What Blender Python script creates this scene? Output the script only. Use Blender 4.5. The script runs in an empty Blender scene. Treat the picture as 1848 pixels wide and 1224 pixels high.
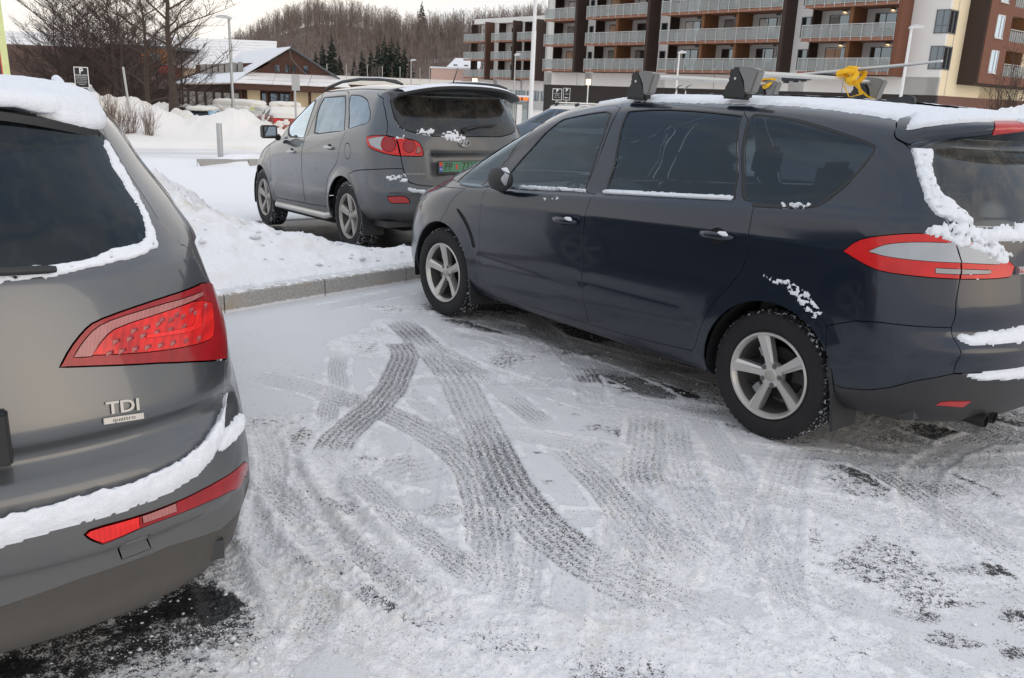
import bpy, bmesh, math, random
import numpy as np
from mathutils import Vector, Matrix
from mathutils.bvhtree import BVHTree
from mathutils.geometry import delaunay_2d_cdt
R = math.radians
PI = math.pi
# ------------------------------------------------------------------ camera, sky, sun, exposure
cam = bpy.data.objects.new('camera', bpy.data.cameras.new('camera'))
bpy.context.scene.collection.objects.link(cam)
bpy.context.scene.camera = cam
cam.data.sensor_width = 36; cam.data.lens = 36*1541.7/1848
cam.data.clip_start = .05; cam.data.clip_end = 3000
cam.matrix_world = Matrix.Translation((0, 0, 1.633)) @ Matrix.Rotation(PI/2-.2797, 4, 'X') @ Matrix.Rotation(.04103, 4, 'Z')
world = bpy.data.worlds.new('World'); bpy.context.scene.world = world; world.use_nodes = True
nt = world.node_tree; nt.nodes.clear()
SUN_EL, SUN_AZ = R(8), R(128)     # azimuth clockwise from +Y
def wn(ty, **k):
    n = nt.nodes.new(ty)
    for a, v in k.items(): setattr(n, a, v)
    return n
def wl(a, b): nt.links.new(a, b)
sky = wn('ShaderNodeTexSky', sky_type='NISHITA', sun_disc=False, sun_elevation=SUN_EL, sun_rotation=SUN_AZ, air_density=1., dust_density=2.5, ozone_density=1.)
tc = wn('ShaderNodeTexCoord')
mp = wn('ShaderNodeMapping'); mp.inputs[3].default_value = (1, 1, 2.6); wl(tc.outputs['Generated'], mp.inputs[0])
nz = wn('ShaderNodeTexNoise'); nz.inputs['Scale'].default_value = 2.6; nz.inputs['Detail'].default_value = 7; nz.inputs['Roughness'].default_value = .58; nz.inputs['Distortion'].default_value = .4
wl(mp.outputs[0], nz.inputs[0])
# broken overcast: pale warm near the horizon, bluer gaps overhead
sx = wn('ShaderNodeSeparateXYZ'); wl(tc.outputs['Generated'], sx.inputs[0])
el = wn('ShaderNodeMapRange', interpolation_type='SMOOTHSTEP'); wl(sx.outputs[2], el.inputs[0]); el.inputs[1].default_value = .06; el.inputs[2].default_value = .65
cl = wn('ShaderNodeMapRange', interpolation_type='SMOOTHSTEP'); wl(nz.outputs[0], cl.inputs[0]); cl.inputs[1].default_value = .36; cl.inputs[2].default_value = .64
def wmix(f, a, b):
    n = wn('ShaderNodeMix', data_type='RGBA')
    for i, v in ((0, f), (6, a), (7, b)):
        if isinstance(v, tuple): n.inputs[i].default_value = v
        else: wl(v, n.inputs[i])
    return n.outputs[2]
lowc = wmix(cl.outputs[0], (8.6, 8.5, 8.5, 1), (10.0, 9.4, 8.7, 1))
highc = wmix(cl.outputs[0], (6.3, 7.2, 8.8, 1), (9.6, 9.5, 9.5, 1))
cloud = wmix(el.outputs[0], lowc, highc)
mx = wn('ShaderNodeMix', data_type='RGBA'); mx.inputs[0].default_value = .92
wl(sky.outputs[0], mx.inputs[6]); wl(cloud, mx.inputs[7])
bg = wn('ShaderNodeBackground'); bg.inputs[1].default_value = .10; wl(mx.outputs[2], bg.inputs[0])
wo = wn('ShaderNodeOutputWorld'); wl(bg.outputs[0], wo.inputs[0])
sl = bpy.data.lights.new('sun', 'SUN'); sl.energy = .7; sl.angle = R(50); sl.color = (1., .86, .70)
so = bpy.data.objects.new('sun', sl); bpy.context.scene.collection.objects.link(so)
sd = Vector((math.sin(SUN_AZ)*math.cos(SUN_EL), math.cos(SUN_AZ)*math.cos(SUN_EL), math.sin(SUN_EL)))
so.rotation_euler = sd.to_track_quat('Z', 'Y').to_euler()
vs = bpy.context.scene.view_settings
vs.view_transform = 'Standard'; vs.look = 'None'; vs.gamma = 1; vs.exposure = .27; vs.use_curve_mapping = False

# ------------------------------------------------------------------ car surface
def pchip(xk, yk, x):
    """monotone cubic through knots; yk may have extra trailing dims"""
    xk = np.asarray(xk, float); yk = np.asarray(yk, float); x = np.asarray(x, float)
    h = np.diff(xk); hh = h.reshape((-1,) + (1,) * (yk.ndim - 1))
    d = np.diff(yk, axis=0) / hh
    m = np.zeros_like(yk)
    if len(xk) > 2:
        w1 = 2 * hh[1:] + hh[:-1]; w2 = hh[1:] + 2 * hh[:-1]
        a, b = d[:-1], d[1:]
        ok = (a * b) > 0
        with np.errstate(divide='ignore', invalid='ignore'):
            mm = (w1 + w2) / (w1 / np.where(ok, a, 1) + w2 / np.where(ok, b, 1))
        m[1:-1] = np.where(ok, mm, 0)
        m[0], m[-1] = d[0], d[-1]
    else:
        m[0] = m[1] = d[0]
    i = np.clip(np.searchsorted(xk, x, side='right') - 1, 0, len(xk) - 2)
    t = (x - xk[i]) / h[i]; t = np.clip(t, 0, 1).reshape((-1,) + (1,) * (yk.ndim - 1)); H = hh[i]
    t2 = t * t; t3 = t2 * t
    return (2*t3-3*t2+1)*yk[i] + (t3-2*t2+t)*H*m[i] + (-2*t3+3*t2)*yk[i+1] + (t3-t2)*H*m[i+1]

class Surf:
    """A closed car skin: rows are plan curves from the nose round the left side to the tail centre, mirrored to the right."""
    def __init__(s, X, rows, mods=(), nf=26, ns=150, nr=44, sub=9):
        # row: (z list, w list, xf, Df, nf, xr, Dr, nr)
        curves = []
        for (zl, wl, xf, Df, ef, xr, Dr, er) in rows:
            a = np.linspace(0, PI/2, nf, endpoint=False)
            fx = xf - Df + Df * np.cos(a) ** (2/ef); fy = np.sin(a) ** (2/ef)
            # even out superellipse spacing
            sx = np.linspace(xf - Df, xr + Dr, ns, endpoint=False); sy = np.ones(ns)
            a = np.linspace(0, PI/2, nr)
            rx = xr + Dr - Dr * np.sin(a) ** (2/er); ry = np.cos(a) ** (2/er)
            x = np.concatenate([fx, sx, rx]); y = np.concatenate([fy, sy, ry])
            w = pchip(X, np.array(wl, float), x); z = pchip(X, np.array(zl, float), x)
            curves.append(np.stack([x, np.maximum(y * w, 0), z], 1))
        C = np.array(curves)                                   # rows, stations, 3
        mid = C[:, nf + ns // 2]
        L = np.concatenate([[0], np.cumsum(np.maximum(np.linalg.norm(np.diff(mid, axis=0), axis=1), .02))])
        vf = np.concatenate([np.linspace(L[i], L[i+1], sub, endpoint=False) for i in range(len(L)-1)] + [[L[-1]]])
        Gd = pchip(L, C, vf)
        s.L, s.vf = L, vf
        for m in mods: Gd = m(Gd)
        Rr = Gd[:, ::-1][:, 1:].copy(); Rr[..., 1] *= -1
        s.G = np.concatenate([Gd, Rr], 1)                      # full loop, u index 0..nu-1
        s.nv, s.nu = s.G.shape[:2]; s.half = Gd.shape[1] - 1
        # metric u coordinate from a mid row
        k = int(np.searchsorted(vf, L[len(L)//3]))
        du = np.linalg.norm(np.diff(s.G[k], axis=0), axis=1)
        s.U = np.concatenate([[0], np.cumsum(du)]); s.V = vf
        P = s.G.reshape(-1, 3)
        q = []
        for i in range(s.nv - 1):
            b = i * s.nu
            for j in range(s.nu - 1):
                q.append((b + j, b + j + 1, b + s.nu + j + 1)); q.append((b + j, b + s.nu + j + 1, b + s.nu + j))
        s.bvh = BVHTree.FromPolygons([tuple(p) for p in P], q)
        # smooth normals
        gu = np.gradient(s.G, axis=1); gv = np.gradient(s.G, axis=0)
        n = np.cross(gu, gv); n /= np.maximum(np.linalg.norm(n, axis=2, keepdims=True), 1e-9)
        s.N = n
        if s.N[s.nv // 3, s.half // 2, 1] < 0: s.N = -s.N
    def uv_of(s, loc, fi):
        c, h = divmod(fi, 2); i, j = divmod(c, s.nu - 1)
        A, B, Cc, D = s.G[i, j], s.G[i, j+1], s.G[i+1, j+1], s.G[i+1, j]
        p = np.array(loc)
        if h == 0: T, uv = (A, B, Cc), ((0, 0), (1, 0), (1, 1))
        else: T, uv = (A, Cc, D), ((0, 0), (1, 1), (0, 1))
        e1, e2, e = T[1]-T[0], T[2]-T[0], p-T[0]
        a, b, c2 = e1@e1, e1@e2, e2@e2; d, f = e@e1, e@e2
        den = a*c2-b*b
        l1, l2 = ((c2*d-b*f)/den, (a*f-b*d)/den) if den > 1e-16 else (0, 0)
        du = uv[0][0] + l1*(uv[1][0]-uv[0][0]) + l2*(uv[2][0]-uv[0][0])
        dv = uv[0][1] + l1*(uv[1][1]-uv[0][1]) + l2*(uv[2][1]-uv[0][1])
        ju, iv = j + min(max(du, 0), 1), i + min(max(dv, 0), 1)
        return np.interp(ju, np.arange(s.nu), s.U), np.interp(iv, np.arange(s.nv), s.V)
    def near(s, p):
        loc, nrm, fi, d = s.bvh.find_nearest(Vector(p)); return s.uv_of(loc, fi)
    def side(s, x, z, sgn=1):
        loc, nrm, fi, d = s.bvh.ray_cast(Vector((x, 3*sgn, z)), Vector((0, -sgn, 0)))
        if loc is None: return s.near((x, .8*sgn, z))
        return s.uv_of(loc, fi)
    def rear(s, y, z):
        loc, nrm, fi, d = s.bvh.ray_cast(Vector((-4, y, z)), Vector((1, 0, 0)))
        if loc is None: return s.near((-1, y, z))
        return s.uv_of(loc, fi)
    def ev(s, uv, A=None):
        A = s.G if A is None else A
        uv = np.asarray(uv, float)
        j = np.interp(uv[:, 0], s.U, np.arange(s.nu)); i = np.interp(uv[:, 1], s.V, np.arange(s.nv))
        j0 = np.clip(j.astype(int), 0, s.nu-2); i0 = np.clip(i.astype(int), 0, s.nv-2)
        a = (j-j0)[:, None]; b = (i-i0)[:, None]
        return (A[i0, j0]*(1-a)+A[i0, j0+1]*a)*(1-b) + (A[i0+1, j0]*(1-a)+A[i0+1, j0+1]*a)*b
    def mirror(s, poly):
        W = s.U[-1]; return [(W-u, v) for u, v in reversed(poly)]

def resample(poly, step, closed=True):
    out = []
    n = len(poly)
    for i in range(n if closed else n-1):
        a = np.array(poly[i]); b = np.array(poly[(i+1) % n]); k = max(1, int(np.ceil(np.linalg.norm(b-a)/step)))
        for t in range(k): out.append(tuple(a+(b-a)*t/k))
    if not closed: out.append(tuple(poly[-1]))
    return out

def smooth_poly(p, it=1, corner=40):
    """chaikin-like rounding keeps sharp corners (angle > corner deg)"""
    for _ in range(it):
        q = []; n = len(p)
        for i in range(n):
            a, b, c = np.array(p[i-1]), np.array(p[i]), np.array(p[(i+1) % n])
            d1, d2 = b-a, c-b
            n1, n2 = np.linalg.norm(d1), np.linalg.norm(d2)
            if n1 < 1e-9 or n2 < 1e-9: continue
            ang = math.degrees(math.acos(np.clip(d1@d2/n1/n2, -1, 1)))
            if ang > corner: q.append(tuple(b))
            else: q.append(tuple(b-d1*.25)); q.append(tuple(b+d2*.25))
        p = q
    return p

def inpoly(P, poly):
    x, y = P[:, 0], P[:, 1]; c = np.zeros(len(P), bool); n = len(poly)
    q = np.array(poly)
    if n > 2:
        bb0, bb1 = q.min(0), q.max(0)
        m = (x >= bb0[0]) & (x <= bb1[0]) & (y >= bb0[1]) & (y <= bb1[1])
        xs, ys = x[m], y[m]; cc = np.zeros(len(xs), bool)
        for i in range(n):
            x1, y1 = q[i]; x2, y2 = q[(i+1) % n]
            if y1 == y2: continue
            k = (y1 > ys) != (y2 > ys)
            cc ^= k & (xs < (x2-x1)*(ys-y1)/(y2-y1)+x1)
        c[m] = cc
    return c

def inset(poly, d):
    n = len(poly); P = np.array(poly, float)
    A = .5*np.sum(P[:, 0]*np.roll(P[:, 1], -1)-np.roll(P[:, 0], -1)*P[:, 1])
    sg = 1 if A > 0 else -1; out = []
    for i in range(n):
        a, b, c = P[i-1], P[i], P[(i+1) % n]
        e1, e2 = b-a, c-b
        n1 = np.array([-e1[1], e1[0]])/max(np.linalg.norm(e1), 1e-9)*sg
        n2 = np.array([-e2[1], e2[0]])/max(np.linalg.norm(e2), 1e-9)*sg
        m = n1+n2; k = max(m@m/2, .35)
        out.append(tuple(b+m*d/k))
    return out

def panelise(S, classes, grid=.035, step=.022, vlo=None, extra=()):
    """classes: ordered list (name, [polys]); later ones win. Returns verts, tris, class per tri."""
    W, V1 = S.U[-1], S.V[-1]
    vs, es = [], []
    def addloop(p, closed=True):
        q = resample(p, step, closed); b = len(vs)
        q = [(min(max(u, 0), W), min(max(v, 0), V1)) for u, v in q]
        vs.extend(q); n = len(q)
        es.extend([(b+i, b+(i+1) % n) for i in range(n if closed else n-1)])
    for nm, polys in classes:
        for p in polys: addloop(p)
    addloop([(0, 0), (W, 0), (W, V1), (0, V1)])
    lp = np.array(vs)
    gu, gv = np.meshgrid(np.arange(grid/2, W, grid), np.arange(grid/2, V1, grid))
    gp = np.stack([gu.ravel(), gv.ravel()], 1)
    # drop grid points close to outlines (hash)
    key = set()
    c = grid*.5
    for u, v in lp:
        a, b = int(u//c), int(v//c)
        for i in (-1, 0, 1):
            for j in (-1, 0, 1): key.add((a+i, b+j))
    gp = [tuple(p) for p in gp if (int(p[0]//c), int(p[1]//c)) not in key]
    allv = [Vector(p) for p in vs+gp]
    ov, oe, of, _, _, _ = delaunay_2d_cdt(allv, es, [], 0, 1e-6)
    ov = np.array([tuple(v) for v in ov]); T = np.array([f for f in of if len(f) == 3])
    A = ov[T[:, 1]]-ov[T[:, 0]]; B = ov[T[:, 2]]-ov[T[:, 0]]
    ar = A[:, 0]*B[:, 1]-A[:, 1]*B[:, 0]
    T = T[np.abs(ar) > 1e-9]; ar = ar[np.abs(ar) > 1e-9]
    T[ar < 0] = T[ar < 0][:, ::-1]
    cen = ov[T].mean(1)
    cl = np.zeros(len(T), int)
    for k, (nm, polys) in enumerate(classes):
        for p in polys:
            cl[inpoly(cen, p)] = k+1
    return ov, T, cl

# ------------------------------------------------------------------ car skins (metres; x forward from the rear axle, y left, z up)
def flare(ax, r0, r1, amt, zc=.33):
    def m(G):
        for a in ax:
            d = np.hypot(G[..., 0]-a, G[..., 2]-zc)
            k = np.clip(1-(d-r0)/(r1-r0), 0, 1)
            k = k*k*(3-2*k)*np.clip((G[..., 1]-.5)/.2, 0, 1)
            G[..., 1] += amt*k
        return G
    return m
def crease(f):
    def m(G): return f(G)
    return m
X1 = (-1., -.4, .4, 1.25, 2.1, 2.85, 3.78)
def _s(v): return [v]*7
SMAX_ROWS = [
 # z at X1, half width at X1, xf, Df, nf, xr, Dr, nr
 ([.27,.25,.21,.21,.21,.21,.22], _s(.76), 3.72,.6,2.4, -.86,.5,2.6),
 ([.32,.29,.235,.235,.24,.25,.25], [.80,.84,.86,.865,.86,.85,.80], 3.77,.7,2.5, -.93,.52,2.6),
 ([.43,.39,.34,.35,.36,.36,.38], [.87,.905,.92,.918,.915,.905,.84], 3.82,.8,2.5, -.985,.55,2.5),
 ([.60,.57,.53,.52,.52,.53,.56], [.885,.92,.938,.936,.932,.92,.85], 3.82,.85,2.5, -1.0,.56,2.5),
 ([.79,.765,.74,.73,.71,.70,.70], [.885,.925,.940,.938,.935,.915,.84], 3.80,.9,2.5, -.985,.56,2.4),
 ([.99,.98,.96,.93,.90,.88,.83], [.87,.92,.938,.932,.925,.885,.80], 3.74,.95,2.4, -.95,.55,2.4),
 ([1.13,1.13,1.105,1.06,1.01,.955,.88], [.855,.905,.915,.908,.90,.85,.74], 3.66,1.0,2.2, -.935,.55,2.4),
 ([1.20,1.20,1.15,1.085,1.025,.985,.91], [.84,.875,.888,.885,.876,.82,.66], 3.58,1.0,2.2, -.915,.54,2.4),
 ([1.21,1.21,1.16,1.095,1.035,1.00,1.0], [.832,.868,.880,.878,.869,.80,.62], 3.42,.72,2.2, -.91,.53,2.4),
 ([1.32,1.31,1.29,1.25,1.20,1.12,1.10], [.80,.825,.830,.820,.795,.74,.60], 3.10,.62,2.3, -.86,.50,2.4),
 ([1.42,1.42,1.44,1.43,1.33,1.25,1.2], [.76,.778,.768,.748,.735,.66,.6], 2.76,.58,2.3, -.79,.47,2.4),
 ([1.475,1.49,1.565,1.56,1.425,1.33,1.3], [.72,.730,.700,.675,.690,.6,.6], 2.47,.55,2.3, -.72,.43,2.4),
 ([1.53,1.555,1.612,1.602,1.475,1.40,1.4], [.67,.665,.645,.622,.645,.6,.6], 2.36,.55,2.4, -.76,.33,2.6),
 ([1.555,1.597,1.640,1.632,1.52,1.42,1.4], [.56,.555,.55,.54,.55,.5,.5], 2.28,.5,2.5, -.80,.26,2.8),
 ([1.572,1.620,1.658,1.650,1.55,1.44,1.4], [.36]*7, 2.20,.3,2.5, -.81,.2,3),
 ([1.578,1.628,1.664,1.656,1.565,1.45,1.4], _s(.0), 2.17,.05,2, -.815,.05,2),
]
def smax_mods():
    def rub(G):   # body side scallop and step line
        x, y, z = G[..., 0].copy(), G[..., 1], G[..., 2]
        on = np.clip((y-.8)/.06, 0, 1)
        zl = .527-.0145*(x-2.4)*-1
        zl = .542+(2.343-x)*.0154
        k = np.exp(-((z-zl)/.012)**2)*np.clip((x-.5)/.08, 0, 1)*np.clip((2.42-x)/.08, 0, 1)
        G[..., 1] -= .007*k*on
        # shoulder crease
        zs = .905+(2.3-x)*.048
        G[..., 1] += .006*np.exp(-((z-zs)/.022)**2)*on*np.clip((x+.4)/.5, 0, 1)*np.clip((2.7-x)/.5, 0, 1)
        return G
    def tail(G):  # step below the tail gate shelf
        x, z = G[..., 0].copy(), G[..., 2]
        r = np.clip((-.62-x)/.2, 0, 1)
        G[..., 0] += .028*r*np.exp(-((z-.72)/.05)**2)
        G[..., 0] -= .022*r*np.clip(1-np.abs(z-.64)/.05, 0, 1)
        return G
    return [flare((0, 2.85), .37, .47, .014), rub, tail]

X2 = (-1.02, -.45, .3, 1.2, 1.95, 2.7, 3.6)
SANTA_ROWS = [
 ([.36,.34,.27,.25,.25,.27,.30], _s(.76), 3.40,.6,2.4, -.86,.5,2.6),
 ([.40,.37,.30,.28,.28,.31,.34], [.80,.84,.87,.88,.87,.86,.80], 3.44,.7,2.4, -.93,.52,2.6),
 ([.50,.47,.40,.38,.39,.42,.46], [.87,.905,.925,.925,.92,.905,.84], 3.50,.8,2.4, -1.02,.55,2.6),
 ([.64,.62,.57,.55,.56,.59,.62], [.895,.93,.945,.94,.935,.925,.86], 3.53,.85,2.3, -1.045,.56,2.6),
 ([.80,.80,.77,.76,.76,.78,.78], [.885,.925,.945,.942,.938,.925,.86], 3.53,.9,2.3, -1.02,.56,2.5),
 ([1.0,1.0,.98,.96,.94,.93,.92], [.87,.915,.940,.938,.93,.90,.83], 3.47,.95,2.2, -.985,.55,2.5),
 ([1.18,1.16,1.12,1.07,1.04,1.01,.98], [.85,.895,.918,.915,.905,.86,.75], 3.38,1.0,2.1, -.955,.54,2.5),
 ([1.33,1.30,1.195,1.135,1.09,1.06,1.02], [.80,.845,.885,.888,.875,.80,.66], 3.30,1.0,2.0, -.90,.52,2.5),
 ([1.34,1.31,1.205,1.145,1.10,1.08,1.06], [.795,.84,.877,.880,.868,.78,.62], 2.72,.55,2.2, -.895,.52,2.5),
 ([1.42,1.41,1.35,1.30,1.27,1.22,1.2], [.76,.79,.815,.815,.800,.72,.60], 2.36,.58,2.3, -.84,.48,2.5),
 ([1.50,1.50,1.49,1.47,1.43,1.36,1.3], [.72,.745,.755,.750,.735,.65,.6], 1.98,.58,2.3, -.78,.44,2.5),
 ([1.555,1.565,1.585,1.575,1.51,1.45,1.4], [.685,.705,.710,.700,.68,.6,.6], 1.72,.55,2.3, -.74,.40,2.6),
 ([1.60,1.615,1.64,1.625,1.54,1.47,1.4], [.64,.655,.655,.645,.63,.6,.6], 1.60,.5,2.4, -.80,.33,2.8),
 ([1.635,1.655,1.68,1.665,1.57,1.5,1.4], [.55,.55,.55,.54,.53,.5,.5], 1.54,.45,2.5, -.86,.28,3),
 ([1.655,1.68,1.705,1.69,1.60,1.5,1.4], [.36]*7, 1.50,.3,2.5, -.88,.2,3),
 ([1.66,1.688,1.712,1.70,1.61,1.5,1.4], _s(.0), 1.48,.05,2, -.885,.05,2),
]
def santa_mods():
    def rub(G):
        x, y, z = G[..., 0], G[..., 1], G[..., 2]
        on = np.clip((y-.8)/.06, 0, 1)*np.clip((x-.42)/.08, 0, 1)*np.clip((2.3-x)/.08, 0, 1)
        zl = .60-.01*(x-.5)
        G[..., 1] += on*(.012*np.clip((zl-z)/.02+.5, 0, 1)*np.clip((z-zl+.16)/.08, 0, 1))
        return G
    def gate(G):   # number plate recess
        x, y, z = G[..., 0], G[..., 1], G[..., 2]
        m = np.clip((.44-np.abs(y))/.02, 0, 1)*np.clip((z-.79)/.02, 0, 1)*np.clip((1.035-z)/.015, 0, 1)*np.clip((-.8-x)/.05, 0, 1)
        G[..., 0] += .035*m
        r = np.clip((-.6-x)/.2, 0, 1)
        G[..., 0] -= .03*r*np.clip(1-np.abs(z-.66)/.09, 0, 1)
        return G
    return [flare((0, 2.7), .40, .50, .022, .36), rub, gate]
XQ = (-.95, -.5, .3, 1.3, 2.1, 2.8, 3.65)
Q5_ROWS = [
 ([.235,.225,.21,.21,.21,.23,.26], _s(.78), 3.45,.6,2.4, -.84,.5,2.7),
 ([.275,.265,.24,.24,.24,.26,.28], [.83,.865,.89,.88,.87,.86,.80], 3.5,.7,2.4, -.89,.48,2.6),
 ([.42,.41,.36,.34,.35,.37,.40], [.895,.922,.945,.925,.92,.905,.84], 3.6,.8,2.4, -.925,.50,2.5),
 ([.56,.55,.52,.50,.50,.52,.54], [.89,.918,.95,.94,.935,.925,.86], 3.66,.85,2.3, -.94,.50,2.5),
 ([.70,.70,.68,.66,.66,.68,.68], [.882,.908,.948,.94,.938,.925,.86], 3.66,.9,2.3, -.93,.50,2.45),
 ([.80,.80,.79,.78,.78,.78,.78], [.872,.895,.945,.94,.93,.90,.83], 3.6,.95,2.2, -.90,.50,2.4),
 ([.93,.93,.93,.92,.90,.88,.86], [.855,.882,.93,.935,.92,.88,.78], 3.5,1.0,2.1, -.87,.50,2.35),
 ([1.05,1.05,1.05,1.02,.99,.96,.94], [.823,.855,.90,.91,.895,.85,.74], 3.4,1.0,2.0, -.845,.50,2.3),
 ([1.20,1.20,1.16,1.12,1.07,1.03,1.0], [.775,.812,.855,.875,.86,.80,.66], 3.3,1.0,2.0, -.80,.50,2.3),
 ([1.21,1.21,1.17,1.13,1.08,1.06,1.04], [.78,.82,.86,.867,.85,.78,.62], 2.75,.55,2.2, -.795,.54,2.3),
 ([1.30,1.30,1.28,1.25,1.22,1.18,1.15], [.735,.77,.81,.81,.80,.72,.60], 2.4,.58,2.3, -.73,.52,2.3),
 ([1.42,1.42,1.42,1.41,1.36,1.3,1.25], [.645,.685,.725,.735,.735,.65,.6], 2.0,.58,2.3, -.62,.50,2.3),
 ([1.50,1.505,1.53,1.52,1.46,1.4,1.35], [.595,.625,.665,.675,.68,.6,.6], 1.75,.55,2.3, -.54,.46,2.4),
 ([1.545,1.56,1.585,1.575,1.50,1.42,1.4], [.545,.575,.61,.62,.62,.6,.6], 1.6,.5,2.4, -.52,.38,2.4),
 ([1.575,1.60,1.625,1.61,1.53,1.46,1.4], [.46,.48,.51,.52,.52,.5,.5], 1.5,.45,2.4, -.56,.32,2.5),
 ([1.59,1.615,1.642,1.63,1.55,1.48,1.4], [.33]*7, 1.45,.3,2.5, -.58,.25,2.7),
 ([1.60,1.62,1.65,1.64,1.56,1.5,1.4], _s(.0), 1.43,.05,2, -.585,.05,2),
]
def q5_mods():
    def gate(G):
        x, y, z = G[..., 0], G[..., 1], G[..., 2]
        r = np.clip((-.35-x)/.15, 0, 1)
        # bumper shelf under the tail gate
        G[..., 0] += .030*r*np.clip((z-.705)/.02, 0, 1)*np.clip((.80-z)/.03, 0, 1)
        # lower hollow of the tail gate
        G[..., 0] += .022*r*np.exp(-((z-.775)/.035)**2)
        # step above the valance
        G[..., 0] += .02*r*np.clip((.50-z)/.012, 0, 1)*np.clip((z-.30)/.05, 0, 1)
        G[..., 1] -= .012*r*np.clip((.50-z)/.012, 0, 1)
        return G
    return [flare((0, 2.807), .38, .48, .02, .36), gate]

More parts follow.
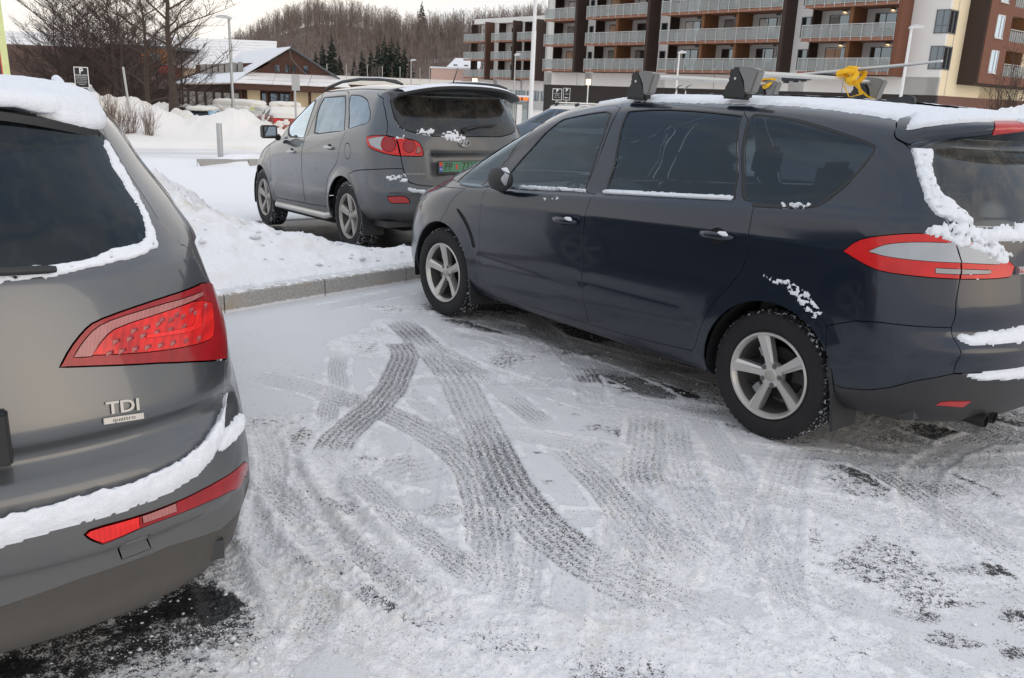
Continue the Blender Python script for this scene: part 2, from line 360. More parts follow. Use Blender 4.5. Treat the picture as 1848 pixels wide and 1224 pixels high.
TRACE = {
 'smax': {
  'front_door': [(2344,882,1002),(2365,921,852),(2368,931,690),(2367,928,525),(2340,919,395),(2297,903,320),(2234,887,280),(1705,897,290),(1271,904,298),(1300,928,416),(1323,936,515),(1337,937,643),(1345,935,842),(1334,934,956),(1343,879,1086),(1374,793,1308),(1376,719,1479),(1402,625,1591),(1580,615,1575),(1742,627,1542),(1916,650,1493),(2068,653,1447),(2135,716,1361),(2248,782,1197),(2336,822,1079)],
  'front_glass': [(2130,874,1024),(2171,809,1153),(2116,782,1226),(2063,758,1287),(1947,704,1425),(1856,669,1490),(1648,663,1531),(1426,668,1557),(1395,742,1429),(1398,804,1277),(1380,877,1085)],
  'tri_glass': [(2752,833,984),(2745,762,1073),(2641,717,1160),(2551,639,1250),(2350,646,1334),(2222,639,1390),(2169,612,1428),(2155,700,1374),(2246,766,1230),(2331,800,1135),(2360,873,1007),(2563,868,985)],
  'rear_door': [(1339,881,1083),(1330,934,956),(1340,935,843),(1332,937,644),(1318,936,516),(1295,928,417),(1266,904,299),(867,910,309),(465,920,342),(440,928,371),(406,940,498),(350,940,633),(243,939,759),(178,938,853),(174,940,1000),(230,875,1180),(310,793,1384),(419,677,1589),(644,655,1600),(974,628,1606),(1405,612,1598),(1372,720,1479),(1370,793,1309)],
  'rear_glass': [(1220,876,1100),(1237,795,1317),(1296,675,1559),(1067,659,1581),(781,668,1583),(466,693,1570),(363,816,1326),(318,879,1167),(744,877,1138)],
  'quarter_glass': [(403,685,1581),(240,691,1574),(110,698,1562),(-100,720,1522),(-239,737,1491),(-302,748,1470),(-319,760,1452),(-304,789,1398),(-247,829,1301),(-181,861,1227),(-142,884,1188),(-75,892,1170),(40,897,1158),(201,899,1146)],
  'tailgate': [(-490,-319,1615),(-423,317,1619),(-359,502,1609),(-334,562,1599),(-315,611,1586),(-329,647,1569),(-414,714,1490),(-452,720,1466),(-525,771,1361),(-594,792,1259),(-655,781,1204),(-687,767,1182),(-717,765,1118),(-756,740,1015),(-765,742,946),(-773,756,849),(-773,754,744),(-802,747,676),(-812,748,543)],
  'tail_lamp': [(-321,922,1012),(-371,914,1068),(-455,905,1100),(-545,880,1121),(-627,836,1134),(-721,760,1123),(-756,739,1020),(-763,744,950),(-646,851,950),(-504,909,952),(-453,917,964),(-394,920,983)],
  'tail_lamp_clear': [(-437,915,1030),(-482,906,1061),(-531,891,1079),(-619,849,1095),(-725,761,1100),(-755,740,1020),(-650,840,1018),(-514,903,1019)],
  'tail_lamp_rev': [(-687,814,991),(-759,741,992),(-761,742,971),(-691,814,970)],
  'gate_lamp': [(-722,758,1123),(-779,692,1103),(-831,612,1069),(-866,542,1031),(-880,510,1004),(-882,520,969),(-876,543,956),(-766,740,950),(-758,736,1020)],
  'gate_lamp_clear': [(-730,756,1098),(-775,702,1087),(-826,623,1055),(-842,597,1037),(-848,587,1015),(-758,736,1020)],
  'gate_lamp_rev': [(-763,735,992),(-833,626,990),(-835,626,976),(-765,737,971)],
  'bumper': [(-295,930,661),(-429,924,715),(-540,911,731),(-629,880,735),(-773,752,740),(-801,746,678),(-814,746,543)],
  'valance': [(-402,914,387),(-509,900,405),(-606,882,441),(-697,844,492),(-812,747,541),(-966,401,548)],
  'reflector': [(-768,761,386),(-791,748,410),(-866,637,411),(-843,653,377)],
  'vent': [(2681,908,825),(2638,911,826),(2524,924,764),(2447,929,674),(2410,930,590),(2450,929,587),(2487,928,668),(2555,924,744)],
  'rear_glass_edge': [(-747,326,1546),(-610,585,1521),(-525,651,1500),(-468,701,1477),(-461,718,1465),(-530,768,1363),(-598,787,1263),(-657,776,1209),(-684,763,1193),(-764,684,1171),(-872,462,1160)],
  'spoiler_edge': [(-328,645,1570),(-435,713,1482),(-543,647,1519),(-676,537,1551),(-763,378,1568)],
  'fuel': [(795,936,994)],
  'hub_dummy': [(-14,921,331)],
  'snow_rim': [(-454,716,1469),(-526,675,1464),(-557,723,1404),(-597,743,1338),(-633,744,1296),(-677,724,1265),(-726,698,1223),(-761,683,1177),(-692,759,1187),(-657,779,1204),(-589,793,1262),(-524,770,1363)],
  'snow_lamp': [(-622,834,1148),(-657,803,1161),(-730,719,1185),(-794,645,1158),(-830,601,1107),(-872,521,1049),(-863,554,1012),(-830,621,1032),(-787,687,1073),(-722,766,1093),(-677,804,1112),(-640,829,1125)],
  'snow_gate': [(-775,687,1137),(-782,661,1165),(-816,596,1170),(-864,460,1187),(-900,300,1187),(-918,308,1113),(-880,468,1119),(-853,549,1111),(-817,626,1111),(-788,675,1115)],
  'snow_step': [(-795,730,701),(-809,703,713),(-883,556,725),(-930,407,737),(-953,265,733),(-978,300,672),(-951,430,675),(-892,609,672),(-832,712,673),(-807,730,684)],
  'snow_step2': [(-844,706,539),(-907,590,547),(-965,406,551),(-988,258,542),(-986,228,494),(-966,383,501),(-897,606,511),(-855,687,524)],
  'brake': [(-678,167,1604),(-672,479,1588),(-686,517,1549),(-764,378,1571)],
  'spoiler': [(-476,-360,1615),(-423,317,1619),(-359,502,1609),(-338,560,1600),(-321,609,1586),(-330,641,1572),(-436,710,1484),(-543,647,1519),(-675,535,1549),(-764,375,1568)],
 },
 'santa': {
  'front_door': [(2430,852,1049),(2273,928,875),(2287,934,715),(2260,933,597),(2184,936,481),(2193,916,394),(1693,924,394),(1151,929,405),(1118,953,553),(1181,942,659),(1186,942,768),(1171,940,914),(1164,919,1059),(1182,893,1126),(1130,861,1190),(1126,815,1304),(1073,765,1439),(1181,656,1617),(1329,680,1570),(1420,702,1523),(1567,726,1454),(1737,753,1372),(1947,780,1270),(2024,790,1227),(1933,865,1113)],
  'front_glass': [(1798,859,1137),(1932,802,1247),(1869,785,1292),(1694,746,1392),(1510,717,1481),(1401,681,1546),(1255,704,1562),(1208,745,1482),(1226,797,1346),(1212,866,1173),(1245,886,1136),(1522,874,1131)],
  'rear_door': [(1144,928,399),(791,929,409),(491,930,415),(437,945,643),(406,945,725),(337,945,788),(234,944,843),(137,941,915),(106,937,993),(80,926,1079),(51,911,1146),(8,877,1232),(18,851,1279),(140,791,1412),(239,739,1528),(378,674,1626),(645,661,1632),(930,652,1630),(1178,655,1618),(1067,765,1439),(1120,815,1304),(1124,861,1190),(1175,893,1126),(1154,919,1059),(1160,940,915),(1176,942,769),(1170,942,659),(1108,953,553)],
  'rear_glass': [(955,873,1171),(995,834,1264),(1033,723,1542),(1017,707,1573),(442,711,1583),(384,715,1577),(294,755,1490),(199,803,1384),(61,875,1231),(341,872,1211)],
  'quarter_glass': [(268,712,1582),(93,710,1581),(-90,721,1558),(-239,743,1511),(-359,784,1427),(-425,812,1363),(-444,834,1318),(-372,851,1290),(-41,872,1244),(98,805,1383)],
  'tailgate': [(-362,644,1624),(-492,702,1535),(-579,729,1426),(-646,746,1337),(-696,766,1249),(-712,784,1189),(-783,718,1169),(-816,704,1074),(-835,698,995),(-859,690,898),(-878,679,827),(-895,667,783),(-916,647,752),(-956,586,730)],
  'tail_lamp': [(-483,890,1165),(-525,880,1179),(-693,799,1189),(-781,721,1169),(-804,712,1110),(-834,700,997),(-770,777,1007),(-691,839,1027),(-553,893,1068),(-506,897,1111)],
  'tail_lamp_clear': [(-528,886,1148),(-617,853,1167),(-697,801,1176),(-682,824,1133),(-684,833,1089),(-710,822,1045),(-603,876,1078),(-560,886,1104)],
  'tail_lamp_dark': [(-792,728,1105),(-794,732,1083),(-791,740,1064),(-784,752,1048),(-773,767,1038),(-759,781,1034),(-744,796,1037),(-728,807,1047),(-714,816,1062),(-703,821,1081),(-697,821,1103),(-696,817,1124),(-700,809,1144),(-709,798,1159),(-721,784,1169),(-735,770,1173),(-751,756,1170),(-765,743,1161),(-777,734,1145),(-787,729,1126)],
  'gate_lamp': [(-785,716,1169),(-828,655,1163),(-871,576,1151),(-896,528,1125),(-910,509,1086),(-922,497,1033),(-925,503,1002),(-918,528,994),(-837,695,997),(-810,705,1101)],
  'gate_lamp_dark': [(-886,570,1092),(-887,574,1074),(-887,582,1057),(-884,594,1044),(-878,609,1035),(-871,624,1032),(-863,639,1035),(-855,652,1043),(-847,662,1056),(-840,668,1073),(-836,669,1091),(-835,665,1109),(-836,657,1126),(-840,645,1139),(-846,631,1148),(-853,616,1151),(-861,601,1148),(-869,587,1140),(-876,577,1127),(-882,571,1111)],
  'gate_lamp_clear': [(-895,549,1090),(-906,523,1077),(-914,520,1032),(-899,567,1023)],
  'gate_glass': [(-588,673,1490),(-562,657,1539),(-580,623,1566),(-680,511,1583),(-755,345,1593),(-779,192,1596),(-940,275,1184),(-924,379,1184),(-862,552,1213),(-803,643,1243),(-758,681,1277),(-693,689,1356)],
  'bumper': [(-105,958,763),(-138,946,793),(-226,933,826),(-394,926,848),(-650,882,866),(-766,805,875),(-862,690,880),(-878,679,827),(-895,667,783),(-916,647,749),(-957,586,729)],
  'reflector': [(-802,834,615),(-920,711,628),(-934,666,596),(-925,649,556),(-820,791,548),(-801,816,571)],
  'fuel': [(-177,926,1025),(-178,927,1005),(-172,929,985),(-162,930,969),(-148,931,956),(-131,932,947),(-112,933,944),(-93,934,946),(-74,934,953),(-58,934,965),(-45,934,981),(-36,933,1000),(-30,931,1021),(-29,929,1041),(-31,926,1060),(-38,924,1077),(-50,921,1090),(-65,919,1098),(-83,918,1101),(-103,918,1099),(-124,919,1092),(-143,920,1080),(-159,922,1064),(-171,924,1045)],
  'snow_bumper': [(-741,838,804),(-781,802,819),(-827,754,817),(-863,702,831),(-884,672,818),(-901,665,765),(-877,709,755),(-835,758,772),(-798,800,762),(-759,827,787)],
  'snow_logo': [(-931,300,1203),(-931,248,1221),(-934,165,1231),(-946,107,1205),(-955,68,1178),(-964,18,1133),(-971,75,1087),(-965,137,1114),(-958,187,1141),(-955,238,1132),(-944,275,1167)],
  'snow_glass': [(-862,527,1237),(-882,460,1243),(-905,370,1242),(-912,378,1220),(-891,465,1216),(-872,516,1222)],
  'snow_lamp': [(-748,756,1177),(-826,655,1172),(-829,656,1158),(-776,730,1159)],
 },
 'q5': {
  'tail_lamp': [(-815,-422,981),(-797,-448,1022),(-775,-482,1058),(-759,-510,1076),(-718,-589,1091),(-654,-683,1101),(-578,-760,1102),(-478,-821,1101),(-308,-868,1050),(-380,-870,1021),(-423,-880,955),(-488,-873,912),(-536,-863,871),(-711,-695,933),(-789,-518,966)],
  'lamp_clear': [(-801,-454,999),(-786,-476,1029),(-765,-509,1060),(-740,-558,1074),(-672,-668,1084),(-592,-757,1082),(-525,-806,1080),(-528,-808,1070),(-656,-699,1067),(-744,-562,1055),(-767,-525,1034),(-790,-494,994)],
  'lamp_bright': [(-789,-496,997),(-766,-528,1033),(-744,-563,1053),(-657,-698,1065),(-562,-788,1066),(-501,-833,1037),(-569,-824,962),(-607,-800,952),(-727,-648,972)],
  'led': [(-593,-773,1045),(-574,-789,1042),(-604,-783,999),(-637,-756,993),(-725,-628,1010),(-721,-630,1019),(-636,-751,1006),(-616,-767,1012)],
  'gate_side': [(-286,-603,1504),(-385,-661,1382),(-475,-706,1290),(-490,-760,1216),(-450,-809,1162),(-458,-822,1118),(-370,-859,1066),(-380,-870,1021),(-418,-881,955),(-531,-866,869),(-556,-855,865),(-591,-845,812),(-628,-826,739),(-698,-790,716),(-770,-733,690),(-826,-646,667),(-858,-572,658),(-909,-381,656),(-925,-263,648)],
  'glass': [(-474,-350,1581),(-425,-430,1572),(-361,-517,1555),(-328,-551,1544),(-297,-582,1526),(-290,-597,1508),(-305,-606,1486),(-350,-629,1433),(-422,-659,1363),(-503,-676,1296),(-537,-693,1249),(-565,-686,1229),(-603,-655,1219),(-670,-571,1211),(-740,-438,1200),(-773,-318,1198)],
  'snow_glass': [(-305,-598,1495),(-300,-607,1489),(-352,-633,1427),(-420,-661,1363),(-499,-680,1296),(-534,-696,1249),(-567,-688,1225),(-607,-655,1215),(-673,-570,1208),(-742,-437,1196),(-775,-317,1194),(-789,-250,1187),(-776,-252,1213),(-757,-320,1222),(-738,-391,1222),(-714,-465,1219),(-676,-535,1226),(-642,-575,1239),(-599,-634,1241),(-565,-663,1251),(-519,-669,1289),(-474,-653,1336),(-430,-631,1380),(-383,-608,1430),(-330,-590,1484)],
  'snow_shelf': [(-570,-846,766),(-630,-826,737),(-698,-790,716),(-770,-733,690),(-826,-646,667),(-858,-572,658),(-909,-381,656),(-925,-263,648),(-933,-173,637),(-937,-166,576),(-931,-255,579),(-915,-374,591),(-877,-537,593),(-834,-646,602),(-787,-726,616),(-742,-779,644),(-710,-806,675),(-651,-828,718),(-572,-850,757)],
  'snow_corner': [(-727,-793,658),(-705,-808,690),(-629,-856,706),(-562,-888,704),(-547,-899,660),(-644,-859,658),(-696,-823,653)],
  'bumper_lamp': [(-905,-436,564),(-901,-452,575),(-867,-570,570),(-828,-662,571),(-763,-765,575),(-681,-845,569),(-580,-898,557),(-411,-931,421),(-689,-841,516),(-772,-754,530),(-826,-666,535),(-864,-579,536),(-886,-509,525),(-895,-475,522),(-902,-449,544)],
  'bumper_fog': [(-904,-440,563),(-901,-453,572),(-869,-565,569),(-869,-565,538),(-886,-509,530),(-895,-475,528),(-901,-451,548)],
  'bumper_clear': [(-866,-574,568),(-829,-661,570),(-828,-663,546),(-866,-575,547)],
  'tow': [(-880,-518,501),(-857,-589,504),(-825,-592,446),(-851,-518,444)],
  'valance': [(-894,-235,402),(-871,-426,424),(-802,-641,428),(-693,-793,391),(-549,-879,361)],
  'plate': [(-858,-300,904),(-872,-289,800)],
  'badge': [(-817,-513,871),(-787,-597,862),(-826,-513,827),(-796,-594,823)],
  'wiper': [(-733,-437,1208),(-762,-319,1215)],
  'cells': [(-775,-536,994),(-762,-566,993),(-748,-598,991),(-732,-630,988),(-714,-663,985),(-692,-697,981),(-665,-733,976),(-632,-771,969),(-759,-554,1019),(-744,-588,1019),(-726,-622,1019),(-705,-657,1018),(-680,-694,1016),(-650,-733,1013),(-732,-600,1036),(-714,-632,1037),(-693,-664,1039),(-668,-698,1039),(-638,-733,1038),(-600,-771,1036),(-683,-674,1045),(-650,-715,1047),(-608,-759,1046),(-548,-807,1042)],
 },
}

TRACKS = [(0.2,0.6,[(-0.76,5.49),(-0.67,5.15),(-0.67,4.73),(-0.71,4.31),(-0.78,4.03),(-0.82,3.79),(-0.82,3.57)]),(0.24,0.62,[(-0.87,6.13),(-0.63,5.58),(-0.44,5.12),(-0.3,4.72),(-0.21,4.32),(-0.12,3.98),(-0.05,3.65),(0.02,3.36),(0.11,3.12),(0.23,2.9),(0.35,2.74),(0.48,2.63),(0.62,2.52),(0.79,2.45),(1.01,2.43)]),(0.16,0.45,[(-0.21,4.32),(-0.11,3.9),(-0.06,3.51),(-0.04,3.1),(-0.05,2.86),(-0.03,2.65),(-0.1,2.44)]),(0.2,0.42,[(-1.57,4.69),(-1.29,4.6),(-1.03,4.47),(-0.79,4.3),(-0.59,4.14),(-0.37,3.91),(-0.23,3.7),(-0.13,3.44),(-0.08,3.15),(-0.06,2.9),(-0.06,2.73)]),(0.1,0.3,[(-0.55,5.92),(-0.3,5.75),(-0.04,5.52),(0.13,5.33)]),(0.2,0.42,[(0.2,4.05),(0.3,3.75),(0.41,3.49),(0.49,3.2),(0.55,2.95),(0.59,2.76),(0.66,2.6)]),(0.18,0.34,[(0.35,4.03),(0.44,3.63),(0.54,3.32),(0.63,3.06),(0.73,2.85),(0.82,2.67)]),(0.2,0.46,[(0.76,4.43),(0.69,3.98),(0.62,3.58),(0.62,3.3)]),(0.14,0.42,[(-0.86,3.63),(-0.71,3.45),(-0.57,3.28),(-0.44,3.07),(-0.31,2.91),(-0.18,2.76),(-0.08,2.64),(-0.02,2.53)]),(0.28,0.4,[(-0.57,3.37),(-0.47,3.5),(-0.34,3.58),(-0.26,3.64)]),(0.2,0.36,[(0.87,4.3),(0.81,3.8),(0.78,3.4),(0.79,3.05),(0.81,2.79)]),(0.22,0.26,[(0.05,4.47),(0.2,4.81),(0.34,5.06),(0.44,5.02)]),(0.16,0.38,[(-0.67,5.58),(-0.35,5.2),(-0.09,4.74),(0.05,4.4),(0.24,4.02)]),(0.16,0.34,[(0.08,3.01),(0.07,2.74),(0.05,2.54),(0.0,2.33)]),(0.12,0.44,[(-0.55,2.65),(-0.58,2.51),(-0.59,2.32),(-0.6,2.11)]),(0.2,0.36,[(1.46,4.0),(1.23,3.48),(1.08,3.07),(0.95,2.66)]),(0.2,0.3,[(1.57,4.01),(1.78,3.71),(1.89,3.27),(1.99,2.93),(2.05,2.54)]),(0.2,0.28,[(0.85,4.4),(0.8,3.8),(0.82,3.33),(0.92,2.97),(1.12,2.67),(1.38,2.49)]),(0.2,0.26,[(-1.53,6.25),(-1.26,6.56),(-0.8,7.15)]),(0.2,0.5,[(-0.27,6.2),(0.29,5.69),(0.8,5.17),(1.19,4.71)]),(0.2,0.34,[(1.87,4.35),(2.04,4.06),(2.22,3.75),(2.43,3.48)]),(0.2,0.3,[(1.06,3.96),(1.02,3.35),(0.88,2.88),(0.73,2.51)])]
PATCHES=[(-1.01,2.39,0.18,0.13,0.95),(-1.02,2.19,0.16,0.11,0.85),(-0.94,2.42,0.14,0.1,0.8),(-1.12,2.51,0.12,0.1,0.6),(-1.36,2.07,0.2,0.08,0.9),(-1.24,2.12,0.2,0.08,0.55),(-1.11,2.23,0.1,0.12,0.55),(0.47,5.41,0.18,0.08,0.95),(0.7,4.9,0.3,0.12,0.97),(0.85,4.77,0.34,0.14,0.97),(0.96,4.67,0.26,0.1,0.9),(0.6,5.07,0.12,0.06,0.6),(0.39,4.57,0.1,0.08,0.45),(0.18,4.28,0.1,0.06,0.5),(0.36,4.28,0.07,0.05,0.6),(0.44,4.11,0.08,0.06,0.45),(0.6,4.06,0.12,0.1,0.55),(0.67,4.14,0.1,0.07,0.45),(-0.25,3.15,0.14,0.06,0.6),(0.19,3.44,0.1,0.04,0.7),(0.32,3.44,0.03,0.04,0.8),(0.16,3.75,0.07,0.025,0.7),(0.13,5.22,0.12,0.04,0.45),(-0.18,5.0,0.1,0.05,0.4),(0.14,2.48,0.05,0.03,0.7),(1.03,4.28,0.08,0.04,0.6),(1.49,2.69,0.1,0.05,0.6),(1.74,2.83,0.14,0.05,0.85),(1.72,2.55,0.14,0.08,0.75),(1.6,2.6,0.2,0.05,0.6),(1.39,2.52,0.08,0.04,0.6),(2.39,3.76,0.1,0.08,0.6),(1.52,2.38,0.16,0.05,0.5),(1.64,2.33,0.12,0.06,0.6),(-0.92,2.9,0.12,0.2,0.4),(-0.81,2.71,0.1,0.16,0.42),(-0.62,2.65,0.1,0.2,0.4),(-0.62,2.41,0.1,0.14,0.34),(0.44,3.32,0.2,0.12,0.2),(-0.98,3.92,0.1,0.06,0.3),(0.47,3.9,0.05,0.03,0.6),(0.59,3.52,0.05,0.04,0.5),(-0.09,5.56,0.1,0.04,0.35)]
CHURN=[(-1.04,3.74,0.35,0.3,0.018),(-0.74,2.91,0.35,0.3,0.026),(-0.53,2.73,0.3,0.25,0.028),(-0.38,2.49,0.3,0.2,0.024),(-0.18,2.3,0.4,0.16,0.018),(-0.98,3.17,0.25,0.3,0.02),(0.17,2.18,0.5,0.14,0.018),(0.38,2.33,0.3,0.15,0.016),(-0.1,5.84,0.5,0.1,0.01),(0.67,2.78,0.3,0.2,0.012),(1.41,3.39,0.4,0.3,0.016),(1.38,2.92,0.4,0.3,0.014),(1.68,2.94,0.35,0.2,0.016),(2.18,3.57,0.4,0.3,0.016),(0.97,2.37,0.3,0.15,0.012),(1.19,4.53,0.3,0.12,0.018),(1.08,4.8,0.3,0.1,0.018),(-0.71,6.39,0.4,0.12,0.012),(0.28,5.36,0.4,0.08,0.014),(-0.24,4.84,0.3,0.08,0.012),(-0.67,4.4,0.3,0.05,0.008),(2.65,4.36,0.5,0.3,0.016),(-0.85,2.14,0.2,0.08,0.014),(-0.74,2.23,0.2,0.1,0.018)]

# ------------------------------------------------------------------ noise
def _hash(i, j, k, seed):
    h = (i.astype(np.int64)*374761393 + j.astype(np.int64)*668265263 + k.astype(np.int64)*2147483647 + seed*974634777) & 0xffffffff
    h = ((h ^ (h >> 13))*1274126177) & 0xffffffff
    h = (h ^ (h >> 16)) & 0xffffffff
    return h.astype(np.float64)/4294967295.
def vnoise(x, y, z=None, seed=0):
    x = np.asarray(x, float); y = np.asarray(y, float); z = np.zeros_like(x) if z is None else np.asarray(z, float)
    i, j, k = np.floor(x), np.floor(y), np.floor(z)
    a, b, c = x-i, y-j, z-k
    a = a*a*(3-2*a); b = b*b*(3-2*b); c = c*c*(3-2*c)
    o = 0
    for dk in ((0, 1) if np.any(c) else (0,)):
        wk = c if dk else 1-c
        for di in (0, 1):
            for dj in (0, 1):
                o = o + _hash(i+di, j+dj, k+dk, seed)*(a if di else 1-a)*(b if dj else 1-b)*wk
    return o
def fbm(x, y, z=None, oct=4, seed=0, gain=.5):
    o, a, t = 0, 1, 0
    for n in range(oct):
        f = 2.03**n
        o = o + a*vnoise(x*f, y*f, None if z is None else z*f, seed+n*17); t += a; a *= gain
    return o/t

# ------------------------------------------------------------------ scene helpers
SC = bpy.context.scene
COL = SC.collection
def link(o, parent=None):
    COL.objects.link(o)
    if parent is not None: o.parent = parent
    return o
def tag(o, label=None, cat=None, group=None, kind=None):
    if label: o['label'] = label
    if cat: o['category'] = cat
    if group: o['group'] = group
    if kind: o['kind'] = kind
    return o
def empty(name, loc=(0, 0, 0), rot=(0, 0, 0), label=None, cat=None, group=None):
    o = bpy.data.objects.new(name, None); o.location = loc; o.rotation_euler = rot; o.empty_display_size = .2
    link(o); return tag(o, label, cat, group)
def mesh_np(name, V, F, mat=None, parent=None, normals=None, smooth=True, attrs=None):
    """F: (n,3) or (n,4) int array or a list of mixed faces"""
    me = bpy.data.meshes.new(name)
    if isinstance(F, np.ndarray):
        n, k = F.shape
        me.vertices.add(len(V)); me.vertices.foreach_set('co', np.asarray(V, np.float32).ravel())
        me.loops.add(n*k); me.loops.foreach_set('vertex_index', F.astype(np.int32).ravel())
        me.polygons.add(n); me.polygons.foreach_set('loop_start', np.arange(0, n*k, k, dtype=np.int32))
        me.update(calc_edges=True)
    else:
        me.from_pydata([tuple(v) for v in V], [], [tuple(f) for f in F]); me.update()
    me.polygons.foreach_set('use_smooth', np.full(len(me.polygons), smooth))
    if attrs:
        for an, av in attrs.items():
            a = me.attributes.new(an, 'FLOAT', 'POINT'); a.data.foreach_set('value', np.asarray(av, np.float32))
    if mat: me.materials.append(mat)
    if normals is not None: me.normals_split_custom_set_from_vertices(np.asarray(normals, float).tolist())
    o = bpy.data.objects.new(name, me); return link(o, parent)
class MB:
    """collects simple solids into ONE mesh"""
    def __init__(s): s.v, s.f, s.sm = [], [], []
    def add(s, V, F, sm=False):
        b = len(s.v); s.v += [tuple(p) for p in V]; s.f += [tuple(i+b for i in f) for f in F]; s.sm += [sm]*len(F); return s
    def box(s, x0, x1, y0, y1, z0, z1, M=None):
        V = [(x, y, z) for z in (z0, z1) for y in (y0, y1) for x in (x0, x1)]
        if M is not None: V = [tuple(M @ Vector(v)) for v in V]
        return s.add(V, [(0, 2, 3, 1), (4, 5, 7, 6), (0, 1, 5, 4), (2, 6, 7, 3), (0, 4, 6, 2), (1, 3, 7, 5)])
    def tube(s, pts, r, n=8, cap=True, flat=1., up=(0, 0, 1)):
        pts = [Vector(p) for p in pts]; rr = r if hasattr(r, '__len__') else [r]*len(pts)
        V, F = [], []
        for i, p in enumerate(pts):
            t = (pts[min(i+1, len(pts)-1)]-pts[max(i-1, 0)]).normalized()
            u = Vector(up)
            if abs(t.dot(u)) > .95: u = Vector((1, 0, 0))
            a = t.cross(u).normalized(); b = a.cross(t).normalized()
            for k in range(n):
                q = 2*PI*k/n; V.append(p+a*math.cos(q)*rr[i]+b*math.sin(q)*rr[i]*flat)
        for i in range(len(pts)-1):
            for k in range(n): F.append((i*n+k, i*n+(k+1) % n, (i+1)*n+(k+1) % n, (i+1)*n+k))
        if cap: F.append(tuple(range(n))[::-1]); F.append(tuple(range((len(pts)-1)*n, len(pts)*n)))
        return s.add(V, F, True)
    def lathe(s, prof, n=24, axis='z', org=(0, 0, 0), close=False):
        V, F = [], []
        for (r, h) in prof:
            for k in range(n):
                a = 2*PI*k/n; c, d = r*math.cos(a), r*math.sin(a)
                V.append({'z': (org[0]+c, org[1]+d, org[2]+h), 'y': (org[0]+c, org[1]+h, org[2]+d), 'x': (org[0]+h, org[1]+c, org[2]+d)}[axis])
        m = len(prof)
        for i in range(m-1):
            for k in range(n): F.append((i*n+k, i*n+(k+1) % n, (i+1)*n+(k+1) % n, (i+1)*n+k))
        if close: F.append(tuple(range(n))); F.append(tuple(range((m-1)*n, m*n)))
        return s.add(V, F, True)
    def prism(s, poly, h0, h1, axis='z'):
        """poly 2D extruded along axis"""
        n = len(poly)
        def P(p, h): return {'z': (p[0], p[1], h), 'y': (p[0], h, p[1]), 'x': (h, p[0], p[1])}[axis]
        V = [P(p, h0) for p in poly]+[P(p, h1) for p in poly]
        return s.add(V, [tuple(range(n))[::-1], tuple(range(n, 2*n))]+[(i, (i+1) % n, (i+1) % n+n, i+n) for i in range(n)])
    def build(s, name, mat, parent=None, bevel=0, recalc=True):
        me = bpy.data.meshes.new(name); me.from_pydata(s.v, [], s.f); me.update()
        me.polygons.foreach_set('use_smooth', s.sm)
        if recalc or bevel:
            bm = bmesh.new(); bm.from_mesh(me)
            if recalc: bmesh.ops.recalc_face_normals(bm, faces=bm.faces)
            if bevel:
                ed = [e for e in bm.edges if len(e.link_faces) == 2 and e.calc_face_angle(0) > .6]
                bmesh.ops.bevel(bm, geom=ed, offset=bevel, segments=2, affect='EDGES', clamp_overlap=True)
                for f in bm.faces: f.smooth = True
            bm.to_mesh(me); bm.free()
        if bevel: 
            try: me.set_sharp_from_angle(angle=R(40))
            except Exception: pass
        elif any(s.sm):
            try: me.set_sharp_from_angle(angle=R(45))
            except Exception: pass
        if mat: me.materials.append(mat)
        o = bpy.data.objects.new(name, me); return link(o, parent)
def text_mesh(name, body, size, M, mat, parent, depth=.002, extra=None, bold=0, align='CENTER', shear=0, sx=1.):
    cu = bpy.data.curves.new(name, 'FONT'); cu.body = body; cu.size = size; cu.extrude = depth; cu.align_x = align; cu.align_y = 'CENTER'
    cu.offset = bold; cu.shear = shear; cu.resolution_u = 3
    o = bpy.data.objects.new(name, cu); COL.objects.link(o)
    dg = bpy.context.evaluated_depsgraph_get(); me = bpy.data.meshes.new_from_object(o.evaluated_get(dg))
    bpy.data.objects.remove(o); bpy.data.curves.remove(cu)
    me.transform(M @ Matrix.Diagonal((sx, 1, 1, 1)))
    me.materials.clear(); me.materials.append(mat); me.name = name
    o = bpy.data.objects.new(name, me); return link(o, parent)
def frame_at(p, n, up=(0, 0, 1)):
    n = Vector(n).normalized(); u = Vector(up); x = u.cross(n).normalized(); y = n.cross(x)
    M = Matrix((x, y, n)).transposed().to_4x4(); M.translation = Vector(p); return M

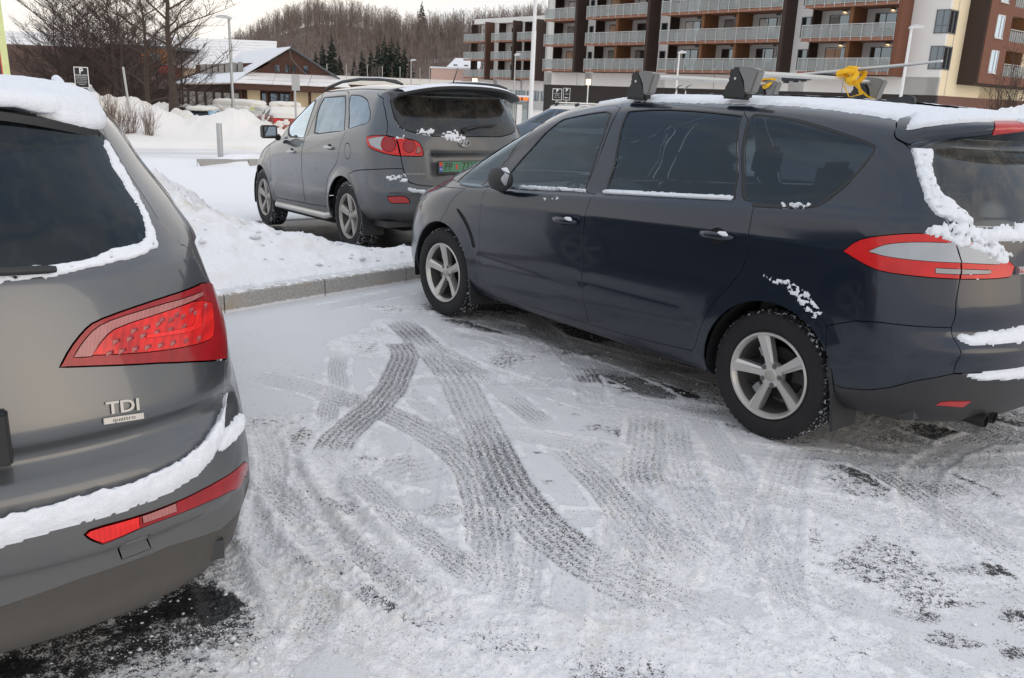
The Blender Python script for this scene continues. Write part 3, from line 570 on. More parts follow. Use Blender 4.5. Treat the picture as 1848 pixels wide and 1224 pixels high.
# ------------------------------------------------------------------ materials
MATS = {}
class NT:
    def __init__(s, name):
        m = bpy.data.materials.new(name); m.use_nodes = True; s.m = m; s.t = m.node_tree; s.t.nodes.clear()
        s.out = s.n('ShaderNodeOutputMaterial')
    def n(s, ty, ins=None, **kw):
        nd = s.t.nodes.new(ty)
        for k, v in kw.items(): setattr(nd, k, v)
        for k, v in (ins or {}).items():
            if isinstance(v, bpy.types.NodeSocket): s.t.links.new(v, nd.inputs[k])
            else: nd.inputs[k].default_value = v
        return nd
    def val(s, v): return v
    def math(s, op, a, b=0., c=None, clamp=False):
        d = {0: a, 1: b}
        if c is not None: d[2] = c
        nd = s.n('ShaderNodeMath', d, operation=op); nd.use_clamp = clamp; return nd.outputs[0]
    def noise(s, scale, detail=3, rough=.5, vec=None, out='Fac', dist=0):
        d = {'Scale': scale, 'Detail': detail, 'Roughness': rough, 'Distortion': dist}
        if vec is not None: d['Vector'] = vec
        return s.n('ShaderNodeTexNoise', d).outputs[out]
    def obj(s): return s.n('ShaderNodeTexCoord').outputs['Object']
    def pos(s): return s.n('ShaderNodeNewGeometry').outputs['Position']
    def ramp(s, f, a, b, lo=0., hi=1.):
        return s.n('ShaderNodeMapRange', {0: f, 1: a, 2: b, 3: lo, 4: hi}, interpolation_type='SMOOTHSTEP').outputs[0]
    def mix(s, f, a, b):
        nd = s.n('ShaderNodeMix', data_type='RGBA')
        for i, v in ((0, f), (6, a), (7, b)):
            if isinstance(v, bpy.types.NodeSocket): s.t.links.new(v, nd.inputs[i])
            else: nd.inputs[i].default_value = v if i == 0 else (tuple(v)+(1,))[:4]
        return nd.outputs[2]
    def bump(s, h, st=.3, dist=.01): return s.n('ShaderNodeBump', {'Height': h, 'Strength': st, 'Distance': dist}).outputs[0]
    def attr(s, name): return s.n('ShaderNodeAttribute', attribute_name=name).outputs['Fac']
    def bsdf(s, **k):
        d = {}
        for a, v in k.items():
            a = a.replace('_', ' ')
            if a in ('Base Color', 'Emission Color', 'Coat Tint', 'Specular Tint') and isinstance(v, tuple): v = (v+(1,))[:4]
            d[a] = v
        return s.n('ShaderNodeBsdfPrincipled', d).outputs[0]
    def done(s, sh, disp=None):
        s.t.links.new(sh, s.out.inputs[0]); MATS[s.m.name] = s.m; return s.m
def plain(name, col, rough=.6, metal=0., coat=0., var=.15, scale=12, bump=0., **kw):
    """solid colour with gentle mottling"""
    t = NT(name); o = t.obj(); f = t.noise(scale, 4, .6, o)
    c = t.mix(f, tuple(x*(1-var) for x in col), tuple(min(1, x*(1+var)) for x in col))
    d = dict(Base_Color=c, Roughness=rough, Metallic=metal, Coat_Weight=coat, Coat_Roughness=.08, **kw)
    if bump: d['Normal'] = t.bump(t.noise(scale*4, 4, .6, o), bump, .01)
    return t.done(t.bsdf(**d))
def paint(name, col, dirt=(.16, .145, .125), dlow=.25, dhigh=.9, damt=.75, base=.08, metal=.55, rough=.34, flake=.1, coat=.8, far=None):
    """metallic car paint under road grime: heavier towards the sills, streaky"""
    t = NT(name); o = t.obj(); sep = t.n('ShaderNodeSeparateXYZ', {0: o})
    z = sep.outputs[2]
    n1 = t.noise(2.2, 5, .6, o); n2 = t.noise(26, 4, .6, o)
    st = t.noise(9, 4, .6, t.n('ShaderNodeMapping', {0: o, 3: (1, 1, .22)}).outputs[0])
    g = t.ramp(t.math('ADD', z, t.math('MULTIPLY', t.math('SUBTRACT', n1, .5), .5)), dlow, dhigh, damt, base)
    g = t.math('MULTIPLY', g, t.math('ADD', .45, t.math('ADD', t.math('MULTIPLY', st, .6), t.math('MULTIPLY', n2, .5))), clamp=True)
    if far: 
        x = sep.outputs[0]; g = t.math('MAXIMUM', g, t.math('MULTIPLY', t.ramp(x, far[0], far[1], far[2], 0.), t.math('ADD', .5, t.math('MULTIPLY', st, .9))), clamp=True)
    fl = t.noise(900, 1, .5, o)
    c = t.mix(t.math('MULTIPLY', fl, flake), col, tuple(min(1, q*2.2+.02) for q in col))
    c = t.mix(g, c, dirt)
    rg = t.math('ADD', rough, t.math('MULTIPLY', g, .45), clamp=True)
    return t.done(t.bsdf(Base_Color=c, Roughness=rg, Metallic=t.math('MULTIPLY', t.math('SUBTRACT', 1., g), metal),
        Coat_Weight=t.math('MULTIPLY', t.math('SUBTRACT', 1., t.math('MULTIPLY', g, 1.25), clamp=True), coat), Coat_Roughness=.07, Coat_IOR=1.5,
        Normal=t.bump(t.noise(60, 3, .6, o), .012, .01)))
def glass(name, tint=(.3, .33, .34), dirt=.05, rough=.01, streak=0., dcol=(.25, .24, .22), spec=1., dz=None):
    t = NT(name); o = t.obj()
    fr = t.n('ShaderNodeFresnel', {'IOR': 1.52}).outputs[0]
    fr = t.math('MULTIPLY', fr, 1.7*spec, clamp=True)
    rr = t.ramp(t.noise(7, 4, .6, o), .3, .8, rough, rough+.05)
    tr = t.n('ShaderNodeBsdfTransparent', {0: tint+(1,)}).outputs[0]
    gl = t.n('ShaderNodeBsdfGlossy', {0: (.74, .88, 1, 1), 1: rr}).outputs[0]
    s = t.n('ShaderNodeMixShader', {0: fr, 1: tr, 2: gl}).outputs[0]
    df = t.n('ShaderNodeBsdfDiffuse', {0: dcol+(1,)}).outputs[0]
    a = t.ramp(t.noise(5, 5, .65, o), .35, .75, dirt*.4, dirt*1.6)
    if streak:
        m = t.noise(14, 4, .7, t.n('ShaderNodeMapping', {0: o, 3: (1, 1, .12)}).outputs[0])
        a = t.math('ADD', a, t.ramp(m, .45, .7, 0., streak), clamp=True)
    return t.done(t.n('ShaderNodeMixShader', {0: a, 1: s, 2: df}).outputs[0])
def snow_mat(name, col=(.80, .83, .88), dirt=None, damt=.0, scale=1., sss=.0, b=.35):
    t = NT(name); o = t.pos()
    n = t.noise(9*scale, 5, .6, o); n2 = t.noise(160*scale, 3, .6, o); n3 = t.noise(38*scale, 4, .7, o)
    c = t.mix(n, tuple(q*.93 for q in col), col)
    if dirt: c = t.mix(t.math('MULTIPLY', t.ramp(t.noise(2.3*scale, 6, .65, o, dist=.6), .42, .68), damt), c, dirt)
    h = t.math('ADD', t.math('MULTIPLY', n2, .4), n3)
    return t.done(t.bsdf(Base_Color=c, Roughness=.75, Specular_IOR_Level=.25, Normal=t.bump(h, b, .012)))

# ------------------------------------------------------------------ car parts
def merge_tris(ov, T, keep):
    t = T[keep]; used, inv = np.unique(t, return_inverse=True)
    return ov[used], inv.reshape(t.shape)
def panel(S, ov, T, keep, name, mat, parent, push=0., gap=.0022, lip=.014, flatn=0.):
    uv, F = merge_tris(ov, T, keep)
    if not len(F): return None
    P = S.ev(uv); N = S.ev(uv, S.N); N /= np.linalg.norm(N, axis=1, keepdims=True)
    # orientation
    fn = np.cross(P[F[:, 1]]-P[F[:, 0]], P[F[:, 2]]-P[F[:, 0]])
    if np.sum(fn*N[F[:, 0]]) < 0: F = F[:, ::-1]
    E = np.concatenate([F[:, [0, 1]], F[:, [1, 2]], F[:, [2, 0]]])
    key = np.minimum(E[:, 0], E[:, 1])*len(P)+np.maximum(E[:, 0], E[:, 1])
    u, idx, cnt = np.unique(key, return_index=True, return_counts=True)
    B = E[idx[cnt == 1]]
    eps = 1e-5
    def dom(i): return (uv[i, 1] > S.V[-1]-eps) | (uv[i, 0] < eps) | (uv[i, 0] > S.U[-1]-eps)
    B = B[~(dom(B[:, 0]) & dom(B[:, 1]))]
    d = P[B[:, 1]]-P[B[:, 0]]; d /= np.maximum(np.linalg.norm(d, axis=1, keepdims=True), 1e-9)
    inn = np.cross(N[B[:, 0]], d)
    acc = np.zeros_like(P); np.add.at(acc, B[:, 0], inn); np.add.at(acc, B[:, 1], inn)
    l = np.linalg.norm(acc, axis=1, keepdims=True); inw = np.where(l > 1e-6, acc/np.maximum(l, 1e-9), 0)
    P = P+inw*gap+N*push
    bi = np.unique(B); mp = {int(b): i for i, b in enumerate(bi)}; nb = len(bi); n0 = len(P)
    if nb and lip:
        top = P[bi]; bot = P[bi]-N[bi]*lip+inw[bi]*.002
        P2 = np.concatenate([P, top, bot]); o = -inw[bi]*.6+N[bi]*.55; N2 = np.concatenate([N, o, -inw[bi]])
        b0 = np.array([mp[int(i)] for i in B[:, 0]]); b1 = np.array([mp[int(i)] for i in B[:, 1]])
        q = np.stack([n0+b1, n0+b0, n0+nb+b0], 1); q2 = np.stack([n0+b1, n0+nb+b0, n0+nb+b1], 1)
        F = np.concatenate([F, q, q2]); P, N = P2, N2
    return mesh_np(name, P, F, mat, parent, normals=N)

def snow_patch(S, polys, name, mat, parent, thick=.02, res=.011, rag=.014, seed=1, edge=.02, lift=.001, holes=0., freq=22, flat=False, maxz=None):
    """snow lying on the skin inside polygons given in (U,V); edges ragged by noise, thickness falls to nothing at the rim"""
    Q = np.concatenate([np.array(p) for p in polys]); lo, hi = Q.min(0)-rag, Q.max(0)+rag
    lo = np.maximum(lo, 0); hi = np.minimum(hi, [S.U[-1], S.V[-1]])
    nu = max(3, int((hi[0]-lo[0])/res)); nv = max(3, int((hi[1]-lo[1])/res))
    gu, gv = np.meshgrid(np.linspace(lo[0], hi[0], nu), np.linspace(lo[1], hi[1], nv))
    uv = np.stack([gu.ravel(), gv.ravel()], 1)
    P = S.ev(uv); N = S.ev(uv, S.N); N /= np.linalg.norm(N, axis=1, keepdims=True)
    # signed distance to outlines
    sd = np.full(len(uv), 9.)
    ins = np.zeros(len(uv), bool)
    for p in polys:
        ins ^= inpoly(uv, p)
        q = np.array(p)
        for i in range(len(q)):
            a, b = q[i], q[(i+1) % len(q)]; e = b-a; L2 = max(e@e, 1e-12)
            t = np.clip(((uv-a)@e)/L2, 0, 1); dd = np.hypot(*(uv-a-t[:, None]*e).T); sd = np.minimum(sd, dd)
    # ignore the centre line / nose seams of the parameter domain as rims
    sd = np.where(ins, sd, -sd)
    nz = fbm(P[:, 0]*freq*1.6, P[:, 1]*freq*1.6, P[:, 2]*freq*1.6, 4, seed)
    f = sd+(nz-.5)*2*rag
    k = np.clip(f/edge, 0, 1); prof = np.sqrt(1-(1-k)**2)
    big = fbm(P[:, 0]*5, P[:, 1]*5, P[:, 2]*5, 3, seed+9); fine = fbm(P[:, 0]*70, P[:, 1]*70, P[:, 2]*70, 2, seed+5)
    mid = fbm(P[:, 0]*38, P[:, 1]*38, P[:, 2]*38, 3, seed+6)
    h = thick*prof*(.75+.5*big+(.9*(mid-.5)+.5*(fine-.5))*min(1., .0045/res*1.1))
    if holes: 
        hn = fbm(P[:, 0]*freq*2.4, P[:, 1]*freq*2.4, P[:, 2]*freq*2.4, 3, seed+31); h = h*np.clip((hn-holes)/.08, 0, 1); f = np.where(hn < holes, -1, f)
    up = N.copy()
    if flat: up = up*.4+np.array([0, 0, .6]); up /= np.linalg.norm(up, axis=1, keepdims=True)
    P = P+up*(h[:, None]+lift)-N*np.where(f < 0, .004, 0)[:, None]
    idx = np.arange(nu*nv).reshape(nv, nu); ok = (f > -.004).reshape(nv, nu)
    c = ok[:-1, :-1] | ok[1:, :-1] | ok[:-1, 1:] | ok[1:, 1:]
    F = np.stack([idx[:-1, :-1][c], idx[:-1, 1:][c], idx[1:, 1:][c], idx[1:, :-1][c]], 1)
    if not len(F): return None
    us, inv = np.unique(F, return_inverse=True); 
    o = mesh_np(name, P[us], inv.reshape(F.shape), mat, parent)
    me = o.data
    bm = bmesh.new(); bm.from_mesh(me); f0 = bm.faces[len(bm.faces)//2] if False else None
    bm.free()
    return o

def wheel(parent, x, y, sgn, R0=.333, W=.215, rim=.222, mats=None, phase=0., style='five', name='wheel', seg=180, nlug=60, rz=0.):
    """axis along y; sgn=+1 outer face towards +y"""
    w = bpy.data.objects.new(name, None); w.location = (x, y, R0-.006); w.rotation_euler = (0, 0, (0 if sgn > 0 else PI)+rz); link(w, parent)
    h = W/2
    # tyre: y=0 is the outer side wall plane; the tyre goes to -W
    prof = [(rim-.012, -.022), (rim-.002, -.010), (rim+.006, -.012), (rim+.014, -.004), (rim+.035, .001), (R0*.82, .002), (R0-.035, -.001), (R0-.02, -.004), (R0-.009, -.012), (R0-.002, -.024),
            (R0, -.045), (R0, -W/2), (R0, -W+.045), (R0-.002, -W+.024), (R0-.009, -W+.012), (R0-.03, -W), (rim+.03, -W), (rim, -W+.01)]
    n = seg; V = []
    for i, (r, yy) in enumerate(prof):
        for k in range(n):
            a = 2*PI*k/n; rr = r
            ph = (k*nlug/n) % 1
            if i in (7, 8, 9) and ph > .62: rr -= (.004, .009, .011)[i-7]
            if i in (10, 11, 12):
                ph2 = (k*nlug/n+(.5 if i == 11 else 0)) % 1
                if ph2 > .7: rr -= .008
            V.append((rr*math.cos(a), yy, rr*math.sin(a)))
    V = np.array(V); m = len(prof); k = np.arange(n)
    F = np.concatenate([np.stack([i*n+k, i*n+(k+1) % n, (i+1)*n+(k+1) % n, (i+1)*n+k], 1) for i in range(m-1)])
    o = mesh_np('tyre', V, F, mats['tyre'], w)
    try: o.data.set_sharp_from_angle(angle=R(32))
    except Exception: pass
    # rim
    b = MB()
    b.lathe([(rim-.004, -.018), (rim, -.006), (rim-.003, -.002), (rim-.012, -.003), (rim-.016, -.010), (rim-.022, -.020), (rim-.026, -.030)], 72, 'y')
    bb = MB(); bb.lathe([(rim-.024, -.028), (rim-.030, -.12), (rim-.05, -.17)], 60, 'y'); bb.build('barrel', MATS['barrel_metal'], w)
    q = 5
    for s in range(q):
        a0 = phase+2*PI*s/q
        secs = []
        for r in np.linspace(.045, rim-.012, 9):
            t = (r-.045)/(rim-.057)
            hw = (.0205+.0135*t**1.4)*rim/.222 if style == 'five' else (.024+.014*t)*rim/.222
            yf = -.034+.026*t**1.5 if style == 'five' else -.03+.022*t
            secs.append((r, hw, yf))
        for (ra, wa, ya), (rb, wb, yb) in zip(secs[:-1], secs[1:]):
            def sec(r, hw, yf):
                pr = [(-hw, -.05), (-hw, -.006), (-hw*.9, 0), (hw*.42, 0), (hw*.56, -.007), (hw, -.012), (hw, -.05)]
                out = []
                for (u, v) in pr:
                    out.append((r*math.cos(a0)-u*math.sin(a0), yf+v, r*math.sin(a0)+u*math.cos(a0)))
                return out
            A, B = sec(ra, wa, ya), sec(rb, wb, yb)
            b.add(A+B, [(i, i+1, i+8, i+7) for i in range(6)], False)
    b.lathe([(.001, -.030), (.030, -.031), (.033, -.034), (.040, -.034), (.062, -.034), (.066, -.04), (.066, -.07)], 36, 'y')
    b.build('rim', mats['rim'], w)
    c = MB(); c.lathe([(.0005, -.026), (.027, -.0265), (.031, -.030), (.031, -.036)], 28, 'y'); c.build('centre_cap', mats['cap'], w)
    for s in range(5):
        a0 = phase+2*PI*(s+.5)/5
        c = MB(); c.lathe([(.0005, -.0335), (.008, -.0335), (.0095, -.036)], 12, 'y', (.052*math.cos(a0), 0, .052*math.sin(a0)))
        c.lathe([(.0095, -.0332), (.014, -.0330), (.0145, -.0345)], 12, 'y', (.052*math.cos(a0), 0, .052*math.sin(a0))); c.build('wheel_nut', mats['nut'], w)
    c = MB(); c.lathe([(.001, -.105), (.07, -.105), (.075, -.085), (.08, -.105), (.135, -.105), (.135, -.125), (.001, -.125)], 40, 'y'); c.build('brake_disc', mats['disc'], w)
    c = MB()
    for (r, a) in ((.125, PI*.30), (.13, PI*1.72)):
        M = Matrix.Rotation(-a, 4, 'Y') @ Matrix.Translation((r, -.08, 0)); c.box(-.022, .03, -.03, .012, -.028, .028, M)
    c.build('brake_caliper', mats['caliper'], w, bevel=.004)
    return w

# ------------------------------------------------------------------ cars
def car_mats():
    plain('tyre', (.014, .014, .015), .82, var=.35, scale=30)
    t = NT('tyre_snow'); o = t.obj(); sp = t.n('ShaderNodeSeparateXYZ', {0: o})
    r = t.math('SQRT', t.math('ADD', t.math('MULTIPLY', sp.outputs[0], sp.outputs[0]), t.math('MULTIPLY', sp.outputs[2], sp.outputs[2])))
    m = t.math('MULTIPLY', t.ramp(r, .312, .330), t.ramp(t.noise(60, 3, .6, o), .57, .62))
    d = t.ramp(t.noise(8, 5, .7, o), .35, .75, 0, .14)
    c = t.mix(d, (.008, .008, .009), (.05, .046, .042)); c = t.mix(m, c, (.78, .81, .86))
    t.done(t.bsdf(Base_Color=c, Roughness=.8))
    plain('alloy', (.58, .565, .54), .36, .7, var=.12, scale=14)
    plain('alloy_dirty', (.42, .40, .37), .5, .55, var=.2, scale=20)
    plain('cap_metal', (.55, .55, .55), .3, .8)
    plain('nut_metal', (.12, .12, .12), .45, .7)
    plain('disc_metal', (.022, .021, .02), .6, .4, var=.4); plain('barrel_metal', (.11, .105, .10), .6, .4, var=.3)
    plain('caliper_metal', (.33, .33, .33), .55, .5)
    plain('black_plastic', (.022, .023, .025), .55, var=.3, scale=20)
    plain('grey_plastic', (.05, .05, .052), .6, var=.35, scale=9)
    plain('seal_rubber', (.010, .010, .011), .45)
    plain('dark_void', (.008, .008, .009), .9)
    plain('chrome', (.36, .36, .36), .34, 1.)
    plain('interior_cloth', (.075, .076, .08), .9, bump=.2)
    plain('interior_plastic', (.04, .04, .043), .6)
    plain('mirror_glass', (.35, .38, .42), .04, 1., var=.02)
    plain('red_reflector', (.42, .012, .010), .25, coat=.6, var=.3, scale=60)
    plain('plate_green', (.065, .20, .11), .5, var=.15)
    plain('plate_black', (.015, .015, .016), .5)
    plain('plate_white', (.7, .7, .7), .5)
    plain('plate_blue', (.03, .08, .4), .5)
    plain('plate_red', (.5, .05, .04), .5)
    plain('strap_yellow', (.85, .48, .01), .7, var=.15, scale=40)
    plain('bar_metal', (.58, .57, .54), .35, .8, var=.08)
    plain('foot_grey', (.20, .20, .195), .5, .1, var=.1)
    paint('paint_navy', (.0068, .0130, .0265), dirt=(.034, .035, .038), dlow=.10, dhigh=.60, damt=.40, base=.02, metal=.35, rough=.24, flake=.06, far=(-1.15, -.7, .55))
    paint('paint_navy_low', (.010, .012, .016), dirt=(.050, .047, .044), dlow=.1, dhigh=.6, damt=.6, base=.25, metal=.1, rough=.4, flake=.02, coat=.3)
    paint('paint_grey', (.080, .086, .093), dirt=(.132, .127, .120), dlow=.28, dhigh=.95, damt=.70, base=.04, metal=.65, rough=.30, flake=.3, coat=1., far=(-1.2, -.9, .25))
    paint('paint_grey_low', (.028, .028, .028), dirt=(.115, .103, .088), dlow=.1, dhigh=.8, damt=.55, base=.35, metal=.2, rough=.5, coat=.3)
    paint('paint_slate', (.055, .067, .082), dirt=(.125, .114, .100), dlow=.28, dhigh=.85, damt=.55, base=.02, metal=.55, rough=.24, coat=1., far=(-1.15, -.75, .95))
    glass('glass_side', (.40, .50, .54), .03, spec=2.2)
    glass('glass_clear', (.78, .86, .86), .02, spec=.9)
    glass('glass_front', (.78, .88, .87), .015, spec=.8)
    glass('glass_privacy', (.15, .18, .21), .01, rough=.015, spec=.65, dcol=(.06, .08, .10))
    glass('glass_frost', (.05, .065, .08), .30, rough=.05, spec=1.7, dcol=(.15, .21, .28))
    glass('glass_dirty_rear', (.04, .04, .04), .30, rough=.10, streak=.35, dcol=(.17, .155, .135), spec=1.0)
    glass('glass_santa_rear', (.03, .03, .03), .42, rough=.08, streak=.2, dcol=(.10, .092, .082), spec=.8)
    glass('glass_wet', (.02, .022, .025), .05, rough=.012, streak=.16, dcol=(.09, .095, .10), spec=.55)
    # lamps
    plain('lamp_cell', (.27, .004, .005), .2, coat=1.)
    for nm, c1, c2, rg, sc, em in (('lamp_red', (.66, .008, .008), (.46, .005, .006), .12, 90, .0), ('lamp_red_dark', (.33, .004, .008), (.25, .003, .006), .05, 30, .0), ('lamp_clear', (.40, .42, .44), (.33, .35, .37), .06, 70, 0), ('lamp_clear_red', (.45, .17, .16), (.30, .10, .09), .15, 90, 0), ('lamp_bright', (.95, .022, .015), (.68, .010, .008), .06, 60, 0.), ('lamp_led_rows', (.80, .014, .010), (.40, .005, .006), .12, 42, 0.)):
        t = NT(nm); o = t.obj()
        sp_ = t.n('ShaderNodeSeparateXYZ', {0: o}); w = t.math('ABSOLUTE', t.math('SINE', t.math('MULTIPLY', t.math('ADD', sp_.outputs[1], t.math('MULTIPLY', sp_.outputs[0], .6)), sc*5.)))
        f = t.math('ADD', t.math('MULTIPLY', t.ramp(w, .5, 1.), .35), t.math('MULTIPLY', t.ramp(t.noise(9, 4, .6, o), .35, .65), .65))
        t.done(t.bsdf(Base_Color=t.mix(f, c1, c2), Roughness=.4, Specular_IOR_Level=.3, Coat_Weight=.6, Coat_Roughness=.03, Normal=t.bump(w, .15, .003)))
    snow_mat('snow_car', (.82, .85, .90), b=.55)
    snow_mat('snow_ground_bits', (.80, .82, .86), b=.5)

def FINE(n): return any(k in n for k in ('lens', 'stripe', 'lamp_reflector', 'guide', 'ring', 'seal', 'fog'))
def uvs(S, L, sgn=1):
    """baked mm points -> (U,V) on the skin, for sgn=-1 mirrored"""
    return [S.near((x/1000., sgn*y/1000., z/1000.)) for x, y, z in L]
def both(S, L): 
    a = smooth_poly(uvs(S, L), 1, 48); return [a, S.mirror(a)]
def across(S, L):
    """half outline running from the centre outwards and round; closed across the tail centre line"""
    a = uvs(S, L); return [a+S.mirror(a)]
def circle_side(S, xc, zc, r, n=36):
    a = []
    for i in range(n):
        q = 2*PI*i/n; a.append(S.side(xc+r*math.cos(q), zc+r*math.sin(q)) if zc+r*math.sin(q) > .2 else S.near((xc+r*math.cos(q), .86, zc+r*math.sin(q))))
    return a
def front_poly(S, rows, i0, i1, n=8):
    """row numbers and station fractions of the nose"""
    u0, u1 = S.U[int(i0)], S.U[int(i1)]; v0 = np.interp(rows[0], range(len(S.L)), S.L); v1 = np.interp(rows[1], range(len(S.L)), S.L)
    p = [(u0, v0), (u1, v0), (u1, v1), (u0, v1)]; return [p, S.mirror(p)]

def base_car(root, S, spec, wb, arch, bodymat, lowmat, tyreR, rimR, rimmats, style, phases, zc, seat=True, grid=.04, step=.024, low_z=.0, steer=0., gp=.0022):
    """spec: ordered list of (part name, polys, material, push, inset) ; None material drops the region"""
    classes = [(n, p) for n, p, *_ in spec]
    holes = []
    for xw in (0, wb):
        c = circle_side(S, xw, zc, arch); holes += [c, S.mirror(c)]
    classes.append(('hole', holes))
    ov, T, cl = panelise(S, classes, grid, step)
    body = panel(S, ov, T, cl == 0, 'body', bodymat, root, gap=gp)
    cen = S.U[-1]/2
    mid = ov[T].mean(1)[:, 0] < cen
    out = {}
    for k, (n, polys, mat, push, pair, *rest) in enumerate(spec):
        if mat is None: continue
        par = out.get(rest[0]) if rest else root
        for h in ((0, 1) if pair else (None,)):
            keep = (cl == k+1) & (True if h is None else (mid if h == 0 else ~mid))
            p_ = par
            if rest and isinstance(par, tuple): p_ = par[h or 0] or par[0]
            ob = panel(S, ov, T, keep, n.split(':')[0], mat, p_ or root, push=push, lip=(.004 if FINE(n) else .012) if push >= 0 else .006, gap=(.0003 if FINE(n) else gp) if push >= 0 else .0)
            if pair:
                out[n] = (ob,) if h == 0 else (out[n][0], ob)
            else: out[n] = (ob, ob)
    # wheels
    mats = rimmats
    for i, xw in enumerate((0, wb)):
        for sg in (1, -1):
            wheel(root, xw, sg*.905, sg, tyreR, .215, rimR, mats, phases[i], style, rz=(steer if i else 0.))
    # arch liners and floor
    b = MB()
    for xw in (0, wb):
        for sg in (1, -1):
            n = 20; V = []
            for i in range(n+1):
                a = -.25+(PI+.5)*i/n
                for yy in (.90, .55): V.append((xw+(arch+.006)*math.cos(a), sg*yy, zc+(arch+.006)*math.sin(a)))
            b.add(V, [(2*i, 2*i+1, 2*i+3, 2*i+2) for i in range(n)], True)
            b.add([(xw, sg*.55, zc)]+[V[2*i+1] for i in range(n+1)], [(0, i+1, i+2) for i in range(n)], False)
    b.box(-.55, wb+.55, -.54, .54, .24, .30); b.box(arch+.02, wb-arch-.02, -.82, .82, .225, .27)
    b.box(-.66, -arch+.0, -.62, .62, .33, .36)
    b.build('underbody', MATS['dark_void'], root)
    return out
def interior(root, xs=(1.35, .35), zs=.40, dash=2.0, wheel_y=.38, zd=.95):
    b = MB(); b.box(-.7, dash+.2, -.80, .80, .30, .36); b.build('cabin_floor', MATS['interior_plastic'], root)
    for i, x in enumerate(xs):
        for y in ((.38, -.38) if i == 0 else (.50, 0, -.50)):
            w = .25 if i == 0 else .22
            c = MB(); c.box(x-.27, x+.27, y-w, y+w, zs, zs+.17)
            M = Matrix.Translation((x-.27, 0, zs+.12)) @ Matrix.Rotation(R(-14), 4, 'Y'); c.box(-.07, .07, y-w, y+w, 0, .62, M)
            M = Matrix.Translation((x-.41, 0, zs+.78)) @ Matrix.Rotation(R(-8), 4, 'Y'); c.box(-.045, .045, y-.13, y+.13, 0, .19, M)
            c.build('seat', MATS['interior_cloth'], root, bevel=.035)
    c = MB(); c.prism([(dash-.15, .60), (dash-.12, zd-.06), (dash, zd), (dash+.5, zd+.02), (dash+.5, .6)], -.78, .78, 'y'); c.build('dashboard', MATS['interior_plastic'], root, bevel=.02)
    c = MB(); M = Matrix.Translation((dash-.32, wheel_y, zd-.05)) @ Matrix.Rotation(R(-65), 4, 'Y')
    pts = [M @ Vector((.18*math.cos(2*PI*i/24), .18*math.sin(2*PI*i/24), 0)) for i in range(25)]
    c.tube(pts, .014, 6); 
    for a in (0, 2.2, 4.1): c.tube([M @ Vector((0, 0, -.02)), M @ Vector((.17*math.cos(a), .17*math.sin(a), 0))], .016, 6)
    c.tube([M @ Vector((0, 0, -.01)), (dash, wheel_y, zd-.2)], .03, 8)
    c.build('steering_wheel', MATS['interior_plastic'], root)

def handle(root, x, z, S, mat, snow=False, L=.20):
    for sg in (1, -1):
        loc = Vector(S.ev([S.side(x, z)])[0]); loc.y *= sg
        b = MB(); rec = []
        n = 14
        rec = [(loc.x+.052*math.cos(2*PI*i/n), loc.z-.004+.042*math.sin(2*PI*i/n)) for i in range(n)]
        b.prism(rec, loc.y-sg*.004, loc.y+sg*.0012, 'y'); r = b.build('handle_recess', MATS['dark_void'], root)
        b = MB(); b.tube([loc+Vector((L*.5, sg*.008, -.006)), loc+Vector((L*.40, sg*.032, -.002)), loc+Vector((L*.2, sg*.042, .001)), loc+Vector((-L*.2, sg*.042, .003)), loc+Vector((-L*.40, sg*.032, .002)), loc+Vector((-L*.5, sg*.008, 0))], [.008, .015, .018, .018, .015, .009], 10, flat=.55, up=(0, 1, 0))
        h = b.build('door_handle', mat, root)
        if snow and sg > 0:
            b = MB(); p = loc+Vector((-.052, sg*.034, .012)); b.tube([p+Vector((.035, 0, 0)), p+Vector((.015, .002, .004)), p+Vector((-.02, .002, .006)), p+Vector((-.036, 0, 0))], [.004, .012, .013, .003], 8); b.build('snow_clump', MATS['snow_car'], h)

def spoiler_lip(S, root, mat, yw, z0, drop, out, up, down, p=2.4, name='roof_spoiler', end=.0):
    ys = np.linspace(-yw, yw, 31); V = []
    for y in ys:
        e = abs(y)/yw; z = z0-drop*e**p; o = out*(1-e**4)+end
        def sp(zz): u = S.rear(y, zz); return S.ev([u])[0]
        a, c, m = sp(z+up), sp(z-down), sp(z)
        V += [tuple(a+[.01, 0, .003]), tuple(m+[-o, 0, .012]), tuple(m+[-o, 0, -.010]), tuple(c+[.006, 0, 0])]
    F = [(4*i+j, 4*i+(j+1) % 4, 4*i+4+(j+1) % 4, 4*i+4+j) for i in range(len(ys)-1) for j in range(4)]
    b = MB(); b.add(V, F, True); b.add(V[:4], [(0, 1, 2, 3)]); b.add(V[-4:], [(3, 2, 1, 0)]); return b.build(name, mat, root), V
def place(root, X, Y, yaw, z0, s):
    root.rotation_mode = 'XYZ'
    root.location = (X, Y, z0); root.rotation_euler = (0, -math.atan(s), yaw)

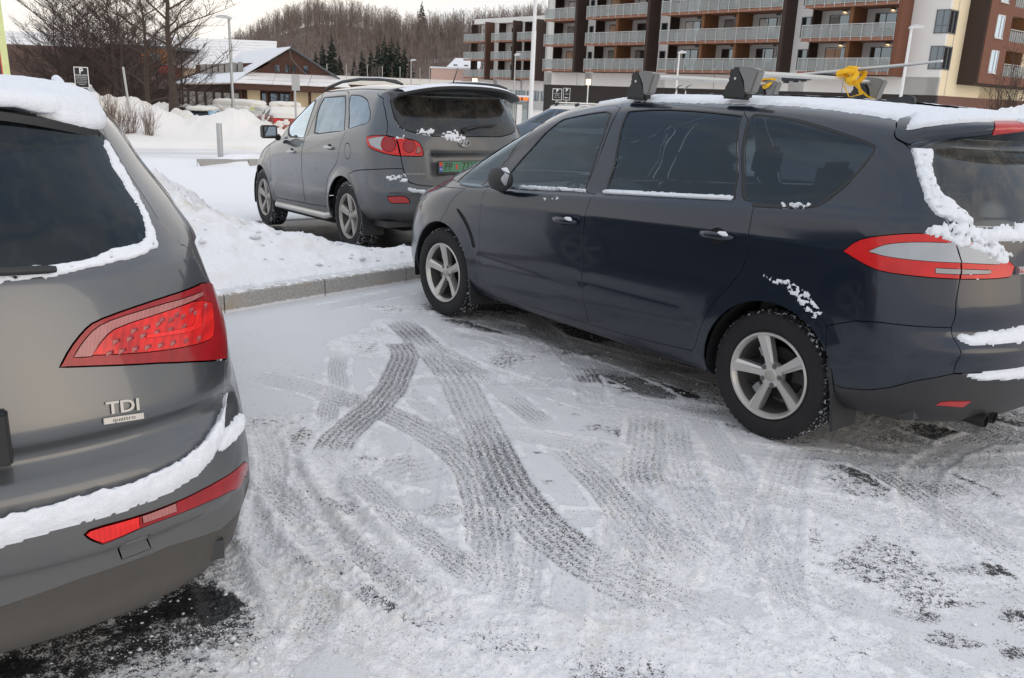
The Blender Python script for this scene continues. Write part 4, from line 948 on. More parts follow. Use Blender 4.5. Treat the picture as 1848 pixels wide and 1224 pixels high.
def smax():
    root = empty('people_carrier', label='dark blue people carrier with snow on its roof and a roof rack', cat='car')
    S = Surf(X1, SMAX_ROWS, smax_mods()); t = TRACE['smax']; M = MATS
    W = S.U[-1]
    def ins(L, d): return [inset(p, d) for p in L]
    gate = across(S, t['tailgate']+[(-905, 0, 560)][:0])
    gl = across(S, [p for p in t['rear_glass_edge'][1:-1]])
    fd, rd = both(S, t['front_door']), both(S, t['rear_door'])
    fg, rg, qg, tg = both(S, t['front_glass']), both(S, t['rear_glass']), both(S, t['quarter_glass']), both(S, t['tri_glass'])
    # bumper: from the seam down to the bottom, round the tail
    bp = uvs(S, t['bumper']); cen = W/2
    arch_pt = S.near((-.30, .93, .62))
    bumper = [[arch_pt]+bp+S.mirror(bp)+S.mirror([arch_pt])+[(W-S.near((-.3, .8, .2))[0], 0), (S.near((-.3, .8, .2))[0], 0)]]
    vp = uvs(S, t['valance'][:-1]+[(-1000, 3, 548)])
    val = [[S.near((-.36, .93, .40))]+vp+S.mirror(vp)+S.mirror([S.near((-.36, .93, .40))])+[(W-S.near((-.3, .8, .2))[0], 0), (S.near((-.3, .8, .2))[0], 0)]]
    ws = front_poly(S, (8.12, 11.6), 0, 20); pillar_clip = None
    hl = front_poly(S, (4.6, 5.8), 6, 17); gr = front_poly(S, (2.7, 4.6), 0, 8); gr2 = front_poly(S, (1.6, 2.5), 0, 9)
    bon = front_poly(S, (6.05, 7.95), 0, 24); fb = front_poly(S, (0, 6.0), 0, 28)
    seal = M['seal_rubber']
    spec = [
     ('front_bumper', fb, M['paint_navy'], 0, False), ('bonnet', bon, M['paint_navy'], 0, False), ('windscreen', ws, M['glass_clear'], -.003, False),
     ('headlamp', hl, M['lamp_clear'], .002, True), ('grille', gr, M['black_plastic'], -.008, False), ('air_intake', gr2, M['black_plastic'], -.01, False),
     ('front_door', fd, M['paint_navy'], 0, True), ('rear_door', rd, M['paint_navy'], 0, True),
     ('front_window_seal', fg, seal, .0005, True), ('front_window', ins(fg, .010), M['glass_front'], -.004, True),
     ('rear_window_seal', rg, seal, .0005, True), ('rear_window', ins(rg, .010), M['glass_privacy'], -.004, True),
     ('quarter_window_seal', qg, seal, .0005, True), ('quarter_window', ins(qg, .020), M['glass_privacy'], -.001, True),
     ('corner_window_seal', tg, seal, .0005, True), ('corner_window', ins(tg, .013), M['glass_clear'], -.002, True),
     ('tailgate', gate, M['paint_navy'], 0, False), ('tailgate_window', gl, M['glass_dirty_rear'], .001, False),
     ('roof_spoiler', across(S, t['spoiler']), M['paint_navy'], .010, False), ('brake_lamp', across(S, t['brake']), M['red_reflector'], .014, False),
     ('rear_bumper', bumper, M['paint_navy'], 0, False), ('bumper_valance', val, M['paint_navy_low'], .002, False),
     ('reflector', both(S, t['reflector']), M['red_reflector'], .003, True),
     ('tail_lamp', both(S, t['tail_lamp']), M['lamp_red'], .004, True), ('tail_lamp_lens', both(S, t['tail_lamp_clear']), M['lamp_clear'], .005, True), ('reversing_lens', both(S, t['tail_lamp_rev']), M['caliper_metal'], .005, True),
     ('gate_lamp', both(S, t['gate_lamp']), M['lamp_red'], .004, True), ('gate_lamp_lens', both(S, t['gate_lamp_clear']), M['lamp_clear'], .005, True), ('gate_reversing_lens', both(S, t['gate_lamp_rev']), M['caliper_metal'], .005, True),
     ('wing_vent', both(S, t['vent']), M['dark_void'], -.006, True),
    ]
    names = {'front_window_seal': 'window_seal', 'rear_window_seal': 'window_seal', 'quarter_window_seal': 'window_seal', 'corner_window_seal': 'window_seal'}
    base_car(root, S, spec, 2.85, .375, M['paint_navy'], None, .333, .222, dict(tyre=M['tyre_snow'], rim=M['alloy'], cap=M['alloy_dirty'], nut=M['nut_metal'], disc=M['disc_metal'], caliper=M['caliper_metal']), 'five', (0.03, 1.47), .335)
    interior(root, (1.45, .45), dash=2.25, zd=.96)
    handle(root, 1.50, .905, S, M['paint_navy'], True); handle(root, .36, .985, S, M['paint_navy'], True)
    # mudflaps
    for xw in (0, 2.85):
        for sg in (1, -1):
            b = MB(); b.prism([(xw-.34, .50), (xw-.375, .36), (xw-.40, .17), (xw-.385, .165), (xw-.36, .34), (xw-.32, .5)], sg*.72, sg*.925, 'y'); b.build('mud_flap', M['black_plastic'], root)
    # folded mirror (left) and mirror right
    for sg in (1, -1):
        b = MB(); y = sg*.985
        prof = [(-.112, .012), (-.10, .045), (-.05, .072), (.02, .080), (.08, .070), (.105, .045), (.112, .012)]
        b.tube([(2.085+h, y, 1.095-.02*h) for h, r in prof], [r for h, r in prof], 16, flat=.55, up=(0, 1, 0))
        b.tube([(2.16, sg*.90, 1.03), (2.15, sg*.97, 1.06)], [.04, .035], 8)
        m = b.build('door_mirror', M['black_plastic'], root)
        b = MB(); b.tube([(2.03, sg*1.022, 1.10), (2.0, sg*1.018, 1.105), (1.985, sg*1.005, 1.10)], [.012, .042, .035], 10, flat=.35, up=(0, 1, 0)); b.build('indicator_lens', M['lamp_clear'], m)
        if sg > 0:
            b = MB(); b.tube([(2.06, 1.0, 1.165), (2.02, 1.0, 1.162), (1.985, .995, 1.145)], [.004, .02, .006], 8, flat=.8); b.build('snow_clump', M['snow_car'], m)
    # vent bars
    for f in (.28, .6):
        pass
    # badge strip across the gate and plate
    pts = []
    for y in np.linspace(.50, -.50, 11):
        u = S.rear(y, .985); p = S.ev([u])[0]; n = S.ev([u], S.N)[0]; pts.append((p+n*.004))
    b = MB(); b.tube([tuple(p) for p in pts], .019, 8, flat=1., up=(0, 0, 1)); st = b.build('trim_strip', M['cap_metal'], root)
    u = S.rear(.455, .985); p = S.ev([u])[0]; n = S.ev([u], S.N)[0]
    text_mesh('badge_letters', 'S-MAX', .032, frame_at(p+n*.024, n), M['plate_red'], st, .001)
    b = MB(); b.box(-1.0, -.985, -.26, .26, .80, .91); pl = b.build('number_plate', M['plate_white'], root, bevel=.003)
    # spoiler lip and brake lamp, rear wiper, exhaust
    b = MB(); b.tube([(-.955, .05, 1.16), (-.955, .33, 1.20), (-.93, .42, 1.215)], [.016, .01, .006], 8); b.build('rear_wiper', M['black_plastic'], root)
    for y in (.52, .43):
        b = MB(); b.lathe([(.028, 0), (.031, .0), (.031, .12), (.028, .12), (.026, 0)], 20, 'x', (-.90, y, .30)); b.build('tail_pipe', M['disc_metal'], root)
    b = MB(); b.prism([(.16, 1.655), (.10, 1.67), (-.04, 1.705), (-.07, 1.70), (-.085, 1.655)], -.02, .02, 'y'); b.build('roof_antenna', M['black_plastic'], root, bevel=.006)
    # snow
    T = lambda *L: [S.near(p) for p in L]
    edge = [(1.75, .45, 1.50), (1.50, .54, 1.58), (1.25, .585, 1.612), (.9, .60, 1.627), (.4, .600, 1.632), (0, .59, 1.61), (-.25, .60, 1.59), (-.33, .61, 1.58)]
    gatee = [(-.41, .665, 1.522), (-.50, .625, 1.535), (-.62, .53, 1.556), (-.72, .38, 1.568), (-.77, .2, 1.573), (-.78, .05, 1.573)]
    e1 = T(*edge); 
    ro = T(*(edge+[(-.345, .585, 1.585), (-.38, .45, 1.60), (-.42, .2, 1.612), (-.43, .02, 1.62)]))
    V1 = S.V[-1]
    pl = ro+[(ro[-1][0], V1+.3), (ro[0][0]-.1, V1+.3)]
    snow_patch(S, [pl], 'roof_snow', M['snow_car'], root, thick=.014, res=.010, rag=.020, edge=.03, seed=3, freq=30)
    snow_patch(S, [S.mirror(pl)], 'roof_snow', M['snow_car'], root, thick=.022, res=.02, rag=.016, edge=.03, seed=4)
    gp = T(*([(-.36, .605, 1.575)]+gatee)) ; 
    g2 = gp+[(W/2, gp[-1][1]), (W/2, V1), (gp[0][0], V1)]
    g3 = T((-.365, .60, 1.58), *gatee); ga = g3+S.mirror(g3)
    b = [(-.44, 0, 1.62)]
    top = T((-.355, .57, 1.595), (-.40, .40, 1.607), (-.44, .15, 1.617))
    ga = top[::-1][-3:]; ga = list(reversed(top)); ga = T(*gatee[::-1])+top
    snow_patch(S, [ga+[(W/2+.3, V1+.3), (W/2+.3, T(gatee[-1])[0][1])]], 'spoiler_snow', M['snow_car'], root, thick=.018, res=.009, rag=.012, edge=.02, seed=6, lift=.011)
    # side ledges
    def strip(a, b_, h, name, seed, th=.012, holes=0., rag=.008):
        L = [(a[0]+(b_[0]-a[0])*i/12, a[1]+(b_[1]-a[1])*i/12) for i in range(13)]
        p = [S.side(x, z+h) for x, z in L]+[S.side(x, z) for x, z in reversed(L)]
        snow_patch(S, [p], name, M['snow_car'], root, thick=th, res=.005, rag=rag, edge=.008, seed=seed, holes=holes, freq=30)
    strip((2.03, 1.040), (1.40, 1.083), .016, 'ledge_snow', 11, holes=.40)
    strip((1.24, 1.093), (.34, 1.160), .020, 'ledge_snow', 12, th=.014)
    strip((.05, 1.165), (-.10, 1.180), .015, 'ledge_snow', 13, holes=.5)
    strip((1.75, .99), (1.60, 1.02), .02, 'ledge_snow', 14, th=.004, holes=.56)
    # arch snow
    L = [(.06, .83), (-.08, .83), (-.18, .79), (-.27, .72), (-.24, .68), (-.15, .74), (-.05, .80), (.04, .815)]
    snow_patch(S, [[S.side(*q) for q in L]], 'arch_snow', M['snow_car'], root, thick=.005, res=.005, rag=.014, edge=.010, seed=15, holes=.47, freq=30)
    def acr(L):
        h = len(L)//2; a, b_ = uvs(S, L[:h]), uvs(S, L[h:]); return a+S.mirror(a)+S.mirror(b_)+b_
    # rear window rim and lamp snow
    rim = [(1644, 271), (1682, 275), (1682, 300), (1693, 335), (1715, 365), (1760, 408), (1716, 401), (1697, 392), (1670, 364), (1655, 317)]
    snow_patch(S, [uvs(S, t['snow_rim'])], 'window_snow', M['snow_car'], root, thick=.016, res=.006, rag=.012, edge=.014, seed=21, freq=30, holes=.22)
    snow_patch(S, [uvs(S, t['snow_lamp'])], 'lamp_snow', M['snow_car'], root, thick=.010, res=.006, rag=.016, edge=.02, seed=22, freq=26, holes=.36)
    snow_patch(S, [acr(t['snow_gate'])], 'gate_snow', M['snow_car'], root, thick=.017, res=.007, rag=.016, edge=.02, seed=23)
    snow_patch(S, [acr(t['snow_step'])], 'gate_snow', M['snow_car'], root, thick=.015, res=.007, rag=.013, edge=.018, seed=24)
    snow_patch(S, [acr(t['snow_step2'])], 'gate_snow', M['snow_car'], root, thick=.018, res=.008, rag=.008, edge=.014, seed=25)
    place(root, 1.973, 4.642, 2.2634, 0, 0)
    # roof rack: two bars (a thing of its own, carried by the car)
    rk = empty('roof_rack', label='silver two-bar roof rack clamped on the dark blue people carrier', cat='roof rack')
    for x, zb, yy in ((1.24, 1.758, .60), (.52, 1.782, .62)):
        b = MB(); b.tube([(x, y, zb+.006*(1-(y/.6)**2)) for y in np.linspace(yy-.02, -yy+.02, 13)], .0165, 12, flat=.8); b.build('cross_bar', M['bar_metal'], rk)
        for sg in (1, -1):
            y = sg*yy
            b = MB(); b.prism([(x+.14, zb-.13), (x-.02, zb-.135), (x-.03, zb-.10), (x-.005, zb-.04), (x+.035, zb+.028), (x+.085, zb+.03), (x+.105, zb+.005), (x+.095, zb-.03), (x+.12, zb-.07)], y-.035 if sg > 0 else y+.035, y+sg*.028, 'y'); f = b.build('foot_clamp', M['black_plastic'], rk, bevel=.012)
            b = MB(); b.prism([(x-.015, zb-.105), (x-.055, zb-.10), (x-.075, zb-.03), (x-.09, zb+.014), (x-.05, zb+.026), (x+.03, zb+.032), (x+.04, zb+.02), (x+.0, zb-.04)], y-sg*.03, y+sg*.034, 'y'); b.build('foot_cover', M['foot_grey'], f, bevel=.01)
            b = MB(); b.lathe([(.0005, 0), (.007, 0), (.008, -.004*sg)], 10, 'y', (x+.055, y+sg*.0295, zb-.028)); b.build('lock', M['cap_metal'], f)
    place(rk, 1.973, 4.642, 2.2634, 0, 0)
    # strapped carrier arm
    cr = empty('carrier_arm', label='long thin grey carrier arm tied across the roof rack of the dark blue people carrier', cat='roof carrier')
    a0, a1 = Vector((1.22, -.50, 1.79)), Vector((-.05, -.30, 1.884)); d = a1-a0
    b = MB(); b.tube([a0+d*.38, a0+d*.55, a0+d*.8, a0+d*.93], [.016, .014, .010, .003], 8, flat=.6); b.build('rail', M['foot_grey'], cr)
    off = Vector((0, .028, .004)); b = MB(); b.tube([a0+off, a0+off+d*.55, a0+off+d*.97, a0+off+d], [.008, .010, .007, .009], 8, flat=.7); b.build('rail', M['bar_metal'], cr)
    b = MB(); b.tube([a0+d*.14+Vector((0, 0, -.01)), a0+d*.3+Vector((0, 0, -.012)), a0+d*.45], [.02, .024, .008], 10); b.build('clamp_arm', M['black_plastic'], cr)
    for f in (.16, .22, .27):
        p = a0+d*f; b = MB(); b.lathe([(.0005, -.04), (.018, -.04), (.02, -.025), (.012, -.012), (.012, .01)], 10, 'z', tuple(p)); b.build('knob', M['black_plastic'], cr)
    place(cr, 1.973, 4.642, 2.2634, 0, 0)
    # yellow straps
    for k, (x, z, lab) in enumerate(((.50, 1.80, 'yellow lashing strap tied round the rear roof bar and carrier arm'), (1.24, 1.76, 'yellow lashing strap on the far foot of the front roof bar'))):
        s = empty('lashing_strap', label=lab, cat='strap', group='yellow lashing straps on the roof rack')
        rr = random.Random(5+k); yy = -.36 if k == 0 else -.56
        for j in range(4 if k == 0 else 2):
            c = Vector((x, yy+.03*j-.03, z)); a = rr.uniform(-.5, .5); rx, rz_ = (rr.uniform(.035, .06), rr.uniform(.022, .045)) if k == 0 else (.04, .03)
            pts = [c+Vector((rx*math.cos(q)*math.cos(a), rx*math.cos(q)*math.sin(a)+.02*math.sin(2*q), rz_*math.sin(q)+.01)) for q in np.linspace(0, 2*PI, 15)]
            b = MB(); b.tube(pts, .013, 6, flat=.3, up=(0, 1, 0)); b.build('loop', M['strap_yellow'], s)
        b = MB(); b.tube([Vector((x+.05, yy+.05, z+.02)), Vector((x+.03, yy-.07, z-.03)), Vector((x-.01, yy-.18, z-.10)), Vector((x-.03, -.62, z-.12))] if k == 0 else [Vector((x, yy, z)), Vector((x-.05, yy-.05, z-.06)), Vector((x-.08, -.62, z-.10))], .014, 6, flat=.25); b.build('strap_tail', M['strap_yellow'], s)
        if k == 0:
            b = MB(); b.tube([Vector((x-.02, yy+.1, z+.03)), Vector((x-.05, yy+.02, z-.03)), Vector((x-.04, yy-.05, z-.09)), Vector((x+.02, yy-.03, z-.11)), Vector((x+.05, yy, z-.04))], .011, 6, flat=.3); b.build('strap_tail', M['strap_yellow'], s)
        place(s, 1.973, 4.642, 2.2634, 0, 0)
    return root, S

def santa():
    root = empty('estate_suv', label='dirty grey estate SUV with a green number plate beyond the snow bank', cat='car')
    S = Surf(X2, SANTA_ROWS, santa_mods()); t = TRACE['santa']; M = MATS; W = S.U[-1]
    P = M['paint_slate']; seal = M['seal_rubber']
    def ins(L, d): return [inset(p, d) for p in L]
    gate = across(S, t['tailgate']+[(-1030, 300, 690)])
    gl = across(S, t['gate_glass'][:6][::1]+[(-800, 3, 1578)][:0]) if False else None
    g = t['gate_glass']; half = [q for q in g if q[1] > 20]
    half = sorted(half, key=lambda q: 0)  # keep order: starts left top, over the top to centre, then bottom back
    i = max(range(len(g)), key=lambda k: g[k][2] if abs(g[k][1]) < 160 else -9)
    loop = g[6:7]  # not used
    top = g[0:6]; bot = g[6:]
    gl = [uvs(S, bot+[g[0]]+top)+S.mirror(uvs(S, bot+[g[0]]+top))]
    bp = uvs(S, t['bumper']+[(-1030, 300, 690)])
    arch_pt = S.near((-.30, .94, .66)); lowu = S.near((-.3, .8, .25))[0]
    bumper = [[arch_pt]+bp[1:]+S.mirror(bp[1:])+S.mirror([arch_pt])+[(W-lowu, 0), (lowu, 0)]]
    fd, rd = both(S, t['front_door']), both(S, t['rear_door'])
    fg, rg, qg = both(S, t['front_glass']), both(S, t['rear_glass']), both(S, t['quarter_glass'])
    spec = [
     ('front_bumper', front_poly(S, (0, 6.0), 0, 28), P, 0, False), ('bonnet', front_poly(S, (6.05, 7.95), 0, 24), P, 0, False), ('windscreen', front_poly(S, (8.15, 11.4), 0, 18), M['glass_clear'], -.003, False),
     ('headlamp', front_poly(S, (4.6, 6.0), 9, 24), M['lamp_clear'], .002, True), ('grille', front_poly(S, (3.9, 4.6), 0, 8), M['black_plastic'], -.008, False), ('air_intake', front_poly(S, (1.6, 2.6), 0, 9), M['black_plastic'], -.01, False),
     ('front_door', fd, P, 0, True), ('rear_door', rd, P, 0, True),
     ('window_seal', fg, seal, .0005, True), ('front_window', ins(fg, .020), M['glass_side'], -.004, True),
     ('rear_window_seal', rg, seal, .0005, True), ('rear_window', ins(rg, .020), M['glass_frost'], -.003, True),
     ('quarter_window_seal', qg, seal, .0005, True), ('quarter_window', ins(qg, .014), M['glass_frost'], -.002, True),
     ('tailgate', gate, P, 0, False), ('tailgate_window', gl, M['glass_santa_rear'], .002, False), ('rear_bumper', bumper, P, .001, False),
     ('tail_lamp', both(S, t['tail_lamp']), M['lamp_red'], .004, True), ('tail_lamp_lens', both(S, t['tail_lamp_clear']), M['lamp_clear'], .005, True), ('tail_lamp_ring', both(S, t['tail_lamp_dark']), M['lamp_red_dark'], .006, True),
     ('gate_lamp', both(S, t['gate_lamp']), M['lamp_red'], .004, True), ('gate_lamp_ring', both(S, t['gate_lamp_dark']), M['lamp_red_dark'], .006, True), ('gate_lamp_lens', both(S, t['gate_lamp_clear']), M['lamp_clear_red'], .006, True),
     ('reflector', both(S, t['reflector']), M['red_reflector'], .004, True), ('fuel_flap', [uvs(S, t['fuel'])], P, .0, False),
    ]
    base_car(root, S, spec, 2.70, .405, P, None, .362, .235, dict(tyre=M['tyre_snow'], rim=M['alloy_dirty'], cap=M['alloy_dirty'], nut=M['nut_metal'], disc=M['disc_metal'], caliper=M['disc_metal']), 'wide', (PI*.5+.05, PI*.5+.1), .365, gp=.0042)
    interior(root, (1.25, .3), zs=.5, dash=1.95, zd=1.02)
    for x, z in ((1.50, .97), (.36, 1.045)): handle(root, x, z, S, M['cap_metal'], False, .18)
    for y0 in (.86, -.86):
        b = MB(); b.tube([(2.22, y0*1.0, .34), (2.15, y0*1.06, .31), (.55, y0*1.06, .31), (.47, y0, .34)], .038, 12); b.build('side_step', M['bar_metal'], root)
    for xw in (0, 2.7):
        for sg in (1, -1):
            b = MB(); b.prism([(xw-.37, .52), (xw-.41, .38), (xw-.43, .2), (xw-.415, .2), (xw-.39, .36), (xw-.34, .52)], sg*.70, sg*.925, 'y'); b.build('mud_flap', M['black_plastic'], root)
    for sg in (1, -1):
        b = MB(); b.tube([(2.02, sg*.90, 1.12), (1.99, sg*.95, 1.13)], [.05, .035], 8)
        b.box(1.935, 2.05, sg*.94 if sg > 0 else sg*1.12, sg*1.12 if sg > 0 else sg*.94, 1.11, 1.265); m = b.build('door_mirror', M['black_plastic'], root, bevel=.028)
        b = MB(); b.box(1.930, 1.934, *(sorted((sg*.965, sg*1.10))), 1.13, 1.245); b.build('mirror_glass', M['mirror_glass'], m, bevel=.001)
        # roof rails
        b = MB(); x0, x1 = (-.62, 1.25)
        b.tube([(-.70, sg*.60, 1.665), (-.55, sg*.595, 1.695), (-.3, sg*.59, 1.722), (.3, sg*.585, 1.748), (.8, sg*.58, 1.738), (1.2, sg*.575, 1.69), (1.3, sg*.57, 1.665)], [.012, .022, .017, .016, .017, .02, .012], 10, flat=.9); r = b.build('roof_rail', M['black_plastic'], root)
        b = MB(); b.tube([(-.5, sg*.595, 1.716), (-.2, sg*.59, 1.745), (.3, sg*.585, 1.766), (.8, sg*.58, 1.755)], [.004, .011, .011, .003], 8, flat=.6); b.build('snow_ridge', M['snow_car'], r)
    # spoiler
    ys = np.linspace(-.70, .70, 25); V = []
    for y in ys:
        e = abs(y)/.70; c = 1-e**3
        xf = -.70-.12*c; xb = -.80-.21*c; z = 1.668-.085*e**2.6
        V += [(xf+.1, y, z+.006), (xb, y, z-.012), (xb+.006, y, z-.036), (xf+.05, y, z-.062)]
    F = [(4*i+j, 4*i+(j+1) % 4, 4*i+4+(j+1) % 4, 4*i+4+j) for i in range(len(ys)-1) for j in range(4)]
    b = MB(); b.add(V, F, True); b.add(V[:4], [(0, 1, 2, 3)]); b.add(V[-4:], [(3, 2, 1, 0)]); sp = b.build('roof_spoiler', M['black_plastic'], root)
    b = MB(); V = []
    for y in ys[1:-1]:
        e = abs(y)/.70; c = 1-e**3; xf = -.66-.12*c; xb = -.79-.20*c; z = 1.668-.085*e**2.6
        V += [(xf+.14, y, z+.008), (xf, y, z+.022), (xb+.05, y, z+.012), (xb+.005, y, z-.008)]
    F = [(4*i+j, 4*i+(j+1), 4*i+4+(j+1), 4*i+4+j) for i in range(len(ys)-3) for j in range(3)]
    b.add(V, F, True); b.build('snow_cover', M['snow_car'], sp)
    b = MB(); b.tube([(-.45, -.1, 1.70), (-.56, -.1, 1.86)], [.007, .003], 6); b.build('roof_antenna', M['black_plastic'], root)
    # gate details
    def onr(y, z, o=.0): u = S.rear(y, z); p = S.ev([u])[0]; n = S.ev([u], S.N)[0]; return Vector(p+n*o), Vector(n)
    p, n = onr(.07, 1.12, .006); Mx = frame_at(p, n)
    b = MB(); b.tube([Mx @ Vector((.060*math.cos(q), .034*math.sin(q), .006)) for q in np.linspace(0, 2*PI, 25)], .0055, 6)
    b.tube([Mx @ Vector(q) for q in ((-.032, -.026, .006), (-.018, -.002, .007), (-.012, .027, .006))], .006, 6)
    b.tube([Mx @ Vector(q) for q in ((.012, -.027, .006), (.018, .002, .007), (.032, .026, .006))], .006, 6)
    b.tube([Mx @ Vector(q) for q in ((-.022, .004, .007), (0, -.002, .008), (.022, -.004, .007))], .006, 6); b.build('badge', M['chrome'], root)
    p, n = onr(.585, .828, .003); text_mesh('badge_letters', 'HYUNDAI', .030, frame_at(p, n), M['chrome'], root, .002, sx=1.35)
    b = MB(); b.tube([onr(.05, 1.245, .03)[0], onr(-.10, 1.275, .03)[0], onr(-.33, 1.29, .028)[0]], [.017, .011, .008], 8); b.tube([onr(.06, 1.235, .01)[0], onr(.05, 1.25, .035)[0]], [.03, .02], 10); b.build('rear_wiper', M['black_plastic'], root)
    # plate
    px = min(onr(y, .90)[0].x for y in (.36, .1, -.15))-.012
    M0 = Matrix(((0, 0, -1, px), (-1, 0, 0, .105), (0, 1, 0, .892), (0, 0, 0, 1)))
    b = MB(); b.box(-.27, .27, -.068, .062, -.004, .008, M0); pr = b.build('plate_frame', M['plate_black'], root, bevel=.003)
    b = MB(); b.box(-.258, .258, -.044, .054, .008, .0105, M0); b.build('number_plate', M['plate_green'], pr)
    b = MB(); b.box(-.256, -.222, -.042, .052, .0105, .0112, M0); b.build('country_strip', M['plate_blue'], pr)
    b = MB(); b.box(-.256, -.222, .006, .052, .0112, .0116, M0); b.build('country_strip', M['plate_red'], pr)
    text_mesh('plate_letters', 'PP', .108, M0 @ Matrix.Translation((-.155, .004, .011)), M['plate_black'], pr, .001, sx=.82)
    b = MB(); b.box(-.072, -.052, -.02, .028, .0105, .0115, M0); b.build('plate_sticker', M['plate_red'], pr)
    text_mesh('plate_letters', '7733', .108, M0 @ Matrix.Translation((.085, .004, .011)), M['plate_black'], pr, .001, sx=.82)
    text_mesh('plate_letters', 'N', .03, M0 @ Matrix.Translation((-.239, -.02, .0118)), M['plate_white'], pr, .001)
    # snow bits
    for k, th, ho in (('snow_bumper', .007, .46), ('snow_logo', .006, .42), ('snow_glass', .008, .2), ('snow_lamp', .008, .2)):
        snow_patch(S, [uvs(S, t[k])], 'snow_clump', M['snow_car'], root, thick=th, res=.0055, rag=.022, edge=.012, seed=len(k), holes=ho, freq=22)
    L = [(-.98, .72, .74), (-1.04, .60, .705), (-1.06, .4, .69), (-1.06, .2, .69), (-1.06, .2, .665), (-1.06, .4, .665), (-1.05, .6, .675), (-1.0, .70, .70)]
    snow_patch(S, [[S.near(q) for q in L]], 'bumper_snow', M['snow_car'], root, thick=.03, res=.01, rag=.012, edge=.02, seed=8)
    place(root, -1.009, 9.390, 2.1717, -.0193, -.0451)
    return root, S

